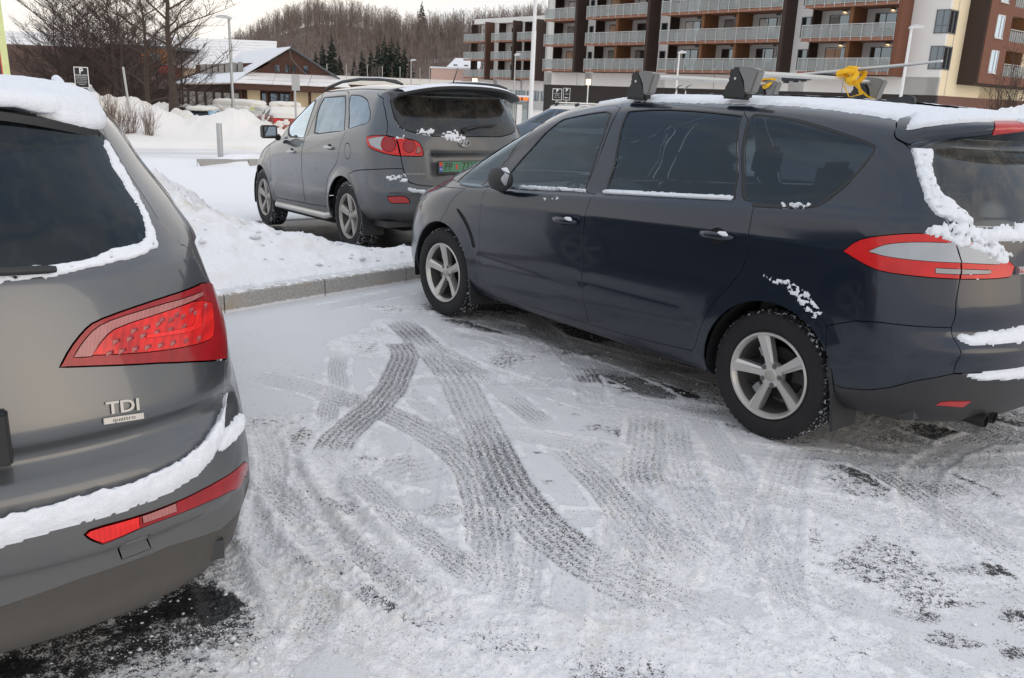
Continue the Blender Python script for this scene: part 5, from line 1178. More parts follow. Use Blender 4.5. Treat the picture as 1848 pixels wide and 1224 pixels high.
def q5():
    root = empty('compact_suv', label='grey compact SUV cut off by the left edge, snow along its bumper', cat='car')
    S = Surf(XQ, Q5_ROWS, q5_mods()); t = {k: [(x, -y, z) for x, y, z in v] for k, v in TRACE['q5'].items()}; M = MATS; W = S.U[-1]
    P = M['paint_grey']; seal = M['seal_rubber']
    def ins(L, d): return [inset(p, d) for p in L]
    # left half outlines (mirrored from the visible right side)
    gs = t['gate_side']; gate = across(S, [(-420, 3, 1598)]+gs+[(-915, 150, 640)])
    gl = t['glass']; half = gl[:-1] if False else gl
    gp = uvs(S, half)
    # glass starts at centre-top going outwards, ends bottom near centre
    glassp = [gp+S.mirror(gp)]
    lam = both(S, t['tail_lamp'])
    side_x = [(1.95, .58), (1.95, .9), (1.85, 1.06), (1.62, 1.22), (1.32, 1.42), (1.12, 1.50), (.98, 1.53), (.93, 1.3), (.95, .9), (.93, .32), (1.9, .32)]
    fd = [S.side(*q) for q in side_x]; fdb = [fd, S.mirror(fd)]
    side_r = [(.92, .32), (.94, .9), (.92, 1.3), (.97, 1.53), (.4, 1.54), (-.1, 1.50), (-.12, 1.15), (-.02, .9), (.24, .72), (.38, .55), (.42, .32)]
    rd = [S.side(*q) for q in side_r]; rdb = [rd, S.mirror(rd)]
    def sp(L): a = [S.side(*q) for q in L]; return [a, S.mirror(a)]
    fg = sp([(1.80, 1.14), (1.60, 1.26), (1.32, 1.41), (1.12, 1.48), (1.02, 1.49), (.99, 1.16)])
    rg = sp([(.88, 1.16), (.91, 1.49), (.4, 1.50), (.0, 1.47), (-.03, 1.2)])
    qg = sp([(-.10, 1.22), (-.08, 1.45), (-.18, 1.43), (-.21, 1.30), (-.18, 1.24)])
    vp = uvs(S, t['valance'][:-1]+[(-560, 880, 400)]); lowu = S.near((-.36, .82, .2))[0]
    arch_pt = S.near((-.37, .92, .47))
    vp2 = uvs(S, [(-860, 3, 360)]+t['valance'][:4])
    val = [[S.near((-.37, .92, .40))]+list(reversed(vp2))+S.mirror(list(reversed(vp2)))+S.mirror([S.near((-.37, .92, .40))])+[(W-lowu, 0), (lowu, 0)]]
    spec = [
     ('bonnet', front_poly(S, (6.05, 7.95), 0, 24), P, 0, False), ('windscreen', front_poly(S, (9.15, 12.2), 0, 18), M['glass_clear'], -.003, False),
     ('headlamp', front_poly(S, (4.6, 6.0), 9, 24), M['lamp_clear'], .002, True), ('grille', front_poly(S, (2.6, 5.2), 0, 8), M['black_plastic'], -.008, False),
     ('front_door', fdb, P, 0, True), ('rear_door', rdb, P, 0, True),
     ('window_seal', fg, seal, .0005, True), ('front_window', ins(fg, .012), M['glass_front'], -.004, True),
     ('rear_window_seal', rg, seal, .0005, True), ('rear_window', ins(rg, .012), M['glass_privacy'], -.004, True),
     ('quarter_window', qg, M['glass_privacy'], -.002, True),
     ('tailgate', gate, P, 0, False), ('tailgate_window_seal', glassp, seal, .001, False), ('tailgate_window', ins(glassp, .012), M['glass_wet'], .0, False),
     ('bumper_valance', val, M['paint_grey_low'], -.002, False),
     ('bumper_lamp', both(S, t['bumper_lamp']), M['lamp_red_dark'], .003, True), ('fog_lens', both(S, t['bumper_fog']), M['lamp_bright'], .004, True), ('bumper_lens', both(S, t['bumper_clear']), M['lamp_clear_red'], .004, True),
     ('towing_cover', both(S, t['tow']), P, .001, True),
     ('tail_lamp', lam, M['lamp_red_dark'], .004, True), ('lamp_stripe', both(S, t['lamp_clear']), M['lamp_clear_red'], .0045, True), ('lamp_reflector', both(S, t['lamp_bright']), M['lamp_led_rows'], .005, True), ('light_guide', both(S, t['led']), M['lamp_bright'], .007, True),
    ]
    base_car(root, S, spec, 2.807, .360, P, None, .352, .235, dict(tyre=M['tyre'], rim=M['alloy'], cap=M['alloy_dirty'], nut=M['nut_metal'], disc=M['disc_metal'], caliper=M['disc_metal']), 'five', (0., .3), .365, grid=.03, step=.016)
    interior(root, (1.3, .35), zs=.45, dash=2.0, zd=1.0)
    spo, _ = spoiler_lip(S, root, M['black_plastic'], .585, 1.585, .075, .030, .012, .012, 2.6)
    for i, (x_, y_, z_) in enumerate(t['cells']):
        u = S.mirror([S.near((x_/1000., y_/1000., z_/1000.))])[0]; p_ = S.ev([u])[0]; n_ = Vector(S.ev([u], S.N)[0]); Mc = frame_at(Vector(p_)+n_*.0052, n_) @ Matrix.Rotation(R(14), 4, 'Z')
        b = MB(); b.add([tuple(Mc @ Vector(q)) for q in ((-.013, -.006, 0), (.010, -.006, 0), (.013, .004, 0), (-.006, .006, 0), (.004, -.001, .004))], [(0, 1, 4), (1, 2, 4), (2, 3, 4), (3, 0, 4)]); b.build('led_cell', M['lamp_cell'], root)
    # badge: letters and bar
    def onr(y, z, o=0.): u = S.rear(y, z); p = S.ev([u])[0]; n = S.ev([u], S.N)[0]; return Vector(p+n*o), Vector(n)
    bd = t['badge']; c0 = Vector([sum(p[i] for p in bd[:2])/2000. for i in range(3)]); c0.y *= -1
    dx = Vector([(bd[1][i]-bd[0][i])/1000. for i in range(3)]); dx.y *= -1
    u = S.mirror([S.near((c0.x, -c0.y, c0.z))])[0]; n = Vector(S.ev([u], S.N)[0])
    dx.normalize(); yv = n.cross(dx).normalized(); Mx = Matrix((dx, yv, n)).transposed().to_4x4(); Mx.translation = c0+n*.004-yv*.012
    text_mesh('badge_letters', 'TDI', .044, Mx, M['chrome'], root, .003, sx=1.25, bold=.0008)
    c1 = Vector([sum(p[i] for p in bd[2:])/2000. for i in range(3)]); c1.y *= -1
    My = Mx.copy(); My.translation = c1+n*.003+yv*.0
    b = MB(); b.box(-.052, .052, -.008, .008, 0, .004, My); br = b.build('badge_bar', M['chrome'], root, bevel=.001)
    text_mesh('badge_letters', 'quattro', .015, My @ Matrix.Translation((0, .0, .0042)), M['plate_black'], br, .0004, sx=1.3)
    # plate
    p0, n0 = onr(-.28, .84); px = p0.x-.02
    M0 = Matrix(((0, 0, -1, px), (-1, 0, 0, 0), (0, 1, 0, .842), (0, 0, 0, 1)))
    b = MB(); b.box(-.29, .304, -.066, .066, -.03, .012, M0); pf = b.build('plate_frame', M['plate_black'], root, bevel=.005)
    b = MB(); b.box(-.26, .262, -.056, .056, .012, .0135, M0); b.build('number_plate', M['plate_white'], pf)
    # wiper
    w = [Vector((x/1000., -y/1000., z/1000.)) for x, y, z in t['wiper']]
    b = MB(); e0 = w[0]+Vector((-.02, 0, .006)); e1 = w[1]+Vector((-.03, 0, .008)); b.tube([e0, e0+(e1-e0)*.15, e1, onr(-.05, 1.20, .04)[0]], [.010, .013, .014, .016], 10, flat=.8); b.build('rear_wiper', M['black_plastic'], root)
    # rails and snow
    for sg in (1, -1):
        b = MB(); b.tube([(.28, sg*.53, 1.59), (.42, sg*.525, 1.607), (.65, sg*.52, 1.63), (1.05, sg*.51, 1.645), (1.5, sg*.51, 1.625), (1.6, sg*.56, 1.61)], .014, 10); rl = b.build('roof_rail', M['bar_metal'], root)
        b = MB(); pts = [(.30, sg*.53, 1.600), (.42, sg*.525, 1.617), (.58, sg*.52, 1.635), (.80, sg*.515, 1.650), (1.05, sg*.51, 1.658), (1.25, sg*.51, 1.656), (1.5, sg*.51, 1.64), (1.6, sg*.51, 1.60)]
        b.tube(pts, [.006, .010, .013, .015, .016, .016, .014, .01], 14, flat=.9); b.build('rail_snow', M['snow_car'], rl)
    V1 = S.V[-1]
    T = lambda *L: [S.near(p) for p in L]
    e = [(1.45, .3, 1.58), (1.38, .45, 1.55), (1.1, .60, 1.56), (.5, .62, 1.575), (.1, .60, 1.565), (-.15, .585, 1.545), (-.26, .59, 1.525), (-.34, .565, 1.53), (-.42, .50, 1.55), (-.50, .40, 1.565), (-.56, .25, 1.577), (-.58, .1, 1.582), (-.585, .003, 1.584)]
    pr = T(*e)
    pl = pr+[(W/2+.001, pr[-1][1]), (W/2+.001, V1+.3), (pr[0][0], V1+.3)]
    for k, L in enumerate((pl, S.mirror(pl))):
        snow_patch(S, [L], 'roof_snow', M['snow_car'], root, thick=.020, res=.010, rag=.004, edge=.06, seed=31+k, freq=8)
    mir = lambda L: S.mirror(uvs(S, L))
    snow_patch(S, [mir(t['snow_glass'])], 'window_snow', M['snow_car'], root, thick=.006, res=.0045, rag=.012, edge=.012, seed=33, freq=30, holes=.2)
    snow_patch(S, [mir(t['snow_shelf'])], 'bumper_snow', M['snow_car'], root, thick=.04, res=.0055, rag=.007, edge=.028, seed=34, flat=True, freq=26)
    snow_patch(S, [mir(t['snow_corner'])], 'corner_snow', M['snow_car'], root, thick=.014, res=.005, rag=.010, edge=.014, seed=35, freq=30, holes=.2)
    place(root, -1.872, 2.505, 2.07, -.04, 0)
    return root, S

# ------------------------------------------------------------------ terrain
def sstep(a, b, x):
    t = np.clip((x-a)/(b-a), 0, 1); return t*t*(3-2*t)
def poly_sd(x, y, poly):
    P = np.stack([x, y], 1); sd = np.full(len(P), 1e9); q = np.array(poly)
    for i in range(len(q)):
        a, b = q[i], q[(i+1) % len(q)]; e = b-a
        t = np.clip(((P-a)@e)/(e@e), 0, 1); sd = np.minimum(sd, np.hypot(*(P-a-t[:, None]*e).T))
    return np.where(inpoly(P, poly), sd, -sd)
ISLAND = [(.9, 9.28), (-.30, 8.05), (-.88, 7.4), (-1.79, 6.42), (-2.11, 6.05), (-2.42, 5.80), (-2.75, 6.2), (-3.9, 7.6), (-6.5, 8.8), (-11, 12), (-16, 17), (-14, 22), (-9.3, 20.2), (-7.0, 16.2), (-4.9, 12.6), (-3.75, 10.9), (-2.75, 9.55), (-2.05, 8.75), (-1.3, 8.35), (-.3, 8.6), (.4, 9.3)]
ROADEDGE = [(-60, 6), (-30, 14.5), (-16, 20.5), (-10.4, 23.4), (-7.6, 24.7), (-3, 26.6), (6, 30), (30, 38)]
PILES = [(-15.2, 29.5, 1.35, 2.6, 1.9), (-13.0, 28.6, 1.15, 1.7, 1.8), (-11.6, 27.3, .75, 1.5, 1.6), (-18.5, 30, 1.2, 3, 2.2), (-12.9, 32.0, 1.2, 1.0, 1.5), (-11.9, 30.8, .85, .8, 1.3),
         (-9.0, 27.6, .98, .95, 1.2), (-8.0, 27.2, .50, .9, 1.0), (-10.1, 27.8, .55, 1.0, 1.2), (9.1, 16.0, 1.62, 1.5, 1.4), (11.0, 15.2, 1.70, 1.6, 1.5), (13.5, 14.5, 1.7, 2.2, 2.0), (7.9, 17.0, 1.2, 1.0, 1.2)]
BED = [(-7.08, 19.05), (-6.1, 19.55), (-3.4, 20.9), (-3.8, 21.7), (-6.9, 20.3)]
def terrain(x, y, fine=True):
    """height and the masks bare / churn / dirt / packed"""
    shp = x.shape; x = x.ravel().astype(float); y = y.ravel().astype(float)
    al = -.64*x+.77*y
    z = -.045*np.clip(al-7.0, 0, 4)*sstep(6.5, 8.5, al)
    r = np.hypot(x, y)
    z -= 1.2*sstep(27, 46, y)
    z += sstep(60, 240, y)*2.0
    re = np.interp(x, [p[0] for p in ROADEDGE], [p[1] for p in ROADEDGE])
    d = y-re
    bank = sstep(0, .5, d)*.16*(1-sstep(6, 12, d))
    z += bank
    pile = np.zeros_like(x)
    for (px, py, h, rx, ry) in PILES:
        q = ((x-px)/rx)**2+((y-py)/ry)**2
        m = q < 5
        if m.any(): pile[m] = np.maximum(pile[m], h*np.exp(-q[m]*.9)*(.74+.52*fbm(x[m]*1.3, y[m]*1.3, None, 5, 5)))
    z += pile+np.clip(pile, 0, .6)*((fbm(x*3.2, y*3.2, None, 4, 15)-.5)*.35+(np.abs(fbm(x*7, y*7, None, 3, 16)-.5))*-.25)
    churn = np.zeros_like(x); bare = np.zeros_like(x); dirt = np.zeros_like(x); packed = np.zeros_like(x)
    heapm = np.zeros_like(x); ts = np.zeros_like(x); tl = np.zeros_like(x)
    # kerbed island heap
    m = (x > -17) & (x < 1.5) & (y > 5) & (y < 23)
    sd = np.full_like(x, -9.); sd[m] = poly_sd(x[m], y[m], ISLAND)
    ins = sd > 0
    sd = np.where(ins, sd-.045*(sd < .3)*1.0, sd); ins = sd > 0
    if ins.any():
        X, Y, D = x[ins], y[ins], sd[ins]
        left = sstep(-1.6, -4.2, X)
        kf = poly_sd(X, Y, [(3, 11.6), (-.88, 7.4), (-2.11, 6.05), (-2.42, 5.80), (-9, 14), (0, 20)])   # distance back from the kerb face
        H = .14+.05*sstep(0, .5, D)+(.10+.26*left)*sstep(.15, 1.1, D)
        H += left*.22*np.exp(-((D-1.3)/.8)**2)*(.6+.8*fbm(X*.9, Y*.9, None, 3, 3))
        H += sstep(.1, .6, D)*(fbm(X*3.1, Y*3.1, None, 5, 11)-.5)*(.16+.26*left)
        lump = np.abs(fbm(X*7, Y*7, None, 4, 21)-.5)*2
        H -= lump*.05*sstep(.3, .9, D)*(.4+left)
        # ragged back rim lumps
        H += .06*np.exp(-((D-.16)/.10)**2)*vnoise(X*6, Y*6, None, 8)*sstep(.6, .9, Y-X*0-8.0)
        edge = sstep(0, .13, D); fr = (kf < .16)
        z[ins] += H*np.where(fr, 1., edge)
        heapm[ins] = np.where(fr, 0, edge)
        dn = fbm(X*1.3+5, Y*1.3, None, 4, 14)*sstep(.2, .8, D)
        dirt[ins] = sstep(.50, .66, dn)*(.25+.75*left)
    mb = (x > -9) & (x < -2) & (y > 17) & (y < 24)
    if mb.any():
        sb = poly_sd(x[mb], y[mb], BED); z[mb] += np.where(sb > 0, .12+.10*sstep(0, .4, sb)+.06*(fbm(x[mb]*3, y[mb]*3)-.5), 0)
        dirt[mb] = np.maximum(dirt[mb], np.where(sb > 0, .5*sstep(.5, .6, fbm(x[mb]*4, y[mb]*4, None, 3, 5)), 0))
    road = sstep(-4.2, -3.4, d)*(1-sstep(-.3, 0, d))
    packed = np.maximum(packed, road*.55*sstep(.42, .6, fbm(x*.5, y*2.2, None, 3, 77)+.1))
    packed = np.maximum(packed, np.exp(-((d+1.9)/.55)**2)*.9)
    z += np.where((d > .2) & (heapm == 0), (fbm(x*1.5, y*1.5, None, 4, 41)-.5)*.12, 0)
    dirt = np.maximum(dirt, sstep(.42, .60, fbm(x*.8, y*.8, None, 4, 9))*sstep(.8, 2.5, d)*.9*(1-sstep(50, 60, y)))
    dirt = np.maximum(dirt, np.exp(-((d-.05)/.10)**2)*.9*sstep(.35, .5, vnoise(x*1.2, y*1.2, None, 4)))
    if fine:
        lot = (heapm < .5) & (d < 0)
        n = (r < 14) & (y > -1)
        X, Y = x[n], y[n]
        wob = (fbm(X*6, Y*6, None, 3, 51)-.5)*.05
        B = np.zeros(len(X)); Zt = np.zeros(len(X)); C = np.zeros(len(X)); TR = np.zeros(len(X)); R_ = np.zeros(len(X))
        for (px, py, rx, ry, h) in CHURN:
            q = np.sqrt(((X-px)/(rx*1.3))**2+((Y-py)/(ry*1.3))**2)+(fbm(X*4, Y*4, None, 3, 3)-.5)*.7
            k = 1-sstep(.4, 1.15, q); C = np.maximum(C, k*h/.02)
        # broad churned zone right and bottom-left of the picture
        zone = sstep(.58, .70, fbm(X*1.1+3, Y*1.1, None, 3, 61)+.20*sstep(1.0, 2.2, X)*sstep(4.9, 4.0, Y)+.20*sstep(3.0, 2.4, Y)+.14*sstep(-.3, -.9, X)*sstep(4.6, 3.8, Y))
        C = np.maximum(C, zone*.7)
        rg = np.random.default_rng(12); extra = []
        for i in range(26):   # faint older tracks criss-crossing the traffic side
            x0, y0 = rg.uniform(.2, 3.6), rg.uniform(1.9, 4.6); a = rg.choice([2.2, 2.6, -.5, .2, 1.5])+rg.normal()*.25; kk = rg.normal()*.5; L_ = [(x0, y0)]
            for j in range(5): a += kk*.3; L_.append((L_[-1][0]+math.cos(a)*.42, L_[-1][1]+math.sin(a)*.42))
            extra.append((rg.uniform(.10, .18), rg.uniform(.14, .28), L_))
        for i in range(8):
            x0, y0 = rg.uniform(-1.3, .3), rg.uniform(2.0, 4.0); a = rg.choice([2.1, -.9, 1.7])+rg.normal()*.2; L_ = [(x0, y0)]
            for j in range(4): L_.append((L_[-1][0]+math.cos(a)*.35, L_[-1][1]+math.sin(a)*.35)); a += rg.normal()*.1
            extra.append((rg.uniform(.10, .2), rg.uniform(.18, .36), L_))
        for k, (w, cov, L) in enumerate([(w_*.86, c_*(.98 if i_ in (0, 1) else 1.08), L_) for i_, (w_, c_, L_) in enumerate(TRACKS)]+extra):
            L = np.array(L)
            # smooth the centre line
            tt = np.arange(len(L)); L = pchip(tt, L, np.linspace(0, len(L)-1, (len(L)-1)*4+1)) if len(L) > 2 else L
            lo, hi = L.min(0)-.4, L.max(0)+.4
            mm = (X > lo[0]) & (X < hi[0]) & (Y > lo[1]) & (Y < hi[1])
            if not mm.any(): continue
            A = np.stack([X[mm], Y[mm]], 1); best = np.full(len(A), 1e9); S = np.zeros(len(A)); Tt = np.zeros(len(A)); acc = 0; tot = np.sum(np.hypot(*np.diff(L, axis=0).T))
            for a, b in zip(L[:-1], L[1:]):
                e = b-a; l = np.hypot(*e)
                if l < 1e-6: continue
                t = np.clip(((A-a)@e)/l**2, 0, 1); v = A-a-t[:, None]*e; dd = np.hypot(*v.T)
                c = dd < best; best[c] = dd[c]; S[c] = acc+t[c]*l; Tt[c] = ((e[0]*v[c, 1]-e[1]*v[c, 0])/l); acc += l
            hw = w/2*1.08
            ins_ = sstep(hw+.016, hw-.012, best+wob[mm]*.6)
            end = np.minimum(sstep(0, .22, S+(vnoise(A[:, 0]*9, A[:, 1]*9)-.5)*.1), sstep(tot, tot-(.25 if k != 1 else .9), S)) if k != 0 else sstep(0, .015, S)*sstep(tot, tot-.2, S)
            keep = 1+2.6*(fbm(A[:, 0]*2.6, A[:, 1]*2.6, None, 4, 90+k)-.5)
            cov_ = cov*ins_*end*(np.clip(keep, .2, 1.3) if k >= len(TRACKS) else np.clip(.45+.55*keep, .45, 1.2))
            lug = .5+.5*np.sin(2*PI*S/.05+6*np.abs(Tt)/w)
            up_ = cov_ > B[mm]
            ii = np.flatnonzero(n)[np.flatnonzero(mm)[up_]]; ts[ii] = S[up_]; tl[ii] = Tt[up_]/w
            B[mm] = np.maximum(B[mm], cov_); TR[mm] = np.maximum(TR[mm], ins_*end)
            rim = np.exp(-((best-hw-.02)/.018)**2)*end
            R_[mm] = np.maximum(R_[mm], rim)
            Zt[mm] += (-.006*ins_*end+.0015*(1-lug)*ins_*end+.007*rim*vnoise(A[:, 0]*30, A[:, 1]*30))
        for (px, py, rx, ry, cov) in PATCHES:
            q = np.hypot((X-px)/rx, (Y-py)/ry)+(fbm(X*7, Y*7, None, 4, 71)-.5)*2.2
            B = np.maximum(B, (cov*.8 if cov < .88 else cov)*(1-sstep(.35, 1.2, q)))
        # bare band under and beside the dark blue car, gritty ground behind it
        cx, cy = 1.973, 4.642; ax = (X-cx)*math.cos(2.2634)+(Y-cy)*math.sin(2.2634); ay = -(X-cx)*math.sin(2.2634)+(Y-cy)*math.cos(2.2634)
        und = sstep(-1.2, -.8, ax)*sstep(3.4, 3.0, ax)*sstep(1.06, .86, np.abs(ay)+wob*2)
        B = np.maximum(B, und*(.36+.32*sstep(.4, .6, fbm(X*2, Y*5, None, 3, 12))))
        grit = sstep(1.3, 2.3, X)*sstep(5.2, 4.3, Y)*(1-TR*.4)
        B = np.maximum(B, grit*.42*sstep(.38, .62, fbm(X*1.8, Y*1.8, None, 4, 88)))
        qx, qy = -1.872, 2.505; bx = (X-qx)*math.cos(2.07)+(Y-qy)*math.sin(2.07); by = -(X-qx)*math.sin(2.07)+(Y-qy)*math.cos(2.07)
        und2 = sstep(-.95, -.65, bx)*sstep(3.9, 3.5, bx)*sstep(1.0, .8, np.abs(by)); B = np.maximum(B, und2*.55)
        B = np.maximum(B, .26*sstep(.60, .74, fbm(X*2.6, Y*2.6, None, 4, 33))*(1-TR)*sstep(.1, .6, C))
        # sparse specks on the clean parts
        B = np.maximum(B, .13*sstep(.30, .7, fbm(X*1.5, Y*1.5, None, 3, 44)))
        B = np.maximum(B, .36*sstep(.1, .6, C)*sstep(.42, .66, fbm(X*3.2, Y*3.2, None, 4, 45))*(1-TR))
        sx, sy = -1.009, 9.390; ax = (X-sx)*math.cos(2.1717)+(Y-sy)*math.sin(2.1717); ay = -(X-sx)*math.sin(2.1717)+(Y-sy)*math.cos(2.1717)
        und3 = sstep(-1.3, -.8, ax)*sstep(3.5, 3.1, ax)*sstep(1.15, .9, np.abs(ay)); B = np.maximum(B, und3*.85)
        chn = np.abs(fbm(X*13, Y*13, None, 4, 23)-.5)*2; ch2 = fbm(X*34, Y*34, None, 3, 24)-.5
        Zt += C*(1-.6*TR)*(.007*(1-chn*2)+.014*ch2+.006*(vnoise(X*75, Y*75, None, 25)-.5))+.004*(fbm(X*5, Y*5, None, 3, 7)-.5)
        # lug prints in the deep ruts at lower left
        for (p0, p1, w, am) in (((-1.05, 3.55), (-.30, 2.35), .085, .016), ((-.82, 3.40), (-.12, 2.30), .07, .012), ((-1.2, 3.1), (-.75, 2.3), .08, .012)):
            e = np.array(p1)-np.array(p0); l = np.hypot(*e); e /= l
            s = (X-p0[0])*e[0]+(Y-p0[1])*e[1]; t = -(X-p0[0])*e[1]+(Y-p0[1])*e[0]+.05*np.sin(s*2.5)
            g = sstep(w+.02, w-.02, np.abs(t))*sstep(0, .1, s)*sstep(l, l-.2, s)
            rdg = np.exp(-((np.abs(t)-w-.035)/.03)**2)*sstep(0, .1, s)*sstep(l, l-.2, s)
            lg = sstep(-.2, .4, np.sin(2*PI*s/.045+3*t/w))
            Zt += -am*g+am*.5*g*lg+am*1.2*rdg*(.6+.8*vnoise(X*12, Y*12)); C = np.maximum(C, g*.5); dirt[n] = np.maximum(dirt[n], g*.25)
        B *= 1-.75*np.clip(R_, 0, 1)*(TR < .5)
        C = np.maximum(C, .75*np.clip(R_, 0, 1)*sstep(.35, .6, vnoise(X*14, Y*14, None, 2))); C = np.maximum(C, .30*sstep(.54, .68, fbm(X*1.6, Y*1.6, None, 4, 19))*sstep(-.2, .8, X))
        ln = lot[n]
        bb = np.zeros_like(bare); bb[n] = np.where(ln, B, 0); bare = bb
        cc = np.zeros_like(churn); cc[n] = np.where(ln, np.clip(C, 0, 1.3), 0); churn = cc
        tt = np.zeros_like(z); tt[n] = np.where(ln, Zt, 0); z = z+tt
        ds = sstep(.60, .72, fbm(x*1.7+9, y*1.7, None, 4, 66))*np.clip(churn, 0, 1)*.5
        dirt = np.maximum(dirt, ds)
        # finer crumbs on the heap
        hm = heapm > .05
        X, Y = x[hm], y[hm]
        z[hm] += (fbm(X*15, Y*15, None, 4, 29)-.5)*.045*heapm[hm]*(.5+fbm(X*1.3, Y*1.3, None, 2, 6))
    return z.reshape(shp), bare.reshape(shp), churn.reshape(shp), dirt.reshape(shp), packed.reshape(shp), heapm.reshape(shp), ts.reshape(shp), tl.reshape(shp)
def gz(x, y):
    return float(terrain(np.array([x]), np.array([y]), True)[0][0])

def ground_mat():
    t = NT('snowy_ground'); p = t.pos()
    bare, churn, dirt, packed, heap = (t.attr(a) for a in ('bare', 'churn', 'dirt', 'packed', 'heap'))
    n1 = t.noise(150, 3, .65, p); n2 = t.noise(48, 3, .6, p); n3 = t.noise(2.6, 5, .6, p); n4 = t.noise(420, 2, .6, p)
    # snow
    thin = t.mix(n3, (.68, .69, .71), (.75, .756, .768))                 # thin frosted film on asphalt
    thin = t.mix(t.math('MULTIPLY', t.ramp(n4, .45, .75), .25), thin, (.50, .51, .53))
    fresh = t.mix(n2, (.80, .81, .83), (.92, .92, .93))
    cf = t.ramp(t.math('ADD', churn, t.math('MULTIPLY', t.math('SUBTRACT', t.noise(30, 5, .7, p), .5), 1.1)), .12, .42)
    snow = t.mix(t.math('MINIMUM', 1., t.math('ADD', cf, t.math('MULTIPLY', heap, 1.2))), thin, fresh)
    snow = t.mix(t.math('MULTIPLY', t.math('MULTIPLY', t.ramp(t.noise(17, 5, .7, p), .42, .66), t.ramp(churn, .05, .6)), .42), snow, (.56, .56, .57))
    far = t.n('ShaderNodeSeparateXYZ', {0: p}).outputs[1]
    snow = t.mix(t.ramp(far, 9, 14), snow, t.mix(t.ramp(far, 20, 25), fresh, t.mix(n2, (.80, .765, .72), (.91, .885, .85))))  # far banks tinted warm: low sun glow put into the snow colour
    snow = t.mix(packed, snow, (.60, .60, .60))
    dm = t.math('MULTIPLY', dirt, t.ramp(t.noise(11, 5, .7, p), .35, .7))
    snow = t.mix(t.math('MULTIPLY', dm, .8), snow, (.60, .52, .38))
    # grit
    g = t.ramp(t.noise(70, 4, .75, p), .66, .70); snow = t.mix(t.math('MULTIPLY', g, t.math('MULTIPLY', dirt, .6)), snow, (.20, .17, .13))
    # asphalt showing: coverage against a speckle field; in the tyre tracks the specks line up across the tread
    tv = t.n('ShaderNodeCombineXYZ', {0: t.math('MULTIPLY', t.attr('tread_s'), 105.), 1: t.math('MULTIPLY', t.attr('tread_t'), 13.)}).outputs[0]
    tn = t.noise(1., 3, .7, tv)
    rb = t.math('ABSOLUTE', t.math('SINE', t.math('MULTIPLY', t.attr('tread_t'), 16.)))
    intr = t.ramp(t.math('ABSOLUTE', t.attr('tread_s')), .0, .01)
    n5 = t.noise(26, 4, .65, p)
    f0 = t.math('ADD', t.math('MULTIPLY', n1, .34), t.math('ADD', t.math('MULTIPLY', n4, .20), t.math('ADD', t.math('MULTIPLY', n2, .22), t.math('MULTIPLY', n5, .24))))
    f1 = t.math('ADD', t.math('MULTIPLY', tn, .33), t.math('ADD', t.math('MULTIPLY', n1, .33), t.math('ADD', t.math('MULTIPLY', n4, .28), t.math('MULTIPLY', rb, .045))))
    f = t.math('ADD', t.math('MULTIPLY', f0, t.math('SUBTRACT', 1., intr)), t.math('MULTIPLY', f1, intr))
    thr = t.math('SUBTRACT', .605, t.math('MULTIPLY', bare, t.math('SUBTRACT', .24, t.math('MULTIPLY', intr, .095))))
    m = t.ramp(t.math('SUBTRACT', f, thr), -.006, .018)
    m = t.math('MULTIPLY', m, t.ramp(bare, .0, .06))
    asp = t.mix(t.ramp(t.noise(210, 2, .7, p), .4, .62), (.016, .017, .019), (.060, .060, .060))
    asp = t.mix(t.ramp(bare, .5, .9), t.mix(.15, asp, (.15, .15, .15)), asp)
    slush = t.math('MULTIPLY', t.ramp(bare, .05, .6), .20)
    snow = t.mix(slush, snow, (.50, .50, .50))
    c = t.mix(m, snow, asp)
    rg = t.math('SUBTRACT', .8, t.math('MULTIPLY', m, t.math('ADD', .1, t.math('MULTIPLY', t.ramp(bare, .6, .95), .42))))
    h = t.math('SUBTRACT', t.math('ADD', t.math('MULTIPLY', n1, .5), t.math('MULTIPLY', n2, t.math('ADD', .4, t.math('MULTIPLY', cf, 1.3)))), t.math('MULTIPLY', m, .45))
    st = t.bump(h, .62, .012)
    return t.done(t.bsdf(Base_Color=c, Roughness=rg, Specular_IOR_Level=.35, Normal=st))

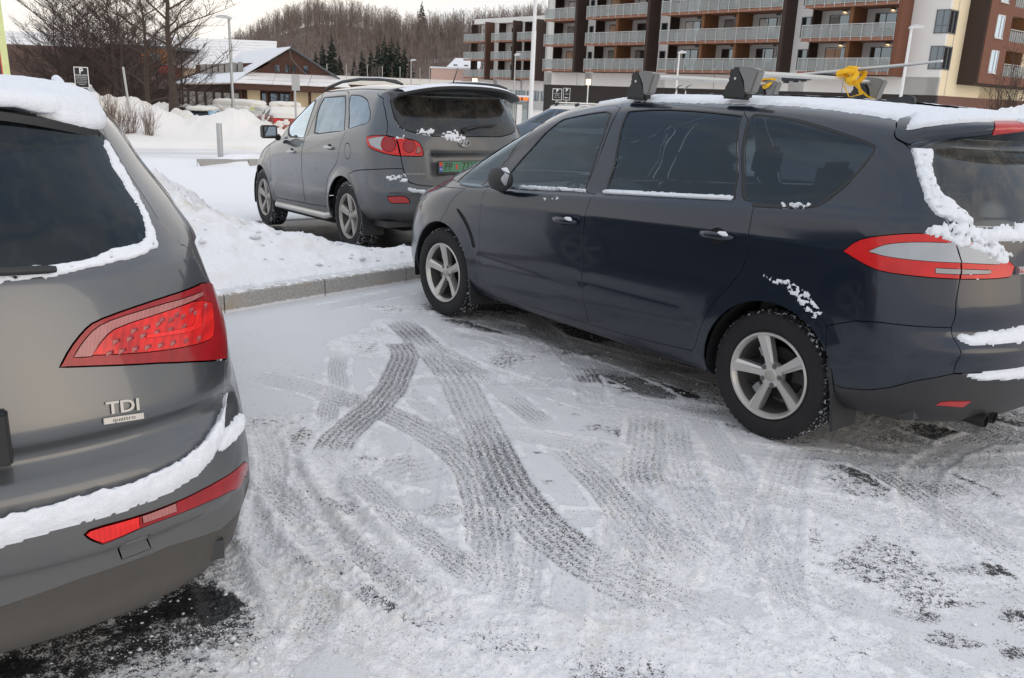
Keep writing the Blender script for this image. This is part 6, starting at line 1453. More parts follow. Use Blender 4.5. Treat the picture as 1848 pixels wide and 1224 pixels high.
def build_ground():
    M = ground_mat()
    rr = [1.15]
    while rr[-1] < 75:
        r = rr[-1]; rr.append(r+max(.0062, min(.0042*r, .00105*r*r+.004))*(1 if r < 14 else (1.8 if r < 30 else 3.5)))
    rr = np.array(rr); th = np.linspace(R(-46), R(50), 820)
    Rg, Tg = np.meshgrid(rr, th, indexing='ij'); x = Rg*np.sin(Tg); y = Rg*np.cos(Tg)
    z, b, c, d, p, h, ts, tl = terrain(x, y)
    idx = np.arange(x.size).reshape(x.shape)
    F = np.stack([idx[:-1, :-1].ravel(), idx[:-1, 1:].ravel(), idx[1:, 1:].ravel(), idx[1:, :-1].ravel()], 1)[:, ::-1]
    V = np.stack([x.ravel(), y.ravel(), z.ravel()], 1)
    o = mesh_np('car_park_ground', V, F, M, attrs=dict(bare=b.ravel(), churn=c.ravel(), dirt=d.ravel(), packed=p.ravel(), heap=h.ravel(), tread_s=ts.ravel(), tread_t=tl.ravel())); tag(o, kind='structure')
    print('ground verts', x.size, 'rows', len(rr))
    # outskirts: coarse, all round and out to the horizon
    rr = np.concatenate([np.linspace(0, 1.15, 6), np.geomspace(1.3, 75, 90)[0:], np.geomspace(80, 1600, 24)]); a0, a1 = R(49.3), R(314.7)
    for nm, (t0, t1, r0, n) in (('snowy_ground', (a0, a1, 0, 200)), ('far_snow_ground', (R(-46), R(50), 75, 120)), ('near_ground', (R(-46), R(50), 0, 40))):
        q = rr[(rr >= r0)] if nm != 'near_ground' else rr[rr <= 1.15]
        if r0 == 75: q = np.concatenate([[74.5], q[q > 75.5]])
        Rg, Tg = np.meshgrid(q, np.linspace(t0, t1, n), indexing='ij'); x = Rg*np.sin(Tg); y = Rg*np.cos(Tg)
        z, b, c, d, p, h, _, _ = terrain(x, y, False)
        idx = np.arange(x.size).reshape(x.shape); F = np.stack([idx[:-1, :-1].ravel(), idx[:-1, 1:].ravel(), idx[1:, 1:].ravel(), idx[1:, :-1].ravel()], 1)[:, ::-1]
        far = np.where(np.hypot(x, y) < 5, .15, 0)
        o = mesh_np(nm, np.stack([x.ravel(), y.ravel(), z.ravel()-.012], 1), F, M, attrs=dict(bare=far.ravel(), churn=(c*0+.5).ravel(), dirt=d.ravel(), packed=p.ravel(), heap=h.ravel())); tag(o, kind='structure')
    # kerb stones
    t = NT('granite'); p = t.obj(); n = t.noise(300, 3, .7, p)
    n = t.math('ADD', t.math('MULTIPLY', n, .6), t.math('MULTIPLY', t.noise(90, 4, .8, p), .4)); c = t.mix(t.ramp(n, .38, .62), (.17, .165, .16), (.56, .55, .53)); c = t.mix(t.ramp(t.noise(4, 5, .65, p), .45, .7), c, (.40, .34, .26)); sz = t.n('ShaderNodeSeparateXYZ', {0: p}).outputs[2]; c = t.mix(t.ramp(t.math('ADD', sz, t.math('MULTIPLY', t.noise(22, 4, .7, p), .05)), .158, .168), c, (.84, .84, .85)); c = t.mix(t.ramp(t.math('ADD', sz, t.math('MULTIPLY', t.noise(30, 4, .7, p), -.03)), .012, .0), c, (.75, .75, .77))
    t.done(t.bsdf(Base_Color=c, Roughness=.8, Normal=t.bump(n, .5, .006)))
    kerb = empty('kerb'); tag(kerb, kind='structure')
    L = [(-2.78, 6.25), (-2.62, 5.93), (-2.42, 5.80), (-2.11, 6.05), (-1.79, 6.42), (-.88, 7.40), (-.30, 8.05), (.9, 9.28)]
    L = resample(L, .05, False); acc = 0; st = [L[0]]; cur = [L[0]]; rng = random.Random(4); out = []; tgt = .95
    for a, b in zip(L[:-1], L[1:]):
        acc += math.dist(a, b); cur.append(b)
        if acc > tgt: out.append(cur); cur = [b]; acc = 0; tgt = rng.uniform(.82, 1.02)
    out.append(cur)
    for k, s in enumerate(out):
        if len(s) < 3: continue
        s = np.array(s); e = np.gradient(s, axis=0); e /= np.linalg.norm(e, axis=1, keepdims=True); nn = np.stack([-e[:, 1], e[:, 0]], 1)
        s = s.copy(); s[0] += e[0]*.005; s[-1] -= e[-1]*.005
        off = rng.uniform(-.004, .004); top = .142+rng.uniform(-.006, .006)
        prof = [(off, -.05), (off, top-.012), (off+.010, top), (.12, top+.002), (.12, -.05)]
        V = []; 
        for i in range(len(s)):
            for (u, w) in prof: V.append((s[i, 0]+nn[i, 0]*u, s[i, 1]+nn[i, 1]*u, w+.003*math.sin(i*2.1+k)))
        m = len(prof); F = [(i*m+j, i*m+(j+1) % m, (i+1)*m+(j+1) % m, (i+1)*m+j) for i in range(len(s)-1) for j in range(m)]+[tuple(range(m)), tuple(range((len(s)-1)*m, len(s)*m))]
        bb = MB(); bb.add(V, F); bb.build('kerb_stone', MATS['granite'], kerb)
    plain('concrete', (.33, .32, .30), .85, var=.2)
    kb = empty('planting_bed_kerb'); tag(kb, kind='structure')
    L = [(-7.08, 19.05), (-6.1, 19.55), (-5.1, 20.03), (-4.2, 20.48), (-3.4, 20.9)]
    for a, b in zip(L[:-1], L[1:]):
        a, b = Vector(a+(0,)), Vector(b+(0,)); e = (b-a).normalized(); nn = Vector((-e.y, e.x, 0)); q = MB(); V = []
        for p_ in (a+e*.01, b-e*.01):
            for (u, w) in ((0, -.25), (0, -.04), (.14, -.03), (.14, -.25)): V.append((p_.x+nn.x*u, p_.y+nn.y*u, w))
        q.add(V, [(0, 1, 5, 4), (1, 2, 6, 5), (2, 3, 7, 6), (0, 3, 2, 1), (4, 5, 6, 7)]); q.build('kerb_stone', MATS['concrete'], kb)
    # snow clods lying about
    rng = np.random.default_rng(5)
    V, F = [], []
    def clod(x, y, z, s):
        b = len(V); n = 0
        pts = [(0, 0, 1), (1, 0, 0), (.3, .95, 0), (-.8, .6, 0), (-.8, -.6, 0), (.3, -.95, 0), (0, 0, -.6)]
        for q in pts: V.append((x+q[0]*s*rng.uniform(.6, 1.3), y+q[1]*s*rng.uniform(.6, 1.3), z+q[2]*s*rng.uniform(.5, .9)))
        for i in range(5): F.append((b, b+1+i, b+1+(i+1) % 5)); F.append((b+6, b+1+(i+1) % 5, b+1+i))
    C = np.array([(c[0], c[1], c[2]*1.2, c[3]*1.2) for c in CHURN])
    P = []
    for i in range(2600):
        c = C[rng.integers(len(C))]; P.append((c[0]+rng.normal()*c[2]*.8, c[1]+rng.normal()*c[3]*.8, min(.014, .0022+rng.exponential(.0018))))
    for i in range(650):
        P.append((rng.uniform(-5.5, -.4), rng.uniform(6.5, 13), min(.06, .007+rng.exponential(.011))))
    for i in range(500): P.append((rng.uniform(-1.3, 3.6), rng.uniform(2, 6.5), .003+rng.exponential(.002)))
    P = np.array(P); z, b_, c_, d_, p_, h_, _, _ = terrain(P[:, 0], P[:, 1])
    for (x, y, s), zz, hh in zip(P, z, h_):
        if s > .025 and hh < .3: continue
        if y > 6.2 and hh < .1: continue
        clod(x, y, zz+s*.15, s)
    o = mesh_np('snow_clods', V, np.array(F), MATS['snow_ground_bits']); tag(o, kind='stuff'); tag(o, 'small crumbs and clods of snow scattered over the car park and the snow bank', 'snow clods')

# ------------------------------------------------------------------ background materials
def bg_mats():
    def wood(name, a, b, sc=7.):
        t = NT(name); o = t.obj(); sp = t.n('ShaderNodeSeparateXYZ', {0: o})
        w = t.math('FRACT', t.math('MULTIPLY', sp.outputs[2], sc)); ln = t.ramp(t.math('ABSOLUTE', t.math('SUBTRACT', w, .5)), .40, .49)
        n = t.noise(3, 5, .6, t.n('ShaderNodeMapping', {0: o, 3: (.6, .6, 7)}).outputs[0])
        c = t.mix(n, a, b); c = t.mix(t.math('MULTIPLY', ln, .6), c, tuple(q*.35 for q in a))
        t.done(t.bsdf(Base_Color=c, Roughness=.75))
    wood('wood_dark', (.028, .016, .012), (.055, .030, .022)); wood('wood_red', (.13, .048, .025), (.20, .075, .04)); wood('wood_orange', (.19, .085, .035), (.28, .13, .06))
    wood('wood_brown', (.060, .027, .018), (.12, .055, .035), 5); wood('wood_soffit', (.24, .11, .07), (.34, .17, .11), 4); wood('boards_orange', (.42, .15, .05), (.60, .25, .09), 5)
    plain('render_white', (.74, .73, .71), .85, var=.06, scale=.7); plain('render_cream', (.78, .67, .47), .85, var=.06, scale=.7); plain('render_grey', (.55, .55, .54), .85, var=.08, scale=.6)
    plain('panel_cream', (.70, .57, .36), .8, var=.07); plain('peach', (.62, .42, .30), .8); plain('pink_wall', (.58, .40, .34), .8); plain('red_wall', (.28, .045, .035), .7)
    plain('plinth_dark', (.035, .028, .026), .8, var=.25, scale=4); plain('plinth_red', (.16, .075, .055), .8, var=.3, scale=5)
    plain('frame_grey', (.13, .14, .15), .5); plain('frame_white', (.6, .6, .6), .5); plain('rail_metal', (.50, .51, .52), .4, .5)
    plain('pole_metal', (.42, .43, .43), .45, .6, var=.12, scale=3); plain('pole_white', (.72, .73, .74), .45); plain('lamp_head', (.62, .63, .64), .5)
    plain('sign_black', (.012, .012, .013), .4); plain('sign_white', (.75, .75, .75), .5); plain('sign_back', (.38, .39, .39), .5, .4)
    plain('pale_yellow', (.68, .72, .34), .5); plain('pole_red', (.55, .08, .05), .5); plain('curtain', (.30, .29, .27), .9); plain('clothes_dark', (.02, .022, .03), .85); plain('skin', (.45, .27, .2), .6)
    plain('bark', (.060, .042, .033), .9, var=.4, scale=6, bump=.5); plain('bark_dark', (.050, .034, .029), .9, var=.4, scale=5); plain('twig', (.060, .038, .030), .9, var=.3, scale=2); plain('bush_twig', (.16, .105, .075), .9, var=.35, scale=5)
    plain('conifer', (.028, .042, .028), .85, var=.5, scale=1.2); plain('tin_roof', (.10, .11, .12), .5)
    glass('window_glass', (.10, .11, .12), .03, rough=.02, spec=3.2, dcol=(.2, .2, .2))
    t = NT('rail_glass'); o = t.obj()
    a = t.n('ShaderNodeBsdfTransparent', {0: (.80, .86, .86, 1)}).outputs[0]; b = t.bsdf(Base_Color=(.42, .44, .44), Roughness=.12, Specular_IOR_Level=.8)
    t.done(t.n('ShaderNodeMixShader', {0: .42, 1: a, 2: b}).outputs[0])
    snow_mat('snow_far', (.80, .815, .85), b=.2)
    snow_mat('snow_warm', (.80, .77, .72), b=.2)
    t = NT('roof_tiles_snow'); o = t.obj(); sp = t.n('ShaderNodeSeparateXYZ', {0: o})
    f = t.ramp(t.math('ABSOLUTE', t.math('SUBTRACT', t.math('FRACT', t.math('MULTIPLY', sp.outputs[2], 3.2)), .5)), .36, .49)
    c = t.mix(t.math('MULTIPLY', f, t.ramp(t.noise(1.2, 4, .6, o), .3, .7)), (.82, .80, .79), (.44, .37, .36)); t.done(t.bsdf(Base_Color=c, Roughness=.8))
    for nm, col, st in (('lit_lamp', (1., .72, .38), 3.0), ('led_orange', (1., .16, .03), 1.6)):
        t = NT(nm); t.done(t.n('ShaderNodeEmission', {0: col+(1,), 1: st}).outputs[0])
    t = NT('hillside'); o = t.pos(); n = t.noise(.09, 6, .65, o); n2 = t.noise(.9, 5, .7, o)
    st_ = t.noise(1.3, 4, .7, t.n('ShaderNodeMapping', {0: o, 3: (1, .25, .12)}).outputs[0]); c = t.mix(t.ramp(st_, .35, .65), (.085, .062, .053), (.28, .215, .185)); c = t.mix(t.ramp(t.math('ADD', t.math('MULTIPLY', n, .6), t.math('MULTIPLY', n2, .4)), .50, .62), c, (.46, .43, .43))
    t.done(t.bsdf(Base_Color=c, Roughness=.95))
    t = NT('hazy_bark'); o = t.pos(); n = t.noise(.15, 3, .6, o); c = t.mix(n, (.15, .115, .10), (.29, .23, .20)); t.done(t.bsdf(Base_Color=c, Roughness=.95))  # bark lightened: distance haze put into the colour

# ------------------------------------------------------------------ local-frame helpers
def window(parent, x, z, w, h, y, depth=.08, bars=(1, 0), frame='frame_grey', name='window'):
    """pane in a frame on a wall facing -y; (x,z) lower left"""
    b = MB(); f = .06
    b.box(x, x+w, y-depth, y+.02, z, z+f); b.box(x, x+w, y-depth, y+.02, z+h-f, z+h); b.box(x, x+f, y-depth, y+.02, z+f, z+h-f); b.box(x+w-f, x+w, y-depth, y+.02, z+f, z+h-f)
    for k in range(bars[0]):
        q = x+w*(k+1)/(bars[0]+1); b.box(q-.03, q+.03, y-depth+.01, y+.02, z+f, z+h-f)
    for k in range(bars[1]):
        q = z+h*(k+1)/(bars[1]+1); b.box(x+f, x+w-f, y-depth+.01, y+.015, q-.03, q+.03)
    o = b.build(name, MATS[frame], parent)
    b = MB(); b.box(x+f, x+w-f, y-.03, y-.01, z+f, z+h-f); b.build('pane', MATS['window_glass'], o)
    return o

def balcony(parent, s0, s1, z, out, npan, snow=False):
    b = MB(); b.box(s0, s1, -out, -.02, z-.20, z-.02); b.box(s0-.02, s1+.02, -out-.03, -out, z-.26, z); o = b.build('balcony', MATS['wood_soffit'], parent)
    b = MB(); n = npan
    for k in range(n+1):
        x = s0+.05+(s1-s0-.1)*k/n; b.box(x-.03, x+.03, -out-.07, -out-.03, z-.22, z+1.02)
    b.box(s0, s1, -out-.08, -out-.02, z+1.02, z+1.08); b.box(s0, s1, -out-.06, -out-.03, z+.04, z+.08)
    for x in (s0+.03, s1-.03): b.box(x-.02, x+.02, -out-.02, -.05, z+1.02, z+1.07)
    b.build('railing', MATS['rail_metal'], o)
    for k in range(n):
        x0 = s0+.05+(s1-s0-.1)*k/n+.05; x1 = s0+.05+(s1-s0-.1)*(k+1)/n-.05
        q = MB(); q.box(x0, x1, -out-.045, -out-.032, z+.10, z+.98); q.build('glass_panel', MATS['rail_glass'], o)
    return o

def apartments():
    root = empty('apartment_block', (4.0, 103., 0), (0, 0, math.atan2(-.753, .658)), 'long white and brown apartment block with glass balconies behind the dark blue people carrier', 'building')
    M = MATS; decks = (4.47, 7.14, 9.81, 12.48); Zt = 15.3
    bays = [(-1.0, 4.1, [], 4), (5.6, 14.35, [9.6], 8), (15.95, 29.8, [20.7, 24.6], 12), (31.7, 40.15, [35.85], 9)]
    L = 43.4
    # walls with recesses
    xs = [-2.2]; b = MB(); w = MB()
    prev = -2.2
    for (a, c, dv, n) in bays: b.box(prev, a, 0, .3, 2.8, Zt); prev = c+.35
    b.box(prev, L, 0, .3, 2.8, Zt); b.box(-2.2, L, 0, .3, 2.8, decks[0]-.3); b.box(-2.2, L, 1.35, 1.5, 2.8, Zt)
    b.box(-2.2, -1.9, 0, 12, 2.8, Zt); b.build('wall', M['render_white'], root)
    b = MB(); b.box(-2.25, L+.02, .05, .4, -1.6, 2.8); b.build('plinth', M['plinth_dark'], root)
    for (a, c, dv, n) in bays: b = MB(); b.box(a, a+.12, .0, 1.35, decks[0], Zt); b.build('recess_wall', M['wood_dark'], root)
    vr = random.Random(21)
    for k, (a, c, dv, n) in enumerate(bays):
        b = MB(); b.box(c, c+.35, -1.75, .3, 4.15, Zt); b.build('wooden_fin', M['wood_dark'] if k < 3 else M['wood_red'], root)  # last fin redder and lighter: light on it put into the colour
        for d in dv:
            b = MB(); b.box(d-.15, d+.15, -.9, 1.35, decks[0], Zt); b.build('balcony_divider', M['wood_orange'], root)
        ed = [a]+dv+[c]
        for z in decks:
            balcony(root, a+.1, c-.08, z, 1.55, n)
            b = MB(); b.box(a, c, 0, 1.35, z-.22, z-.01); b.build('recess_floor', M['wood_soffit'], root)
            for i, (p, q) in enumerate(zip(ed[:-1], ed[1:])):
                wd = q-p
                if vr.random() < .6:
                    x = p+vr.uniform(.6, max(.7, wd-1.8)); bb = MB(); bb.box(x, x+.5, -.9, -.4, z+.0, z+.44); bb.box(x, x+.08, -.9, -.4, z+.44, z+.85); bb.build('balcony_chair', MATS[vr.choice(('clothes_dark', 'frame_white', 'wood_orange', 'curtain'))], root)
                if vr.random() < .4:
                    x = p+vr.uniform(1.2, max(1.3, wd-1.2)); bb = MB(); bb.box(x, x+.7, -.8, -.2, z+.66, z+.72); bb.box(x+.31, x+.39, -.55, -.45, z, z+.66); bb.build('balcony_table', MATS[vr.choice(('frame_white', 'clothes_dark', 'snow_far'))], root)
                if vr.random() < .5:
                    x = p+.98; bb = MB(); bb.box(x, x+vr.uniform(.4, 1.5), 1.29, 1.30, z+.12, z+2.0); bb.build('curtain', MATS[vr.choice(('curtain', 'render_white', 'peach'))], root)
                window(root, p+.9, z+.05, min(1.9, wd-2.2), 2.05, 1.34, bars=(1, 0))
                window(root, min(p+3.05, q-1.1), z+.05, .95, 2.05, 1.34, bars=(0, 0), frame='frame_white')
                b = MB(); b.lathe([(.001, .0), (.16, -.02), (.19, -.12), (.15, -.13)], 10, 'z', (p+wd*.55, 1.2, z+2.42)); l = b.build('ceiling_lamp', M['frame_grey'], root)
                if k == 3 and (z < 9):
                    b = MB(); b.lathe([(.001, -.15), (.13, -.14), (.13, -.12), (.001, -.12)], 10, 'z', (p+wd*.55, 1.2, z+2.42)); b.build('bulb', M['lit_lamp'], l)
    for s, w_ in ((4.75, .6), (14.95, .75), (30.75, .95)):
        for z in decks[:4]: window(root, s, z+.15, w_, 1.75, 0, bars=(0, 0))
    # furniture and snow covered bundles on the lower balconies
    for s, ww, h in ((7.0, 1.6, .7), (11.5, 2.0, .6), (26.5, 2.2, .8), (22.4, 1.0, .7)):
        b = MB(); b.tube([(s-ww/2, -.7, 4.5), (s, -.75, 4.47+h), (s+ww/2, -.7, 4.5)], [.1, .35, .1], 8); b.build('covered_furniture', M['clothes_dark'], root)
    # seams in the white band
    b = MB()
    for s in (3.2, 12.3, 22, 35.4): b.box(s-.02, s+.02, -.012, .0, 2.8, 4.2)
    b.build('wall_joint', M['frame_grey'], root)
    # corner windows
    for z in (4.75, 7.42, 10.1):
        b = MB(); x0, x1 = L-1.0, L+.03; zt = z+1.75
        for (a, c) in ((x0, x0+.08), (L-.45, L-.39), (L-.02, L+.04)): b.box(a, c, -.05, .03, z, zt)
        b.box(x0, L+.04, -.05, .03, z, z+.08); b.box(x0, L+.04, -.05, .03, zt-.08, zt); b.box(x0, L, -.045, .02, z+.55, z+.62)
        for (a, c) in ((0.03, .1), (.75, .82), (1.4, 1.48)): b.box(L-.03, L+.05, a, c, z, zt)
        b.box(L-.03, L+.05, 0, 1.48, z, z+.08); b.box(L-.03, L+.05, 0, 1.48, zt-.08, zt); f = b.build('corner_window', M['frame_grey'], root)
        b = MB(); b.box(x0+.05, L, -.02, -.01, z+.08, zt-.08); b.build('pane', M['window_glass'], f)
        b = MB(); b.box(L+.005, L+.015, .03, 1.42, z+.08, zt-.08); b.build('pane', M['window_glass'], f)
    # gable side, facing the evening light
    b = MB(); b.box(L-.3, L, .3, 14, 2.8, Zt); b.build('gable_wall', M['render_cream'], root)
    b = MB(); b.box(L-.35, L+.02, .4, 24, -1.6, 2.8); b.build('gable_plinth', M['plinth_red'], root)
    b = MB(); b.box(L, L+1.5, 3.3, 3.5, 3.9, Zt); b.box(L, L+1.35, 3.3, 24, 3.75, 3.9); b.build('bay_side', M['wood_dark'], root)
    b = MB(); b.box(L+1.4, L+1.55, 3.5, 8.0, 3.9, Zt); b.box(L+1.4, L+1.55, 8, 22, 3.9, 4.6); b.box(L+1.4, L+1.55, 8, 22, 6.6, 7.35); b.box(L+1.4, L+1.55, 8, 22, 9.3, 10.0)
    b.box(L+1.4, L+1.55, 13.2, 14.6, 3.9, Zt); b.build('bay_front', M['wood_red'], root)
    b = MB(); b.box(L-.1, L, 8, 22, 2.8, Zt); b.box(L, L+1.4, 8.0, 8.1, 3.9, Zt); b.build('bay_recess', M['render_cream'], root)
    Rg = Matrix.Translation((L+1.55, 0, 0)) @ Matrix.Rotation(PI/2, 4, 'Z')
    g = empty('side'); g.name = 'side_front'; g.parent = None
    bpy.data.objects.remove(g)
    def side_window(y, z, w_, h_):
        b = MB(); x = L+1.55
        for q in (y, y+w_-.08, y+w_*.55): b.box(x-.02, x+.06, q, q+.08, z, z+h_)
        b.box(x-.02, x+.06, y, y+w_, z, z+.08); b.box(x-.02, x+.06, y, y+w_, z+h_-.08, z+h_); b.box(x, x+.12, y-.05, y+w_+.05, z-.05, z); f = b.build('bay_window', M['frame_white'], root)
        b = MB(); b.box(x+.01, x+.02, y+.08, y+w_-.08, z+.08, z+h_-.08); b.build('pane', M['window_glass'], f)
    for z in (4.75, 7.42, 10.1): side_window(5.0, z, 1.5, 1.75)
    for z in (4.5, 7.2, 9.9):
        b = MB(); x = L+1.5
        for q in np.arange(8.2, 13.2, .45): b.box(x, x+.04, q, q+.04, z, z+1.05)
        b.box(x-.01, x+.05, 8.1, 13.2, z+1.05, z+1.1); b.build('side_railing', M['rail_metal'], root)
        b = MB(); b.box(x-.02, x-.01, 8.2, 13.1, z+.1, z+.95); b.build('side_glass', M['rail_glass'], root)
        b = MB(); b.box(L, L+.05, 9.2, 9.3, z, z+2.1); b.box(L, L+.05, 10.4, 10.5, z, z+2.1); b.box(L, L+.03, 9.3, 10.4, z, z+2.1); b.build('balcony_door', M['window_glass'], root)
        b = MB(); b.box(L+.02, L+1.4, 11.9, 12.05, z, z+2.3); b.build('balcony_divider', M['wood_orange'], root)
    b = MB(); b.box(-2.3, L+.2, -.2, 14, Zt, Zt+.4); b.build('roof', M['snow_far'], root)
    # west wing
    r2 = empty('apartment_wing', (-6.5, 146., 0), (0, 0, math.atan2(-.753, .658)), 'lower far wing of the white apartment block with three columns of balconies', 'building')
    decks = (4.0, 6.75, 9.5); Zt = 12.2
    bays = [(-3.4, 2.3, 5), (3.7, 9.05, 5), (9.9, 14.4, 4)]
    b = MB(); prev = -3.4
    for (a, c, n) in bays: b.box(prev, a, 0, .3, 2.2, Zt); prev = c+.35
    b.box(-2.2, 26, 0, .3, 2.2, decks[0]-.3); b.box(-2.4, 26, 1.35, 1.5, 2.2, Zt); b.box(14.7, 26, 0, .3, 2.2, Zt); b.box(-2.4, 26, -.15, 10, Zt, Zt+.75); b.build('wall', M['render_white'], r2)
    b = MB(); b.box(-2.3, 26, .1, .4, -1.5, 2.2); b.build('ground_floor', M['render_grey'], r2)
    for s in np.arange(-1.8, 25, 3.2): window(r2, s, .7, 2.6, 1.35, .1, bars=(3, 0))
    for k, (a, c, n) in enumerate(bays):
        b = MB(); b.box(c, c+.35, -1.7, .3, 3.6, Zt+.1); b.build('wooden_fin', M['wood_dark'] if k else M['wood_brown'], r2)
        b = MB(); b.box(a, a+.12, 0, 1.35, decks[0], Zt); b.build('recess_wall', M['wood_dark'], r2)
        for z in decks:
            balcony(r2, a+.05, c-.05, z, 1.5, n); window(r2, a+1.6, z+.05, 1.7, 2.0, 1.34); 
            b = MB(); b.box(a, c, 0, 1.35, z-.22, z-.01); b.build('recess_floor', M['wood_soffit'], r2)

def gabled_hall():
    """brown timber hall with a hipped snow roof and a lower canopy roof"""
    M = MATS; Y = 72.; g = -1.5
    root = empty('timber_hall', (-18.8, Y, 0), label='brown timber hall with a snowy gabled roof beyond the car park', cat='building')
    b = MB(); b.box(-4.1, 4.3, .8, 9, g, 1.4); b.build('wall', M['wood_brown'], root)
    for x0, x1 in ((-3.75, -2.7), (.05, 1.35), (1.5, 2.8), (2.95, 4.2)):
        b = MB(); b.box(x0, x1, .74, .8, g+.3, 1.05); b.build('wall_panel', M['panel_cream'], root)
    for x0, w_ in ((-2.6, .55), (-1.9, .75), (-1.1, .95)): window(root, x0, g+.2, w_, 2.2, .78, bars=(0, 0), frame='wood_dark')
    for x in (-4.1, -2.05, -.05, 1.42, 2.87, 4.25): b = MB(); b.box(x-.06, x+.06, .3, .42, g, 1.1); b.build('post', M['wood_brown'], root)
    b = MB(); b.box(-4.4, 5.0, -.4, 9, 1.08, 1.55); b.build('fascia', M['wood_brown'], root)
    # lower snow roof, three fields
    for k, (x0, x1) in enumerate(((-4.4, -1.35), (-1.3, 1.55), (1.6, 5.0))):
        b = MB(); s0 = .95 if k == 0 else 0; s1 = 1.2 if k == 2 else 0
        b.add([(x0, -.5, 1.55), (x1, -.5, 1.55), (x1-s1, .9, 2.35), (x0+s0, .9, 2.35), (x0, -.5, 1.62), (x1, -.5, 1.62), (x1-s1, .9, 2.44), (x0+s0, .9, 2.44)], [(0, 3, 2, 1), (4, 5, 6, 7), (0, 1, 5, 4), (1, 2, 6, 5), (2, 3, 7, 6), (3, 0, 4, 7)]); b.build('canopy_roof', M['roof_tiles_snow'], root)
    # gable
    b = MB(); b.prism([(-3.3, 2.38), (3.35, 2.38), (0, 4.35)], .9, 1.1, 'y'); b.build('gable', M['wood_brown'], root)
    for x0, w_ in ((-1.5, .5), (-.65, .5), (-.05, .4), (.85, .5)): window(root, x0, 2.5, w_, .68, .9, bars=(0, 0), frame='wood_brown')
    b = MB(); b.add([(-3.7, .4, 2.28), (0, .4, 4.46), (-8.0, 13, 4.3), (-10.6, 13, 1.9), (-3.7, .4, 2.36), (0, .4, 4.56), (-8.0, 13, 4.4), (-10.6, 13, 2.0)], [(0, 1, 2, 3), (4, 7, 6, 5), (0, 4, 5, 1), (1, 5, 6, 2), (2, 6, 7, 3), (3, 7, 4, 0)]); b.build('roof', M['snow_far'], root)
    b = MB(); b.add([(0, .45, 4.45), (3.95, .45, 2.15), (-3.0, 13, 2.15), (-8, 13, 4.25), (0, .45, 4.56), (4.0, .45, 2.26), (-2.9, 13, 2.26), (-8, 13, 4.36)], [(0, 1, 2, 3), (4, 7, 6, 5), (0, 4, 5, 1), (1, 5, 6, 2), (2, 6, 7, 3), (3, 7, 4, 0)]); b.build('roof', M['tin_roof'], root)
    # long clerestory and low side wing to the left
    b = MB(); b.add([(-9.8, 6, 1.9), (-4.2, 2.2, 2.3), (-1.7, 2.0, 3.35), (-9.8, 6, 2.95)], [(0, 1, 2, 3)]); b.build('clerestory', M['wood_brown'], root)
    for k in range(7):
        b = MB(); x = -8.6+k*.62; b.box(x, x+.40, 3.35-(x+6.5)*.45-.45, 3.35-(x+6.5)*.45-.35, 2.2+.03*k, 2.95+.05*k); b.build('clerestory_window', M['curtain'], root)
    b = MB(); b.add([(-11.5, 3, 1.25), (-4.4, -.5, 1.55), (-3.5, .9, 2.4), (-9.8, 6, 2.1), (-11.5, 3, 1.33), (-4.4, -.5, 1.63), (-3.5, .9, 2.5), (-9.8, 6, 2.2)], [(0, 3, 2, 1), (4, 5, 6, 7), (0, 1, 5, 4)]); b.build('side_roof', M['snow_far'], root)
    b = MB(); b.add([(-11.2, 3.4, g), (-4.2, .4, g), (-4.2, .4, 1.5), (-11.2, 3.4, 1.2), (-11.3, 5.4, g), (-4.2, 2.4, g), (-4.2, 2.4, 1.5), (-11.2, 5.4, 1.2)], [(0, 1, 2, 3), (4, 7, 6, 5), (0, 3, 7, 4), (3, 2, 6, 7)]); b.build('side_wall', M['wood_dark'], root)
    b = MB(); 
    for k in range(8):
        x = -10.8+k*.85; y = 3.2-(x+11.2)*.43; b.box(x, x+.5, y-.05, y, g+.4, .75)
    b.build('side_glazing', M['curtain'], root)
    b = MB(); b.tube([(-.05, .3, 4.4), (.1, .25, 3.6), (.9, .2, 2.75), (1.5, .2, 2.4)], .025, 5); b.build('cable', M['frame_grey'], root)
    # big hall behind
    r = empty('large_hall', (-30, 85, 0), label='large cream hall with a wide snow-covered roof behind the bare trees', cat='building')
    b = MB(); b.box(-8, 5.4, 0, 14, -1.5, 2.9); b.build('wall', M['render_cream'], r)
    b = MB(); b.add([(-9, -.8, 2.7), (6.6, -.8, 2.7), (4.2, 9, 5.7), (-9, 9, 5.7), (-9, -.8, 2.85), (6.6, -.8, 2.85), (4.2, 9, 5.9), (-9, 9, 5.9)], [(0, 3, 2, 1), (4, 5, 6, 7), (0, 1, 5, 4), (1, 2, 6, 5), (3, 0, 4, 7)]); b.build('roof', M['roof_tiles_snow'], r)
    r = empty('orange_gable_house', (-34, 83, 0), label='house with an orange boarded upper storey glimpsed through the bare trees', cat='building')
    b = MB(); b.box(-4.2, 1.4, 0, 8, -1.5, 2.9); b.build('wall', M['red_wall'], r)
    b = MB(); b.box(-3.9, 1.2, -.08, 0, 3.0, 4.3); b.build('boarding', M['boards_orange'], r)
    for x in (-2.5, -.6): window(r, x, 3.1, .9, .9, -.08, bars=(1, 0))
    b = MB(); b.box(-4.6, 1.8, -.5, 8, 4.3, 4.55); b.build('roof', M['tin_roof'], r)
    # brown roofed block in the tree shade
    r = empty('dark_roofed_house', (-36, 60, 0), label='long dark brown roofed building in the shade of the bare trees', cat='building')
    b = MB(); b.box(-8, 9, 0, 8, -1.5, 1.0); b.build('wall', M['wood_dark'], r)
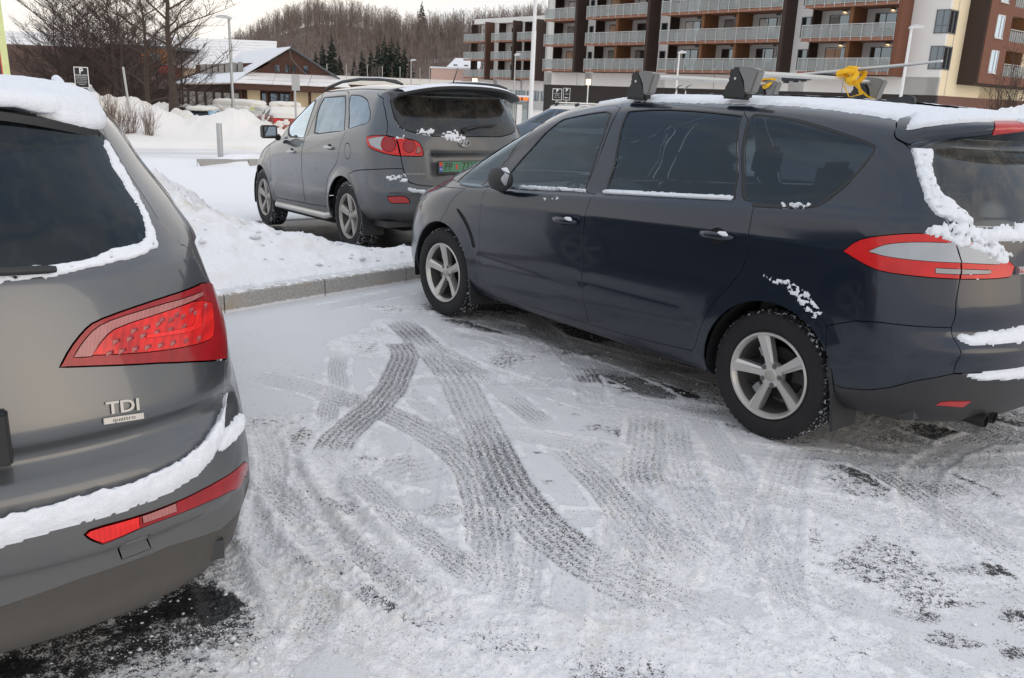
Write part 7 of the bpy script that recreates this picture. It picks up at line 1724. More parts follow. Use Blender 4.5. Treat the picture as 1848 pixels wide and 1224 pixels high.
    b = MB(); b.add([(-9.5, -.6, .95), (10, -.6, .95), (6.8, 4, 3.6), (-4.5, 4, 3.6), (-9.5, 9, .95), (10, 9, .95)], [(0, 1, 2, 3), (0, 3, 4), (1, 5, 2), (2, 5, 4, 3)]); b.build('roof', M['wood_brown'], r)
    for x in (-3, -1.2, .4, 2): window(r, x, -.8, .5, 1.3, 0, bars=(0, 0), frame='red_wall')
    r = empty('peach_house', (-41, 76, 0), label='peach house with a wide snowy roof at the far left', cat='building')
    b = MB(); b.box(-10, -.5, 0, 8, -1.5, 2.9); b.build('wall', M['peach'], r)
    b = MB(); b.add([(-12, -.8, 2.8), (1.0, -.8, 2.8), (3.6, 5, 5.1), (-12, 5, 5.1), (-12, -.8, 2.95), (1.0, -.8, 2.95), (3.6, 5, 5.25), (-12, 5, 5.25)], [(0, 3, 2, 1), (4, 5, 6, 7), (0, 1, 5, 4), (1, 2, 6, 5)]); b.build('roof', M['roof_tiles_snow'], r)
    b = MB(); b.add([(-2.5, -2.5, 1.9), (4.5, -2.5, 3.4), (4.8, -1, 3.6), (-2, 0, 2.9)], [(0, 1, 2, 3)]); b.build('lean_to_roof', M['snow_far'], r)
    # long low building with fence posts
    r = empty('long_low_building', (-17, 110, 0), label='long low building with a snowy flat roof below the wooded hill', cat='building')
    b = MB(); b.box(-8, 9, 0, 6, -1.5, 1.9); b.build('wall', M['wood_brown'], r)
    b = MB(); b.box(-8.3, 9.3, -.4, 6, 1.9, 2.9); b.build('roof', M['snow_warm'], r)
    b = MB(); b.box(-7, 8, -.05, 0, 0.6, 1.5); b.build('strip_window', M['curtain'], r)
    # pink annexe and red cottage
    r = empty('pink_annexe', (-11.8, 150, 0), label='low pink building with open carport beside the apartment wing', cat='building')
    b = MB(); b.box(-3.6, 5, 0, .3, 3.0, 5.2); b.box(-3.6, 5, 3, 3.3, -1.2, 3.2); b.build('wall', M['pink_wall'], r)
    for x in (-3.5, -1.5, 1.0, 3.0): b = MB(); b.box(x, x+.25, 0, .3, -1.2, 3.1); b.build('pillar', M['pink_wall'], r)
    b = MB(); b.box(-3.8, 5.2, -.2, 6, 5.2, 5.45); b.build('roof', M['snow_far'], r)
    r = empty('red_cottage', (-11.5, 165, 0), label='small red cottage with a snowy roof beside the apartment wing', cat='building')
    b = MB(); b.box(-2.5, 3.6, 0, 5, -1, 5.2); b.add([(3.2, 0, 5.2), (3.6, 0, 5.2), (3.6, 5, 5.2), (3.6, 2.5, 7.2)], [(0, 1, 3), (1, 2, 3)]); b.build('wall', M['red_wall'], r)
    b = MB(); b.add([(-3.4, -.7, 5.0), (3.0, -.7, 5.0), (4.3, 3, 7.6), (-1.2, 3, 7.6), (4.3, 6, 5.0), (-3.4, 6, 5.0)], [(0, 1, 2, 3), (3, 2, 4, 5)]); b.build('roof', M['snow_far'], r)
    for x in (-1.4, .6): b = MB(); b.box(x, x+.7, .9, 1.1, 5.9, 6.4); b.build('roof_light', M['frame_grey'], r)

# ------------------------------------------------------------------ trees
def branchy(rng, base, h, r0, crown, n1=9, low=.22, twigs=5, n2=6, up=.75, droop=0., sides=5, tw_r=.0075):
    """returns (trunk, limbs, twigs) mesh builders; recursion of tapering curved limbs"""
    T, Lb, Tw = MB(), MB(), MB(); base = Vector(base)
    pts = [base+Vector((rng.uniform(-1, 1)*.02*h*i/8, rng.uniform(-1, 1)*.02*h*i/8, h*i/8)) for i in range(9)]
    T.tube(pts, [r0*(1.35 if i == 0 else 1)*(1-i/8.6)**1.25 for i in range(9)], 8)
    def limb(mb, p, d, L, r, n=5, sd=4, curl=.18, grav=0.):
        out = [p]; d = d.normalized()
        for i in range(n):
            d = (d+Vector((rng.uniform(-1, 1)*curl, rng.uniform(-1, 1)*curl, rng.uniform(-.5, 1)*curl*.6-grav))).normalized(); p = p+d*L/n; out.append(p)
        mb.tube(out, [max(r*(1-i/(n+.35)), .0035) for i in range(n+1)], sd, cap=False); return out
    for i in range(n1):
        f = low+(1-low)*(i+rng.random()*.6)/n1; k = min(7.99, f*8); p = pts[int(k)].lerp(pts[int(k)+1], k-int(k))
        a = i*2.4+rng.uniform(-.4, .4); e = up*(.35+.9*f)+rng.uniform(-.15, .15)
        L = crown*(1.15-.75*f)*rng.uniform(.8, 1.2); rr = r0*(1-f*.85)*.42
        l1 = limb(Lb, p, Vector((math.cos(a), math.sin(a), e)), L, rr, 6, sides, .22, droop)
        for j in range(n2):
            g = .2+.8*(j+rng.random())/n2; kk = min(5.99, g*6); q = l1[int(kk)].lerp(l1[int(kk)+1], kk-int(kk)); a2 = a+rng.choice((-1, 1))*rng.uniform(.4, 1.2)
            l2 = limb(Lb, q, Vector((math.cos(a2), math.sin(a2), e*.8+rng.uniform(-.2, .5))), L*.5*(1.15-g*.6), rr*.42*(1.2-g*.6), 4, 3, .28, droop)
            for m in range(twigs):
                g2 = .15+.85*(m+rng.random())/twigs; kk = min(3.99, g2*4); q2 = l2[int(kk)].lerp(l2[int(kk)+1], kk-int(kk)); a3 = a2+rng.uniform(-1.1, 1.1)
                l3 = limb(Tw, q2, Vector((math.cos(a3), math.sin(a3), e*.6+rng.uniform(-.2, .9))), L*.28*rng.uniform(.5, 1.1), tw_r, 3, 3, .35)
    return T, Lb, Tw
def bare_tree(x, y, h, r, crown, label, seed, z=None, n1=12, low=.2, mat='bark', dense=1., twmat='twig', tscale=1.0):
    rng = random.Random(seed); z0 = gz(x, y)-.15 if z is None else z
    root = empty('bare_tree', (x, y, z0), label=label, cat='tree', group='bare trees at the edge of the car park')
    T, Lb, Tw = branchy(rng, (0, 0, 0), h, r, crown, n1, low, int(6*dense), int(7*dense), tw_r=.0075 if dense < 1.1 else .0105)
    T.build('trunk', MATS[mat], root, recalc=False); Lb.build('limbs', MATS[mat], root, recalc=False); Tw.build('twigs', MATS[twmat], root, recalc=False)
    return root
def bush(x, y, w, h, label, seed, n=60):
    rng = random.Random(seed); z0 = gz(x, y)-.05; root = MB()
    for i in range(n):
        a = rng.uniform(0, 2*PI); s = rng.random()**.7; d = Vector((math.cos(a)*s*w, math.sin(a)*s*w*.6, h*rng.uniform(.6, 1.1)*(1.1-.4*s)))
        p0 = Vector((rng.uniform(-.12, .12), rng.uniform(-.1, .1), 0)); p1 = p0+d*.5+Vector((rng.uniform(-.05, .05),)*3); p2 = p0+d
        root.tube([p0, p1, p2], [.0055, .0042, .002], 3, cap=False)
        for k in range(2):
            q = p0.lerp(p2, rng.uniform(.3, .9)); root.tube([q, q+Vector((rng.uniform(-.15, .15), rng.uniform(-.1, .1), rng.uniform(.08, .3)))], [.004, .002], 3, cap=False)
    o = root.build('shrub', MATS['bush_twig'], recalc=False); o.location = (x, y, z0); tag(o, label, 'shrub', 'bare shrubs on the snow bank')
def hill_h(x, y):
    b = x/np.maximum(y, 1)*300
    kx = [-400, -150, -114, -100, -93, -85, -78, -70, -56, -45, -34, -18, 7, 27, 80, 200, 400]; kz = [-1, 0, 3.0, 7, 11.5, 15.5, 18, 20.5, 20.5, 18.5, 18.5, 20, 23.5, 29, 34, 30, 20]
    c = np.interp(b, kx, kz)*y/300
    return -1+c*sstep(165, 300, y)+(fbm(x*.03, y*.03, None, 4, 3)-.5)*5*sstep(170, 230, y)*np.clip(c/10, 0, 1)
def hill():
    x, y = np.meshgrid(np.linspace(-330, 300, 150), np.linspace(163, 460, 70)); z = hill_h(x.ravel(), y.ravel())
    idx = np.arange(x.size).reshape(x.shape); F = np.stack([idx[:-1, :-1].ravel(), idx[:-1, 1:].ravel(), idx[1:, 1:].ravel(), idx[1:, :-1].ravel()], 1)
    o = mesh_np('wooded_hill', np.stack([x.ravel(), y.ravel(), z], 1), F, MATS['hillside']); tag(o, kind='structure')
    # forest: prototypes as arrays, placed into one mesh
    rng = random.Random(3); protos = []
    for k in range(12):
        nb, sw, jj = (18, .6, 4) if k < 7 else (34, .95, 6)
        mb = MB(); h = 1.; pts = [Vector((0, 0, 0)), Vector((rng.uniform(-.02, .02), 0, .4)), Vector((rng.uniform(-.03, .03), 0, 1.0))]
        mb.tube(pts, [.0085, .006, .0015], 3, cap=False)
        for i in range(nb):
            f = .2+.77*i/nb; a = rng.uniform(0, 2*PI); L = (.30-.20*f)*rng.uniform(.7, 1.2)*(1 if k < 7 else 1.15); p = Vector((0, 0, f)); d = Vector((math.cos(a)*sw, math.sin(a)*sw, 1.)).normalized()
            q = p+d*L; w = .0034 if k < 7 else .0026; s = Vector((-math.sin(a), math.cos(a), 0))*w
            mb.add([p-s, p+s, q], [(0, 1, 2)])
            for j in range(jj):
                q0 = p.lerp(q, rng.uniform(.3, .95)); a2 = a+rng.uniform(-1.2, 1.2); d2 = Vector((math.cos(a2)*.6, math.sin(a2)*.6, 1.)).normalized()*L*rng.uniform(.3, .6); s2 = Vector((-math.sin(a2), math.cos(a2), 0))*w*.7
                mb.add([q0-s2, q0+s2, q0+d2], [(0, 1, 2)])
        F = []
        for f in mb.f: F += [(f[0], f[i], f[i+1]) for i in range(1, len(f)-1)]
        protos.append((np.array(mb.v), np.array(F)))
    g = np.random.default_rng(8); VV, FF, n = [], [], 0
    pos = []
    while len(pos) < 5000:
        y = 172+g.random()*145; x = g.uniform(-.62, .72)*y
        if x/y*300 < -118 and g.random() < .7: continue
        pos.append((x, y))
    pos += [(g.uniform(-.40, .30)*y, y) for y in g.uniform(292, 312, 420)]
    pos += [(g.uniform(-.42, .10)*y, y) for y in g.uniform(228, 292, 1100)]
    pos = np.array(pos); zz = hill_h(pos[:, 0], pos[:, 1])
    for (x, y), z in zip(pos, zz):
        V, F = protos[g.integers(7)] if y < 255 else protos[7+g.integers(5)]; h = g.uniform(5.0, 9.8)*(.8 if y < 220 else 1.); a = g.random()*6.28; c, s = math.cos(a), math.sin(a); wd = h*g.uniform(.8, 1.5)
        q = np.stack([(V[:, 0]*c-V[:, 1]*s)*wd+x, (V[:, 0]*s+V[:, 1]*c)*wd+y, V[:, 2]*h+z-.3], 1); VV.append(q); FF.append(F+n); n += len(V)
    o = mesh_np('hill_forest', np.concatenate(VV), np.concatenate(FF), MATS['hazy_bark'], smooth=False); tag(o, 'leafless grey brown wood covering the hillside behind the buildings', 'woodland', kind='stuff')
    # conifers
    rng = random.Random(6)
    spots = [(-37.5, 330, 13.5, 'lone spruce standing up on the skyline of the hill')]
    for k, (px, Y, h) in enumerate(((568, 190, 10.5), (584, 186, 12.5), (556, 192, 8.5), (638, 192, 9), (654, 190, 9.5), (666, 188, 11), (678, 186, 12.5), (690, 188, 12.5), (701, 186, 12), (713, 188, 10.5), (724, 190, 8.5), (624, 194, 7), (598, 195, 7.5))):
        spots.append(((px-924)/1542*Y*.97, Y, h, ('spruce in the left pair, right of the gable, middle one', 'tallest spruce of the left group near the gable end', 'leftmost spruce at the foot of the hill', 'small spruce at the left end of the big clump', 'second spruce in the big clump', 'third spruce in the big clump', 'tall spruce left of centre in the big clump', 'tall spruce at the centre of the big clump', 'tall spruce right of centre in the big clump', 'spruce near the right end of the big clump', 'last low spruce at the right end of the big clump', 'low spruce between the two groups, nearer the big clump', 'low spruce just right of the left group')[k]))
    for x, y, h, lab in spots:
        z0 = float(hill_h(np.array([x]), np.array([y]))[0]); root = empty('spruce_tree', (x, y, z0), label=lab, cat='tree', group=None if 'lone' in lab else 'spruces at the foot of the hill')
        b = MB(); b.tube([(0, 0, -.3), (0, 0, h)], [.16, .02], 5); b.build('trunk', MATS['bark_dark'], root)
        b = MB()
        for i in range(190):
            f = (i+rng.random())/190; zz_ = h*(.06+.93*f); L = h*.25*(1-f)**.85*rng.uniform(.65, 1.15)+.05; a = rng.uniform(0, 2*PI); d = Vector((math.cos(a), math.sin(a), 0)); s = Vector((-d.y, d.x, 0))
            p = Vector((0, 0, zz_)); q = p+d*L+Vector((0, 0, -L*.38)); w = L*.30
            b.add([p, p.lerp(q, .55)+s*w, q, p.lerp(q, .55)-s*w, p.lerp(q, .55)+Vector((0, 0, -L*.3))], [(0, 1, 2), (0, 2, 3), (0, 4, 2)])
        b.build('crown', MATS['conifer'], root, recalc=False)

# ------------------------------------------------------------------ street furniture
def px_point(px, py, Y):
    """survey helper: turns a bearing read off the photograph plus a distance in metres into a fixed world position"""
    x, y = px-924, py-612; c, s = math.cos(.04103), math.sin(.04103); X, U = x*c+y*s, x*s-y*c; cp, sp = math.cos(.2797), math.sin(.2797)
    d = (X, 1541.7*cp+U*sp, -1541.7*sp+U*cp); t = Y/d[1]; return Vector((d[0]*t, Y, 1.633+d[2]*t))
def street_lamp(x, y, top, label, r=.055, head=(.55, .22), side=1, two=False, g=None, mat='pole_metal'):
    z0 = gz(x, y)-.3 if g is None else g
    root = empty('street_lamp', (x, y, z0), label=label, cat='street lamp', group='street lamps'); h = top-z0
    b = MB(); b.tube([(0, 0, 0), (0, 0, h*.35), (0, 0, h*.36), (0, 0, h)], [r*1.35, r*1.3, r, r*.8], 10); b.build('pole', MATS[mat], root)
    b = MB(); L, w = head
    b.add([(-L*.15*side, -w/2, h-.02), (L*.85*side, -w/2, h+.05), (L*.85*side, w/2, h+.05), (-L*.15*side, w/2, h-.02), (-L*.15*side, -w/2, h+.10), (L*.8*side, -w*.4, h+.14), (L*.8*side, w*.4, h+.14), (-L*.15*side, w/2, h+.10)], [(0, 1, 2, 3), (4, 7, 6, 5), (0, 4, 5, 1), (1, 5, 6, 2), (2, 6, 7, 3), (3, 7, 4, 0)]); b.build('lamp_head', MATS['lamp_head'], root, bevel=.02)
    b = MB(); b.tube([(-L*.1*side, 0, h+.11), (L*.3*side, 0, h+.15), (L*.75*side, 0, h+.15)], [.02, w*.42, .02], 8, flat=.35); b.build('snow_cap', MATS['snow_far'], root)
    return root
def parking_sign(px, py0, py1, Y, wpx, label, lines, ground=None, post=None, arrow=False):
    t, bt = px_point(px, py0, Y), px_point(px, py1, Y); h = t.z-bt.z; w = wpx/1542*Y; z0 = gz(bt.x, Y)-.2 if ground is None else ground
    root = empty('parking_sign', (bt.x, Y, z0), label=label, cat='sign', group='black parking signs'); root.rotation_euler = (0, 0, math.atan2(-bt.x, Y)*.6)
    b = MB(); b.tube([(0, .03, 0), (0, .03, t.z-z0-.05)], .03, 8); b.build('post', MATS['pole_metal'], root)
    zb = bt.z-z0; b = MB(); b.box(-w/2, w/2, 0, .02, zb, zb+h); o = b.build('sign_plate', MATS['sign_white'], root, bevel=.004)
    b = MB(); e = w*.06; b.box(-w/2+e, w/2-e, -.004, 0, zb+e, zb+h-e); o2 = b.build('sign_face', MATS['sign_black'], root)
    M0 = Matrix.Translation((0, -.006, zb)) @ Matrix.Rotation(PI/2, 4, 'X')
    text_mesh('sign_letter', 'P', h*.36, M0 @ Matrix.Translation((0, h*.80, 0)), MATS['sign_white'], o2, .001, bold=.006)
    for f, txt, sz in lines: text_mesh('sign_letters', txt, h*sz, M0 @ Matrix.Translation((0, h*f, 0)), MATS['sign_white'], o2, .001)
    if arrow:
        b = MB(); b.prism([(-w*.3, zb+h*.2), (-w*.1, zb+h*.27), (-w*.1, zb+h*.22), (w*.28, zb+h*.22), (w*.28, zb+h*.18), (-w*.1, zb+h*.18), (-w*.1, zb+h*.13)], -.008, -.006, 'y'); b.build('sign_arrow', MATS['sign_white'], o2)
    return root
def person():
    p = px_point(909, 190, 60); z0 = gz(p.x, 60)
    root = empty('person', (p.x, 60, z0), label='person in dark winter clothes standing at the bus shelter', cat='person')
    me = bpy.data.meshes.new('body'); J = dict(pel=(0, 0, .95), ch=(0, .02, 1.28), nk=(0, .02, 1.48), hd=(0, .03, 1.62), tp=(0, .02, 1.74), hl=(.09, 0, .9), kl=(.11, -.03, .5), fl=(.12, 0, .07), tl=(.13, -.14, .04), hr=(-.09, 0, .9), kr=(-.11, .02, .5), fr=(-.13, .05, .07), tr=(-.14, -.09, .04), sl=(.19, .02, 1.42), el=(.25, .04, 1.14), wl=(.24, -.08, .92), sr=(-.19, .02, 1.42), er=(-.25, .05, 1.14), wr=(-.23, -.1, .95))
    R0 = dict(pel=.17, ch=.18, nk=.07, hd=.105, tp=.08, hl=.11, kl=.08, fl=.06, tl=.045, hr=.11, kr=.08, fr=.06, tr=.045, sl=.09, el=.07, wl=.05, sr=.09, er=.07, wr=.05)
    K = list(J); E = [('pel', 'ch'), ('ch', 'nk'), ('nk', 'hd'), ('hd', 'tp'), ('pel', 'hl'), ('hl', 'kl'), ('kl', 'fl'), ('fl', 'tl'), ('pel', 'hr'), ('hr', 'kr'), ('kr', 'fr'), ('fr', 'tr'), ('ch', 'sl'), ('sl', 'el'), ('el', 'wl'), ('ch', 'sr'), ('sr', 'er'), ('er', 'wr')]
    me.from_pydata([J[k] for k in K], [(K.index(a), K.index(b)) for a, b in E], []); o = bpy.data.objects.new('body', me); link(o, root)
    md = o.modifiers.new('skin', 'SKIN'); 
    for i, k in enumerate(K): me.skin_vertices[0].data[i].radius = (R0[k], R0[k]*.85)
    me.skin_vertices[0].data[0].use_root = True
    o.modifiers.new('sub', 'SUBSURF').levels = 2; me.materials.append(MATS['clothes_dark'])
    b = MB(); b.tube([(0, -.075, 1.56), (0, -.09, 1.62), (0, -.07, 1.68)], [.03, .06, .04], 8); b.build('face', MATS['skin'], root)
def furniture():
    M = MATS
    # grey bollard in the planting bed
    x, y = -7.0, 20.35; b = MB(); b.tube([(0, 0, -.1), (.0, 0, .88)], .065, 12); o = b.build('bollard', M['pole_metal']); o.location = (x, y, gz(x, y)); tag(o, 'plain grey metal bollard at the end of the snowy planting bed', 'bollard')
    p = px_point(413, 34, 45); street_lamp(p.x, 45, p.z, 'grey street lamp with a flat head beside the bare trees', .075, (.75, .32), -1)
    o = street_lamp(px_point(742, 110, 90).x, 90, px_point(742, 110, 90).z, 'small street lamp in front of the dark spruces', .06, (.6, .3))
    p = px_point(930, 101, 60); street_lamp(p.x, 60, p.z, 'white street lamp just left of the tall flagpole', .05, (.42, .25))
    p = px_point(1226, 97, 55); street_lamp(p.x, 55, p.z, 'white street lamp in front of the middle balconies', .06, (.5, .3), mat='pole_white')
    p = px_point(1645, 52, 40); street_lamp(p.x, 40, p.z, 'tall white street lamp by the right corner of the apartment block', .07, (.62, .22), mat='pole_white')
    p = px_point(958, 190, 34); b = MB(); b.tube([(0, 0, -1.2), (0, 0, p.z+1.72-p.z+1.1), (0, 0, 2.0), (0, 0, 9)], [.085, .085, .07, .055], 12); o = b.build('flagpole', M['pole_white']); o.location = (p.x, 34, 1.1); tag(o, 'tall white flagpole in front of the apartment wing', 'flagpole')
    # leaning pole, blank sign
    a, c = px_point(238, 216, 27), px_point(222, 121, 27); b = MB(); b.tube([(0, 0, -.4), (c.x-a.x, 0, c.z-a.z)], .035, 8); o = b.build('leaning_pole', M['pole_metal']); o.location = a; tag(o, 'thin grey pole leaning to the left out of the snow bank', 'pole')
    a, t = px_point(534, 212, 26), px_point(532, 134, 26); z0 = gz(a.x, 26)-.3; r = empty('back_turned_sign', (a.x, 26, z0), label='road sign seen from behind on a grey post above the snow-covered cars', cat='sign'); r.rotation_euler = (0, 0, .9)
    b = MB(); b.tube([(0, 0, 0), (0, 0, t.z-z0)], .03, 8); b.build('post', M['pole_metal'], r); b = MB(); b.box(-.14, .14, -.045, -.03, t.z-z0-.46, t.z-z0); b.build('sign_plate', M['sign_back'], r)
    parking_sign(149, 121, 159, 30, 23, 'black parking sign on a post above the snow bank at the left', [(.60, 'RESERVERT', .115), (.50, 'FOR KUNDER', .075), (.42, 'MED GYLDIG BILLETT', .055), (.33, 'ALLE DAGER 08-18', .055), (.25, 'KONTROLLAVGIFT', .055), (.17, 'PARKERING', .055)])
    parking_sign(1005, 160, 181, 38, 16.5, 'larger black parking sign in front of the apartment plinth', [(.55, 'RESERVERT', .11), (.40, 'KUNDER', .09), (.25, 'MAKS 2 TIMER', .09)])
    parking_sign(1022, 159, 181, 38, 12, 'narrow black parking sign with an arrow beside the larger one', [(.50, 'AVGIFT', .10)], arrow=True)
    # lantern lamps
    for px, py, Y, lab in ((1062, 147, 62, 'lit square lantern on a thin post in front of the white wall'), (857, 144, 105, 'lit square lantern left of the apartment wing')):
        p = px_point(px, py, Y); z0 = gz(p.x, Y)-.2; r = empty('lantern', (p.x, Y, z0), label=lab, cat='street lamp'); h = p.z-z0
        b = MB(); b.tube([(0, 0, 0), (0, 0, h-.2)], .04, 8); b.build('post', M['pole_white'], r); b = MB(); s = .17*Y/62; b.box(-s, s, -s, s, h-.22, h+.14); b.build('glass_box', M['lit_lamp'], r, bevel=.01)
        b = MB(); b.box(-s*1.2, s*1.2, -s*1.2, s*1.2, h+.14, h+.18); 
        for q in (-s, 0, s): b.box(q-.015, q+.015, -s-.012, -s-.002, h-.22, h+.14)
        b.build('lantern_frame', M['frame_grey'], r)
    # twin curved shelter arms
    for px, lab in ((1221, 'left one of two curved dark canopy arms seen under the roof bar'), (1237, 'right one of two curved dark canopy arms seen under the roof bar')):
        p = px_point(px, 168, 45); z0 = gz(p.x, 45); r = empty('canopy_arm', (p.x, 45, z0), label=lab, cat='canopy'); h = p.z-z0
        b = MB(); b.tube([(0, 0, 0), (0, 0, h+.1)], .03, 8); b.build('post', M['pole_white'], r)
        b = MB(); b.tube([(-.10, 0, h-.05), (-.05, 0, h+.18), (.10, 0, h+.34), (.30, 0, h+.42)], [.05, .09, .07, .02], 8, flat=.5); b.build('curved_panel', M['frame_grey'], r)
    # bus shelter
    a = px_point(889, 173, 60); c = px_point(955, 175, 60); z0 = gz(0, 60); r = empty('bus_shelter', (a.x, 60, z0), label='glass bus shelter with a snowy roof and an orange text display', cat='bus shelter'); w = c.x-a.x; h = a.z-z0
    b = MB(); b.box(-.1, w+.1, -.3, 1.3, h-.02, h+.10); b.build('snow_cover', M['snow_far'], r)
    b = MB(); b.box(-.1, w+.1, -.3, 1.3, h-.22, h-.02); b.build('roof', M['sign_black'], r)
    b = MB()
    for k in range(4): x = .05+k*(w-.1)/3; b.box(x-.03, x+.03, 0, .06, 0, h-.2); b.box(x-.03, x+.03, 1.1, 1.16, 0, h-.2)
    b.build('frame', M['frame_grey'], r); b = MB(); b.box(0, w, 1.12, 1.14, .2, h-.3); b.build('back_glass', M['rail_glass'], r)
    b = MB(); b.box(w-.95, w-.55, -.33, -.31, h-.2, h-.04); b.box(w-.42, w-.05, -.33, -.31, h-.2, h-.04); b.build('text_display', M['led_orange'], r)
    b = MB(); b.box(w-.9, w-.45, .0, .05, .5, h-.5); b.build('timetable', M['sign_white'], r)
    person()
    # yellow banner pole at far left
    a, t = px_point(17, 150, 14), px_point(-2, 20, 14); z0 = gz(a.x, 14)-.1; r = empty('banner_pole', (a.x, 14, z0), label='pale yellow banner pole with a red edge at the left edge of the picture', cat='pole')
    b = MB(); b.box(-.045, .045, -.02, .02, 0, t.z+.8-z0); o = b.build('mast', M['pale_yellow'], r); b = MB(); b.box(-.065, -.045, -.02, .02, 0, t.z+.8-z0); b.build('edge', M['pole_red'], r); r.rotation_euler = (0, math.atan2(t.x-a.x, t.z-a.z)*.6, 0)
    # fence posts on the low roof
    for k, px in enumerate((590, 625, 663, 690, 722, 758, 775)):
        p = px_point(px, 128, 108); b = MB(); b.tube([(0, 0, -.4), (0, 0, 1.2)], .045, 6); o = b.build('thin_post', M['pole_metal']); o.location = (p.x, 108, 3.0); tag(o, ('leftmost', 'second', 'third', 'fourth', 'fifth', 'sixth', 'rightmost')[k]+' thin grey post along the snowy roof of the long low building', 'post', 'thin posts above the long low building')
    # masts on the hill
    for px, lab, hh in ((551, 'thin mast among the trees on the skyline', 7), (818, 'short mast on the hill crest near the apartment wing', 5)):
        p = px_point(px, 40, 300); b = MB(); b.tube([(0, 0, 0), (0, 0, hh+5)], .11, 5); o = b.build('mast', M['pole_metal']); o.location = (p.x, 300, float(hill_h(np.array([p.x]), np.array([300.]))[0])); tag(o, lab, 'mast')

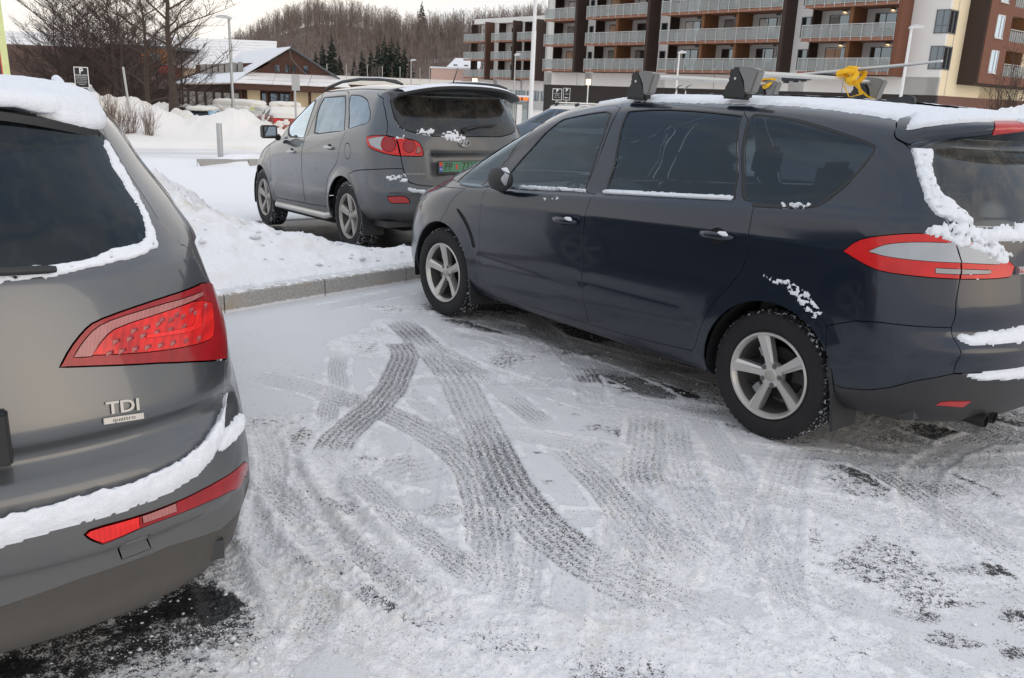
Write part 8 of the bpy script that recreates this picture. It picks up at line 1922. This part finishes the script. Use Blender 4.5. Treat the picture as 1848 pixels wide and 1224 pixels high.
# ------------------------------------------------------------------ parked cars further off
def simple_car(label, X, Y, yaw, col, kind='estate', z0=None, group='snow-covered cars parked beyond the snow bank', snow=.05, scale=1., sh=1., rack=False, body_snow=0.):
    rows = []
    for k, (zl, wl, xf, Df, ef, xr, Dr, er) in enumerate(Q5_ROWS):
        zl = [(.2+(z-.2)*.86*sh) for z in zl]
        if kind == 'sedan':
            if k >= 9: xr = {9: .10, 10: .22, 11: .42, 12: .60, 13: .72, 14: .72, 15: .70, 16: .70}[k]; Dr = .4 if k < 13 else .3
            if k in (7, 8): zl = [min(z, 1.0) if i < 3 else z for i, z in enumerate(zl)]
            if k == 9: zl = [1.01, 1.01, 1.02]+zl[3:]
            if k >= 9: xf -= .25
        if kind == 'van' and k >= 10: wl = [min(.90, w*1.0+.13) for w in wl]; xr = -.86; Dr = .2
        rows.append((zl, wl, xf, Df, ef, xr, Dr, er))
    S = Surf(XQ, rows, [flare((0, 2.807), .36, .44, .012, .32)], nf=10, ns=40, nr=14, sub=3)
    root = empty({'estate': 'parked_estate_car', 'sedan': 'parked_saloon_car', 'van': 'parked_van'}[kind], label=label, cat='van' if kind == 'van' else 'car', group=group)
    nm = 'paint_%s' % label.split()[0]+str(len(MATS)); plain(nm, col, .3, .2, coat=.6, var=.08)
    P = MATS[nm]; W = S.U[-1]; k_ = .86*sh
    def Z(z): return .2+(z-.2)*k_
    def sp(L): a = [S.side(x, Z(z)) for x, z in L]; return [a, S.mirror(a)]
    vrow = lambda r: np.interp(r, range(len(S.L)), S.L)
    def rear(r0, r1, f): a = [(W/2*(1-f)*1.0, vrow(r0)), (W/2, vrow(r0)), (W/2, vrow(r1)), (W/2*(1-f), vrow(r1))]; u0 = S.near((-.9, .62, .8))[0]; a[0] = (u0, a[0][1]); a[3] = (u0+.03, a[3][1]); return [a+S.mirror(a)[1:-1] if False else [(u0, vrow(r0)), (W-u0, vrow(r0)), (W-u0-.03, vrow(r1)), (u0+.03, vrow(r1))]]
    if kind == 'sedan': win = [sp([(1.55, 1.16), (1.35, 1.27), (.98, 1.47), (.93, 1.47), (.93, 1.17)]), sp([(.85, 1.17), (.87, 1.47), (.5, 1.46), (.20, 1.25), (.15, 1.18)])]
    elif kind == 'van': win = [sp([(1.80, 1.16), (1.55, 1.30), (1.25, 1.46), (1.05, 1.46), (.99, 1.16)])]
    else: win = [sp([(1.80, 1.14), (1.60, 1.26), (1.32, 1.41), (1.12, 1.48), (1.02, 1.49), (.99, 1.16)]), sp([(.88, 1.16), (.91, 1.49), (.4, 1.50), (.0, 1.47), (-.03, 1.2)]), sp([(-.12, 1.22), (-.10, 1.46), (-.3, 1.42), (-.36, 1.30), (-.3, 1.24)])]
    lo, hi = (9.2, 12.2) if kind != 'van' else (9.5, 12)
    spec = [('front_door', sp([(1.9, .5), (1.9, .9), (1.8, 1.1), (1.12, 1.5), (.98, 1.52), (.93, .5)]), P, 0, True), ('rear_door', sp([(.90, .5), (.94, 1.52), (.1, 1.5), (-.08, 1.1), (.2, .72), (.42, .5)]), P, 0, True),
        ('tail_lamp', [[S.near((-.62, .80, Z(.80))), S.near((-.82, .60, Z(.80))), S.near((-.82, .58, Z(1.02))), S.near((-.50, .80, Z(1.06)))], S.mirror([S.near((-.62, .80, Z(.80))), S.near((-.82, .60, Z(.80))), S.near((-.82, .58, Z(1.02))), S.near((-.50, .80, Z(1.06)))])], MATS['lamp_red'], .003, True),
        ('headlamp', front_poly(S, (4.6, 6.0), 4, 9), MATS['lamp_clear'], .002, True), ('grille', front_poly(S, (2.6, 5.2), 0, 3), MATS['black_plastic'], -.008, False),
        ('windscreen', front_poly(S, (lo, hi), 0, 7), MATS['glass_front'], -.003, False), ('rear_windscreen', rear(lo, hi, .5), MATS['glass_privacy'], .001, False)]
    for i, w in enumerate(win): spec.append(('side_window', w, MATS['glass_front'], -.002, True))
    # names inside spec must be unique for bookkeeping
    spec = [(n if n != 'side_window' else 'side_window:%d' % i, *r) for i, (n, *r) in enumerate(spec)]
    base_car_lo(root, S, spec, 2.807, .37, P, .33)
    V1 = S.V[-1]; vr = vrow(12.6)
    pl = [(0.0, vr), (W/2, vr), (W/2, V1), (0, V1)]
    if snow:
        snow_patch(S, [[(0, vr), (W, vr), (W, V1), (0, V1)]], 'roof_snow', MATS['snow_warm'], root, thick=snow*1.6, res=.05, rag=.02, edge=.10, seed=3, freq=6)
        hb = front_poly(S, (6.3, 8.2), 0, 9); snow_patch(S, [hb[0]], 'bonnet_snow', MATS['snow_warm'], root, thick=snow, res=.05, rag=.02, edge=.08, seed=5, freq=6); snow_patch(S, [hb[1]], 'bonnet_snow', MATS['snow_warm'], root, thick=snow, res=.05, rag=.02, edge=.08, seed=6, freq=6)
        if kind == 'sedan': 
            u0 = S.near((-.5, .84, Z(1.0)))[0]; snow_patch(S, [[(u0, vrow(7.3)), (W-u0, vrow(7.3)), (W-u0, vrow(9.1)), (u0, vrow(9.1))]], 'boot_snow', MATS['snow_warm'], root, thick=snow*1.4, res=.05, rag=.02, edge=.08, seed=7, freq=6)
            snow_patch(S, [[(u0+.1, vrow(9.3)), (W-u0-.1, vrow(9.3)), (W-u0-.1, vrow(12)), (u0+.1, vrow(12))]], 'window_snow', MATS['snow_warm'], root, thick=snow*.8, res=.05, rag=.03, edge=.08, seed=8, freq=6)
    if body_snow:
        snow_patch(S, [[(.3, vrow(3)), (W-.3, vrow(3)), (W-.3, vrow(12)), (.3, vrow(12))]], 'body_snow', MATS['snow_warm'], root, thick=.05, res=.06, rag=.05, edge=.10, seed=9, holes=body_snow, freq=2.2)
    if rack:
        for x in (.35, 1.15):
            b = MB(); b.tube([(x, -.60, Z(1.72)), (x, .60, Z(1.72))], .018, 8); c = b.build('roof_bar', MATS['bar_metal'], root)
            for y in (-.56, .56): b = MB(); b.box(x-.05, x+.05, y-.04, y+.04, Z(1.60), Z(1.73)); b.build('foot_clamp', MATS['black_plastic'], c, bevel=.01)
        for s in (-1, 1): b = MB(); b.tube([(-.2, s*.56, Z(1.60)), (0, s*.56, Z(1.66)), (1.2, s*.56, Z(1.66)), (1.4, s*.56, Z(1.60))], .016, 8); b.build('roof_rail', MATS['bar_metal'], root)
    root.scale = (scale,)*3; place(root, X, Y, yaw, gz(X, Y) if z0 is None else z0, 0); return root
def base_car_lo(root, S, spec, wb, arch, P, zc):
    classes = [(n, p) for n, p, *_ in spec]; holes = []
    for xw in (0, wb): c = circle_side(S, xw, zc, arch, 16); holes += [c, S.mirror(c)]
    classes.append(('hole', holes)); ov, T, cl = panelise(S, classes, .13, .09)
    panel(S, ov, T, cl == 0, 'body', P, root, lip=.02, gap=.004); mid = ov[T].mean(1)[:, 0] < S.U[-1]/2
    for k, (n, polys, mat, push, pair) in enumerate(spec):
        for h in ((True, False) if pair else (None,)): panel(S, ov, T, (cl == k+1) & (True if h is None else (mid == h)), n.split(':')[0], mat, root, push=push, lip=.012, gap=.003)
    for xw in (0, wb):
        for sg in (1, -1):
            w = bpy.data.objects.new('wheel', None); w.location = (xw, sg*.9, zc-.005); w.rotation_euler = (0, 0, 0 if sg > 0 else PI); link(w, root)
            b = MB(); b.lathe([(.20, -.01), (.22, 0), (.31, 0), (.33, -.02), (.33, -.18), (.31, -.2), (.2, -.2)], 28, 'y'); b.build('tyre', MATS['tyre'], w)
            b = MB(); b.lathe([(.001, -.02), (.06, -.02), (.20, -.012), (.205, -.03)], 20, 'y'); b.build('rim', MATS['alloy_dirty'], w)
    b = MB(); b.box(-.7, wb+.6, -.8, .8, .25, .5); b.build('underbody', MATS['dark_void'], root)
    b = MB(); b.box(.1, 1.9, -.6, .6, .5, .95); b.build('cabin', MATS['interior_cloth'], root)

def far_cars():
    p = px_point
    simple_car('blue estate car with roof bars behind the dark blue people carrier', 1.95, 20.6, R(124), (.018, .055, .11), 'estate', z0=-.04, group='cars parked behind the people carrier', snow=.02, rack=True)
    simple_car('dark car with a snowy roof far behind by the bus shelter', -1.6, 50, R(100), (.05, .06, .07), 'sedan', group='cars parked behind the people carrier', snow=.08)
    simple_car('white estate car parked beside the bus shelter post', -3.4, 56, R(170), (.5, .52, .55), 'estate', group='cars parked behind the people carrier', snow=.06)
    q = p(500, 220, 35); simple_car('red saloon car half buried in snow with dark red tail lamps', q.x+.25, 36.2, R(118), (.27, .045, .03), 'sedan', z0=-.62, snow=.07, body_snow=.62)
    q = p(470, 205, 40); simple_car('light car under thick snow between the red saloon and the white van', q.x, 42.2, R(118), (.45, .45, .46), 'estate', z0=-1.0, snow=.09, body_snow=.52)
    q = p(440, 200, 46); simple_car('white van with a round yellow mark beneath a thick blanket of snow', q.x-.4, 47.5, R(172), (.72, .70, .64), 'van', z0=-1.15, snow=.12, sh=1.22, body_snow=.56)
    v = q; b = MB(); b.prism([(.30*math.cos(a), .12*math.sin(a)) for a in np.linspace(0, 2*PI, 20, endpoint=False)], 0, .012, 'y'); o = b.build('van_sticker', MATS['pale_yellow']); pp = p(461, 197, 46.0); o.location = pp
    van = [o_ for o_ in bpy.data.objects if o_.name.startswith('parked_van')][0]; bpy.context.view_layer.update(); o.parent = van; o.matrix_parent_inverse = van.matrix_world.inverted(); o.location = pp
    q = p(355, 205, 41); simple_car('pale blue car half hidden by the snow pile beside the thick tree trunk', q.x, 41.5, R(100), (.22, .38, .50), 'estate', z0=-1.05, snow=.05)
    q = p(366, 190, 50); simple_car('black car with roof bars behind the pale blue car', q.x, 50, R(175), (.02, .02, .022), 'estate', z0=-1.2, snow=.03, rack=True)
    q = p(500, 185, 60); simple_car('white estate car in front of the timber hall windows', q.x, 60, R(178), (.6, .62, .64), 'estate', z0=-1.35, snow=.05)
    q = p(530, 185, 63); simple_car('dark purple estate car behind the back-turned sign', q.x, 64, R(182), (.10, .03, .08), 'estate', z0=-1.4, snow=.03)
    q = p(85, 150, 34); simple_car('white car whose roof shows over the snow bank beside the parking sign', px_point(137, 170, 36).x, 36, R(120), (.5, .52, .54), 'estate', z0=-.15, snow=.03)

def trees():
    G_ = 'bare trees at the edge of the car park'
    q = lambda px, Y: (px-924)/1542*Y*1.0
    def X(px, py, Y): return px_point(px, py, Y).x
    bare_tree(X(316, 234, 31), 31, 7.4, .145, 2.9, 'nearest bare tree with a thick trunk rising from the snow bank', 11, n1=22, low=.14)
    bare_tree(X(271, 217, 34), 34, 7.2, .13, 2.5, 'bare tree with a straight trunk just left of the thickest one', 12, n1=15, low=.2)
    bare_tree(X(228, 205, 36), 36, 6.8, .11, 2.3, 'slim bare tree behind the leaning pole', 13, n1=14, low=.2, mat='bark_dark')
    bare_tree(X(212, 195, 39), 39, 7.5, .14, 2.8, 'dark bare tree left of the leaning pole', 14, n1=15, low=.25, mat='bark_dark')
    k = 0
    what = ('at the far left of', 'second from the left in', 'tall and fourth from the left in', 'behind the top of the parking sign in', 'nearest the dark leaning-pole trees in', 'low at the right half of', 'last on the right of', 'third row, above the parking sign, in', 'tallest at the back of', 'short and close behind the thick trunk in', 'low and bushy right of the parking sign in', 'thin and set back at the left of', 'lowest and nearest, just behind the parking sign, in', 'low and wide at the middle of', 'low one close left of the thick trunk in')
    for px, Y, h, cr in ((110, 46, 7.0, 3.2), (140, 43, 6.6, 2.8), (165, 48, 7.4, 3.0), (190, 45, 6.4, 2.8), (240, 48, 7.6, 3.0), (285, 47, 6.6, 2.6), (330, 50, 7.0, 2.6), (150, 52, 7.4, 3.0), (210, 53, 7.8, 3.0), (255, 44, 6.0, 2.6), (180, 40, 5.0, 2.6), (125, 50, 6.2, 3.0), (150, 41, 4.6, 2.6), (205, 47, 5.4, 2.8), (230, 42, 4.8, 2.4)):
        k += 1; bare_tree(X(px, 170, Y), Y, h, .10, cr, 'dark twiggy bare tree %s the dense row' % what[k-1], 20+k, z=-1.2, n1=18, low=.10, mat='bark_dark', dense=1.3, twmat='bark_dark')
    for i, (px, w, h) in enumerate(((222, .36, 1.0), (250, .36, .95), (291, .34, .9), (205, .3, 1.0))):
        lab = ('left shrub of the row on the snow bank under the leaning pole', 'middle bare shrub on the snow bank left of the thick trunk', 'rightmost bare shrub on the snow bank in front of the thick trunk', 'bare shrub nearest the grey compact SUV on the snow bank')[i]
        p = px_point(px, 255, 25.2+.3*i); bush(p.x, 25.0 if i != 3 else 26, w, h, lab, 40+i, 48)
    for px, Y, h, s in ((1830, 19, 2.6, 71), (1808, 20, 2.1, 72)):
        rng = random.Random(s); x = px_point(px, 190, Y).x; b = MB()
        for i in range(26):
            a = rng.uniform(0, 2*PI); d = Vector((math.cos(a)*.45*rng.random(), math.sin(a)*.3, h*rng.uniform(.5, 1))); p0 = Vector((rng.uniform(-.2, .2), rng.uniform(-.1, .1), 0)); b.tube([p0, p0+d*.55+Vector((.03, 0, 0)), p0+d], [.010, .007, .003], 3, cap=False)
            for k2 in range(7): q0 = p0+d*rng.uniform(.3, .95); b.tube([q0, q0+Vector((rng.uniform(-.3, .3), rng.uniform(-.2, .2), rng.uniform(.05, .35)))], [.005, .0025], 3, cap=False)
        o = b.build('shrub', MATS['twig'], recalc=False); o.location = (x, Y, .6); tag(o, 'tall bare shrub by the red plinth of the apartment block' if s == 71 else 'smaller bare shrub left of the tall one by the red plinth', 'shrub', 'bare shrubs by the apartment plinth')

# ------------------------------------------------------------------ build
car_mats(); bg_mats()
build_ground(); hill(); apartments(); gabled_hall()
trees(); furniture(); far_cars()
santa(); q5(); smax()
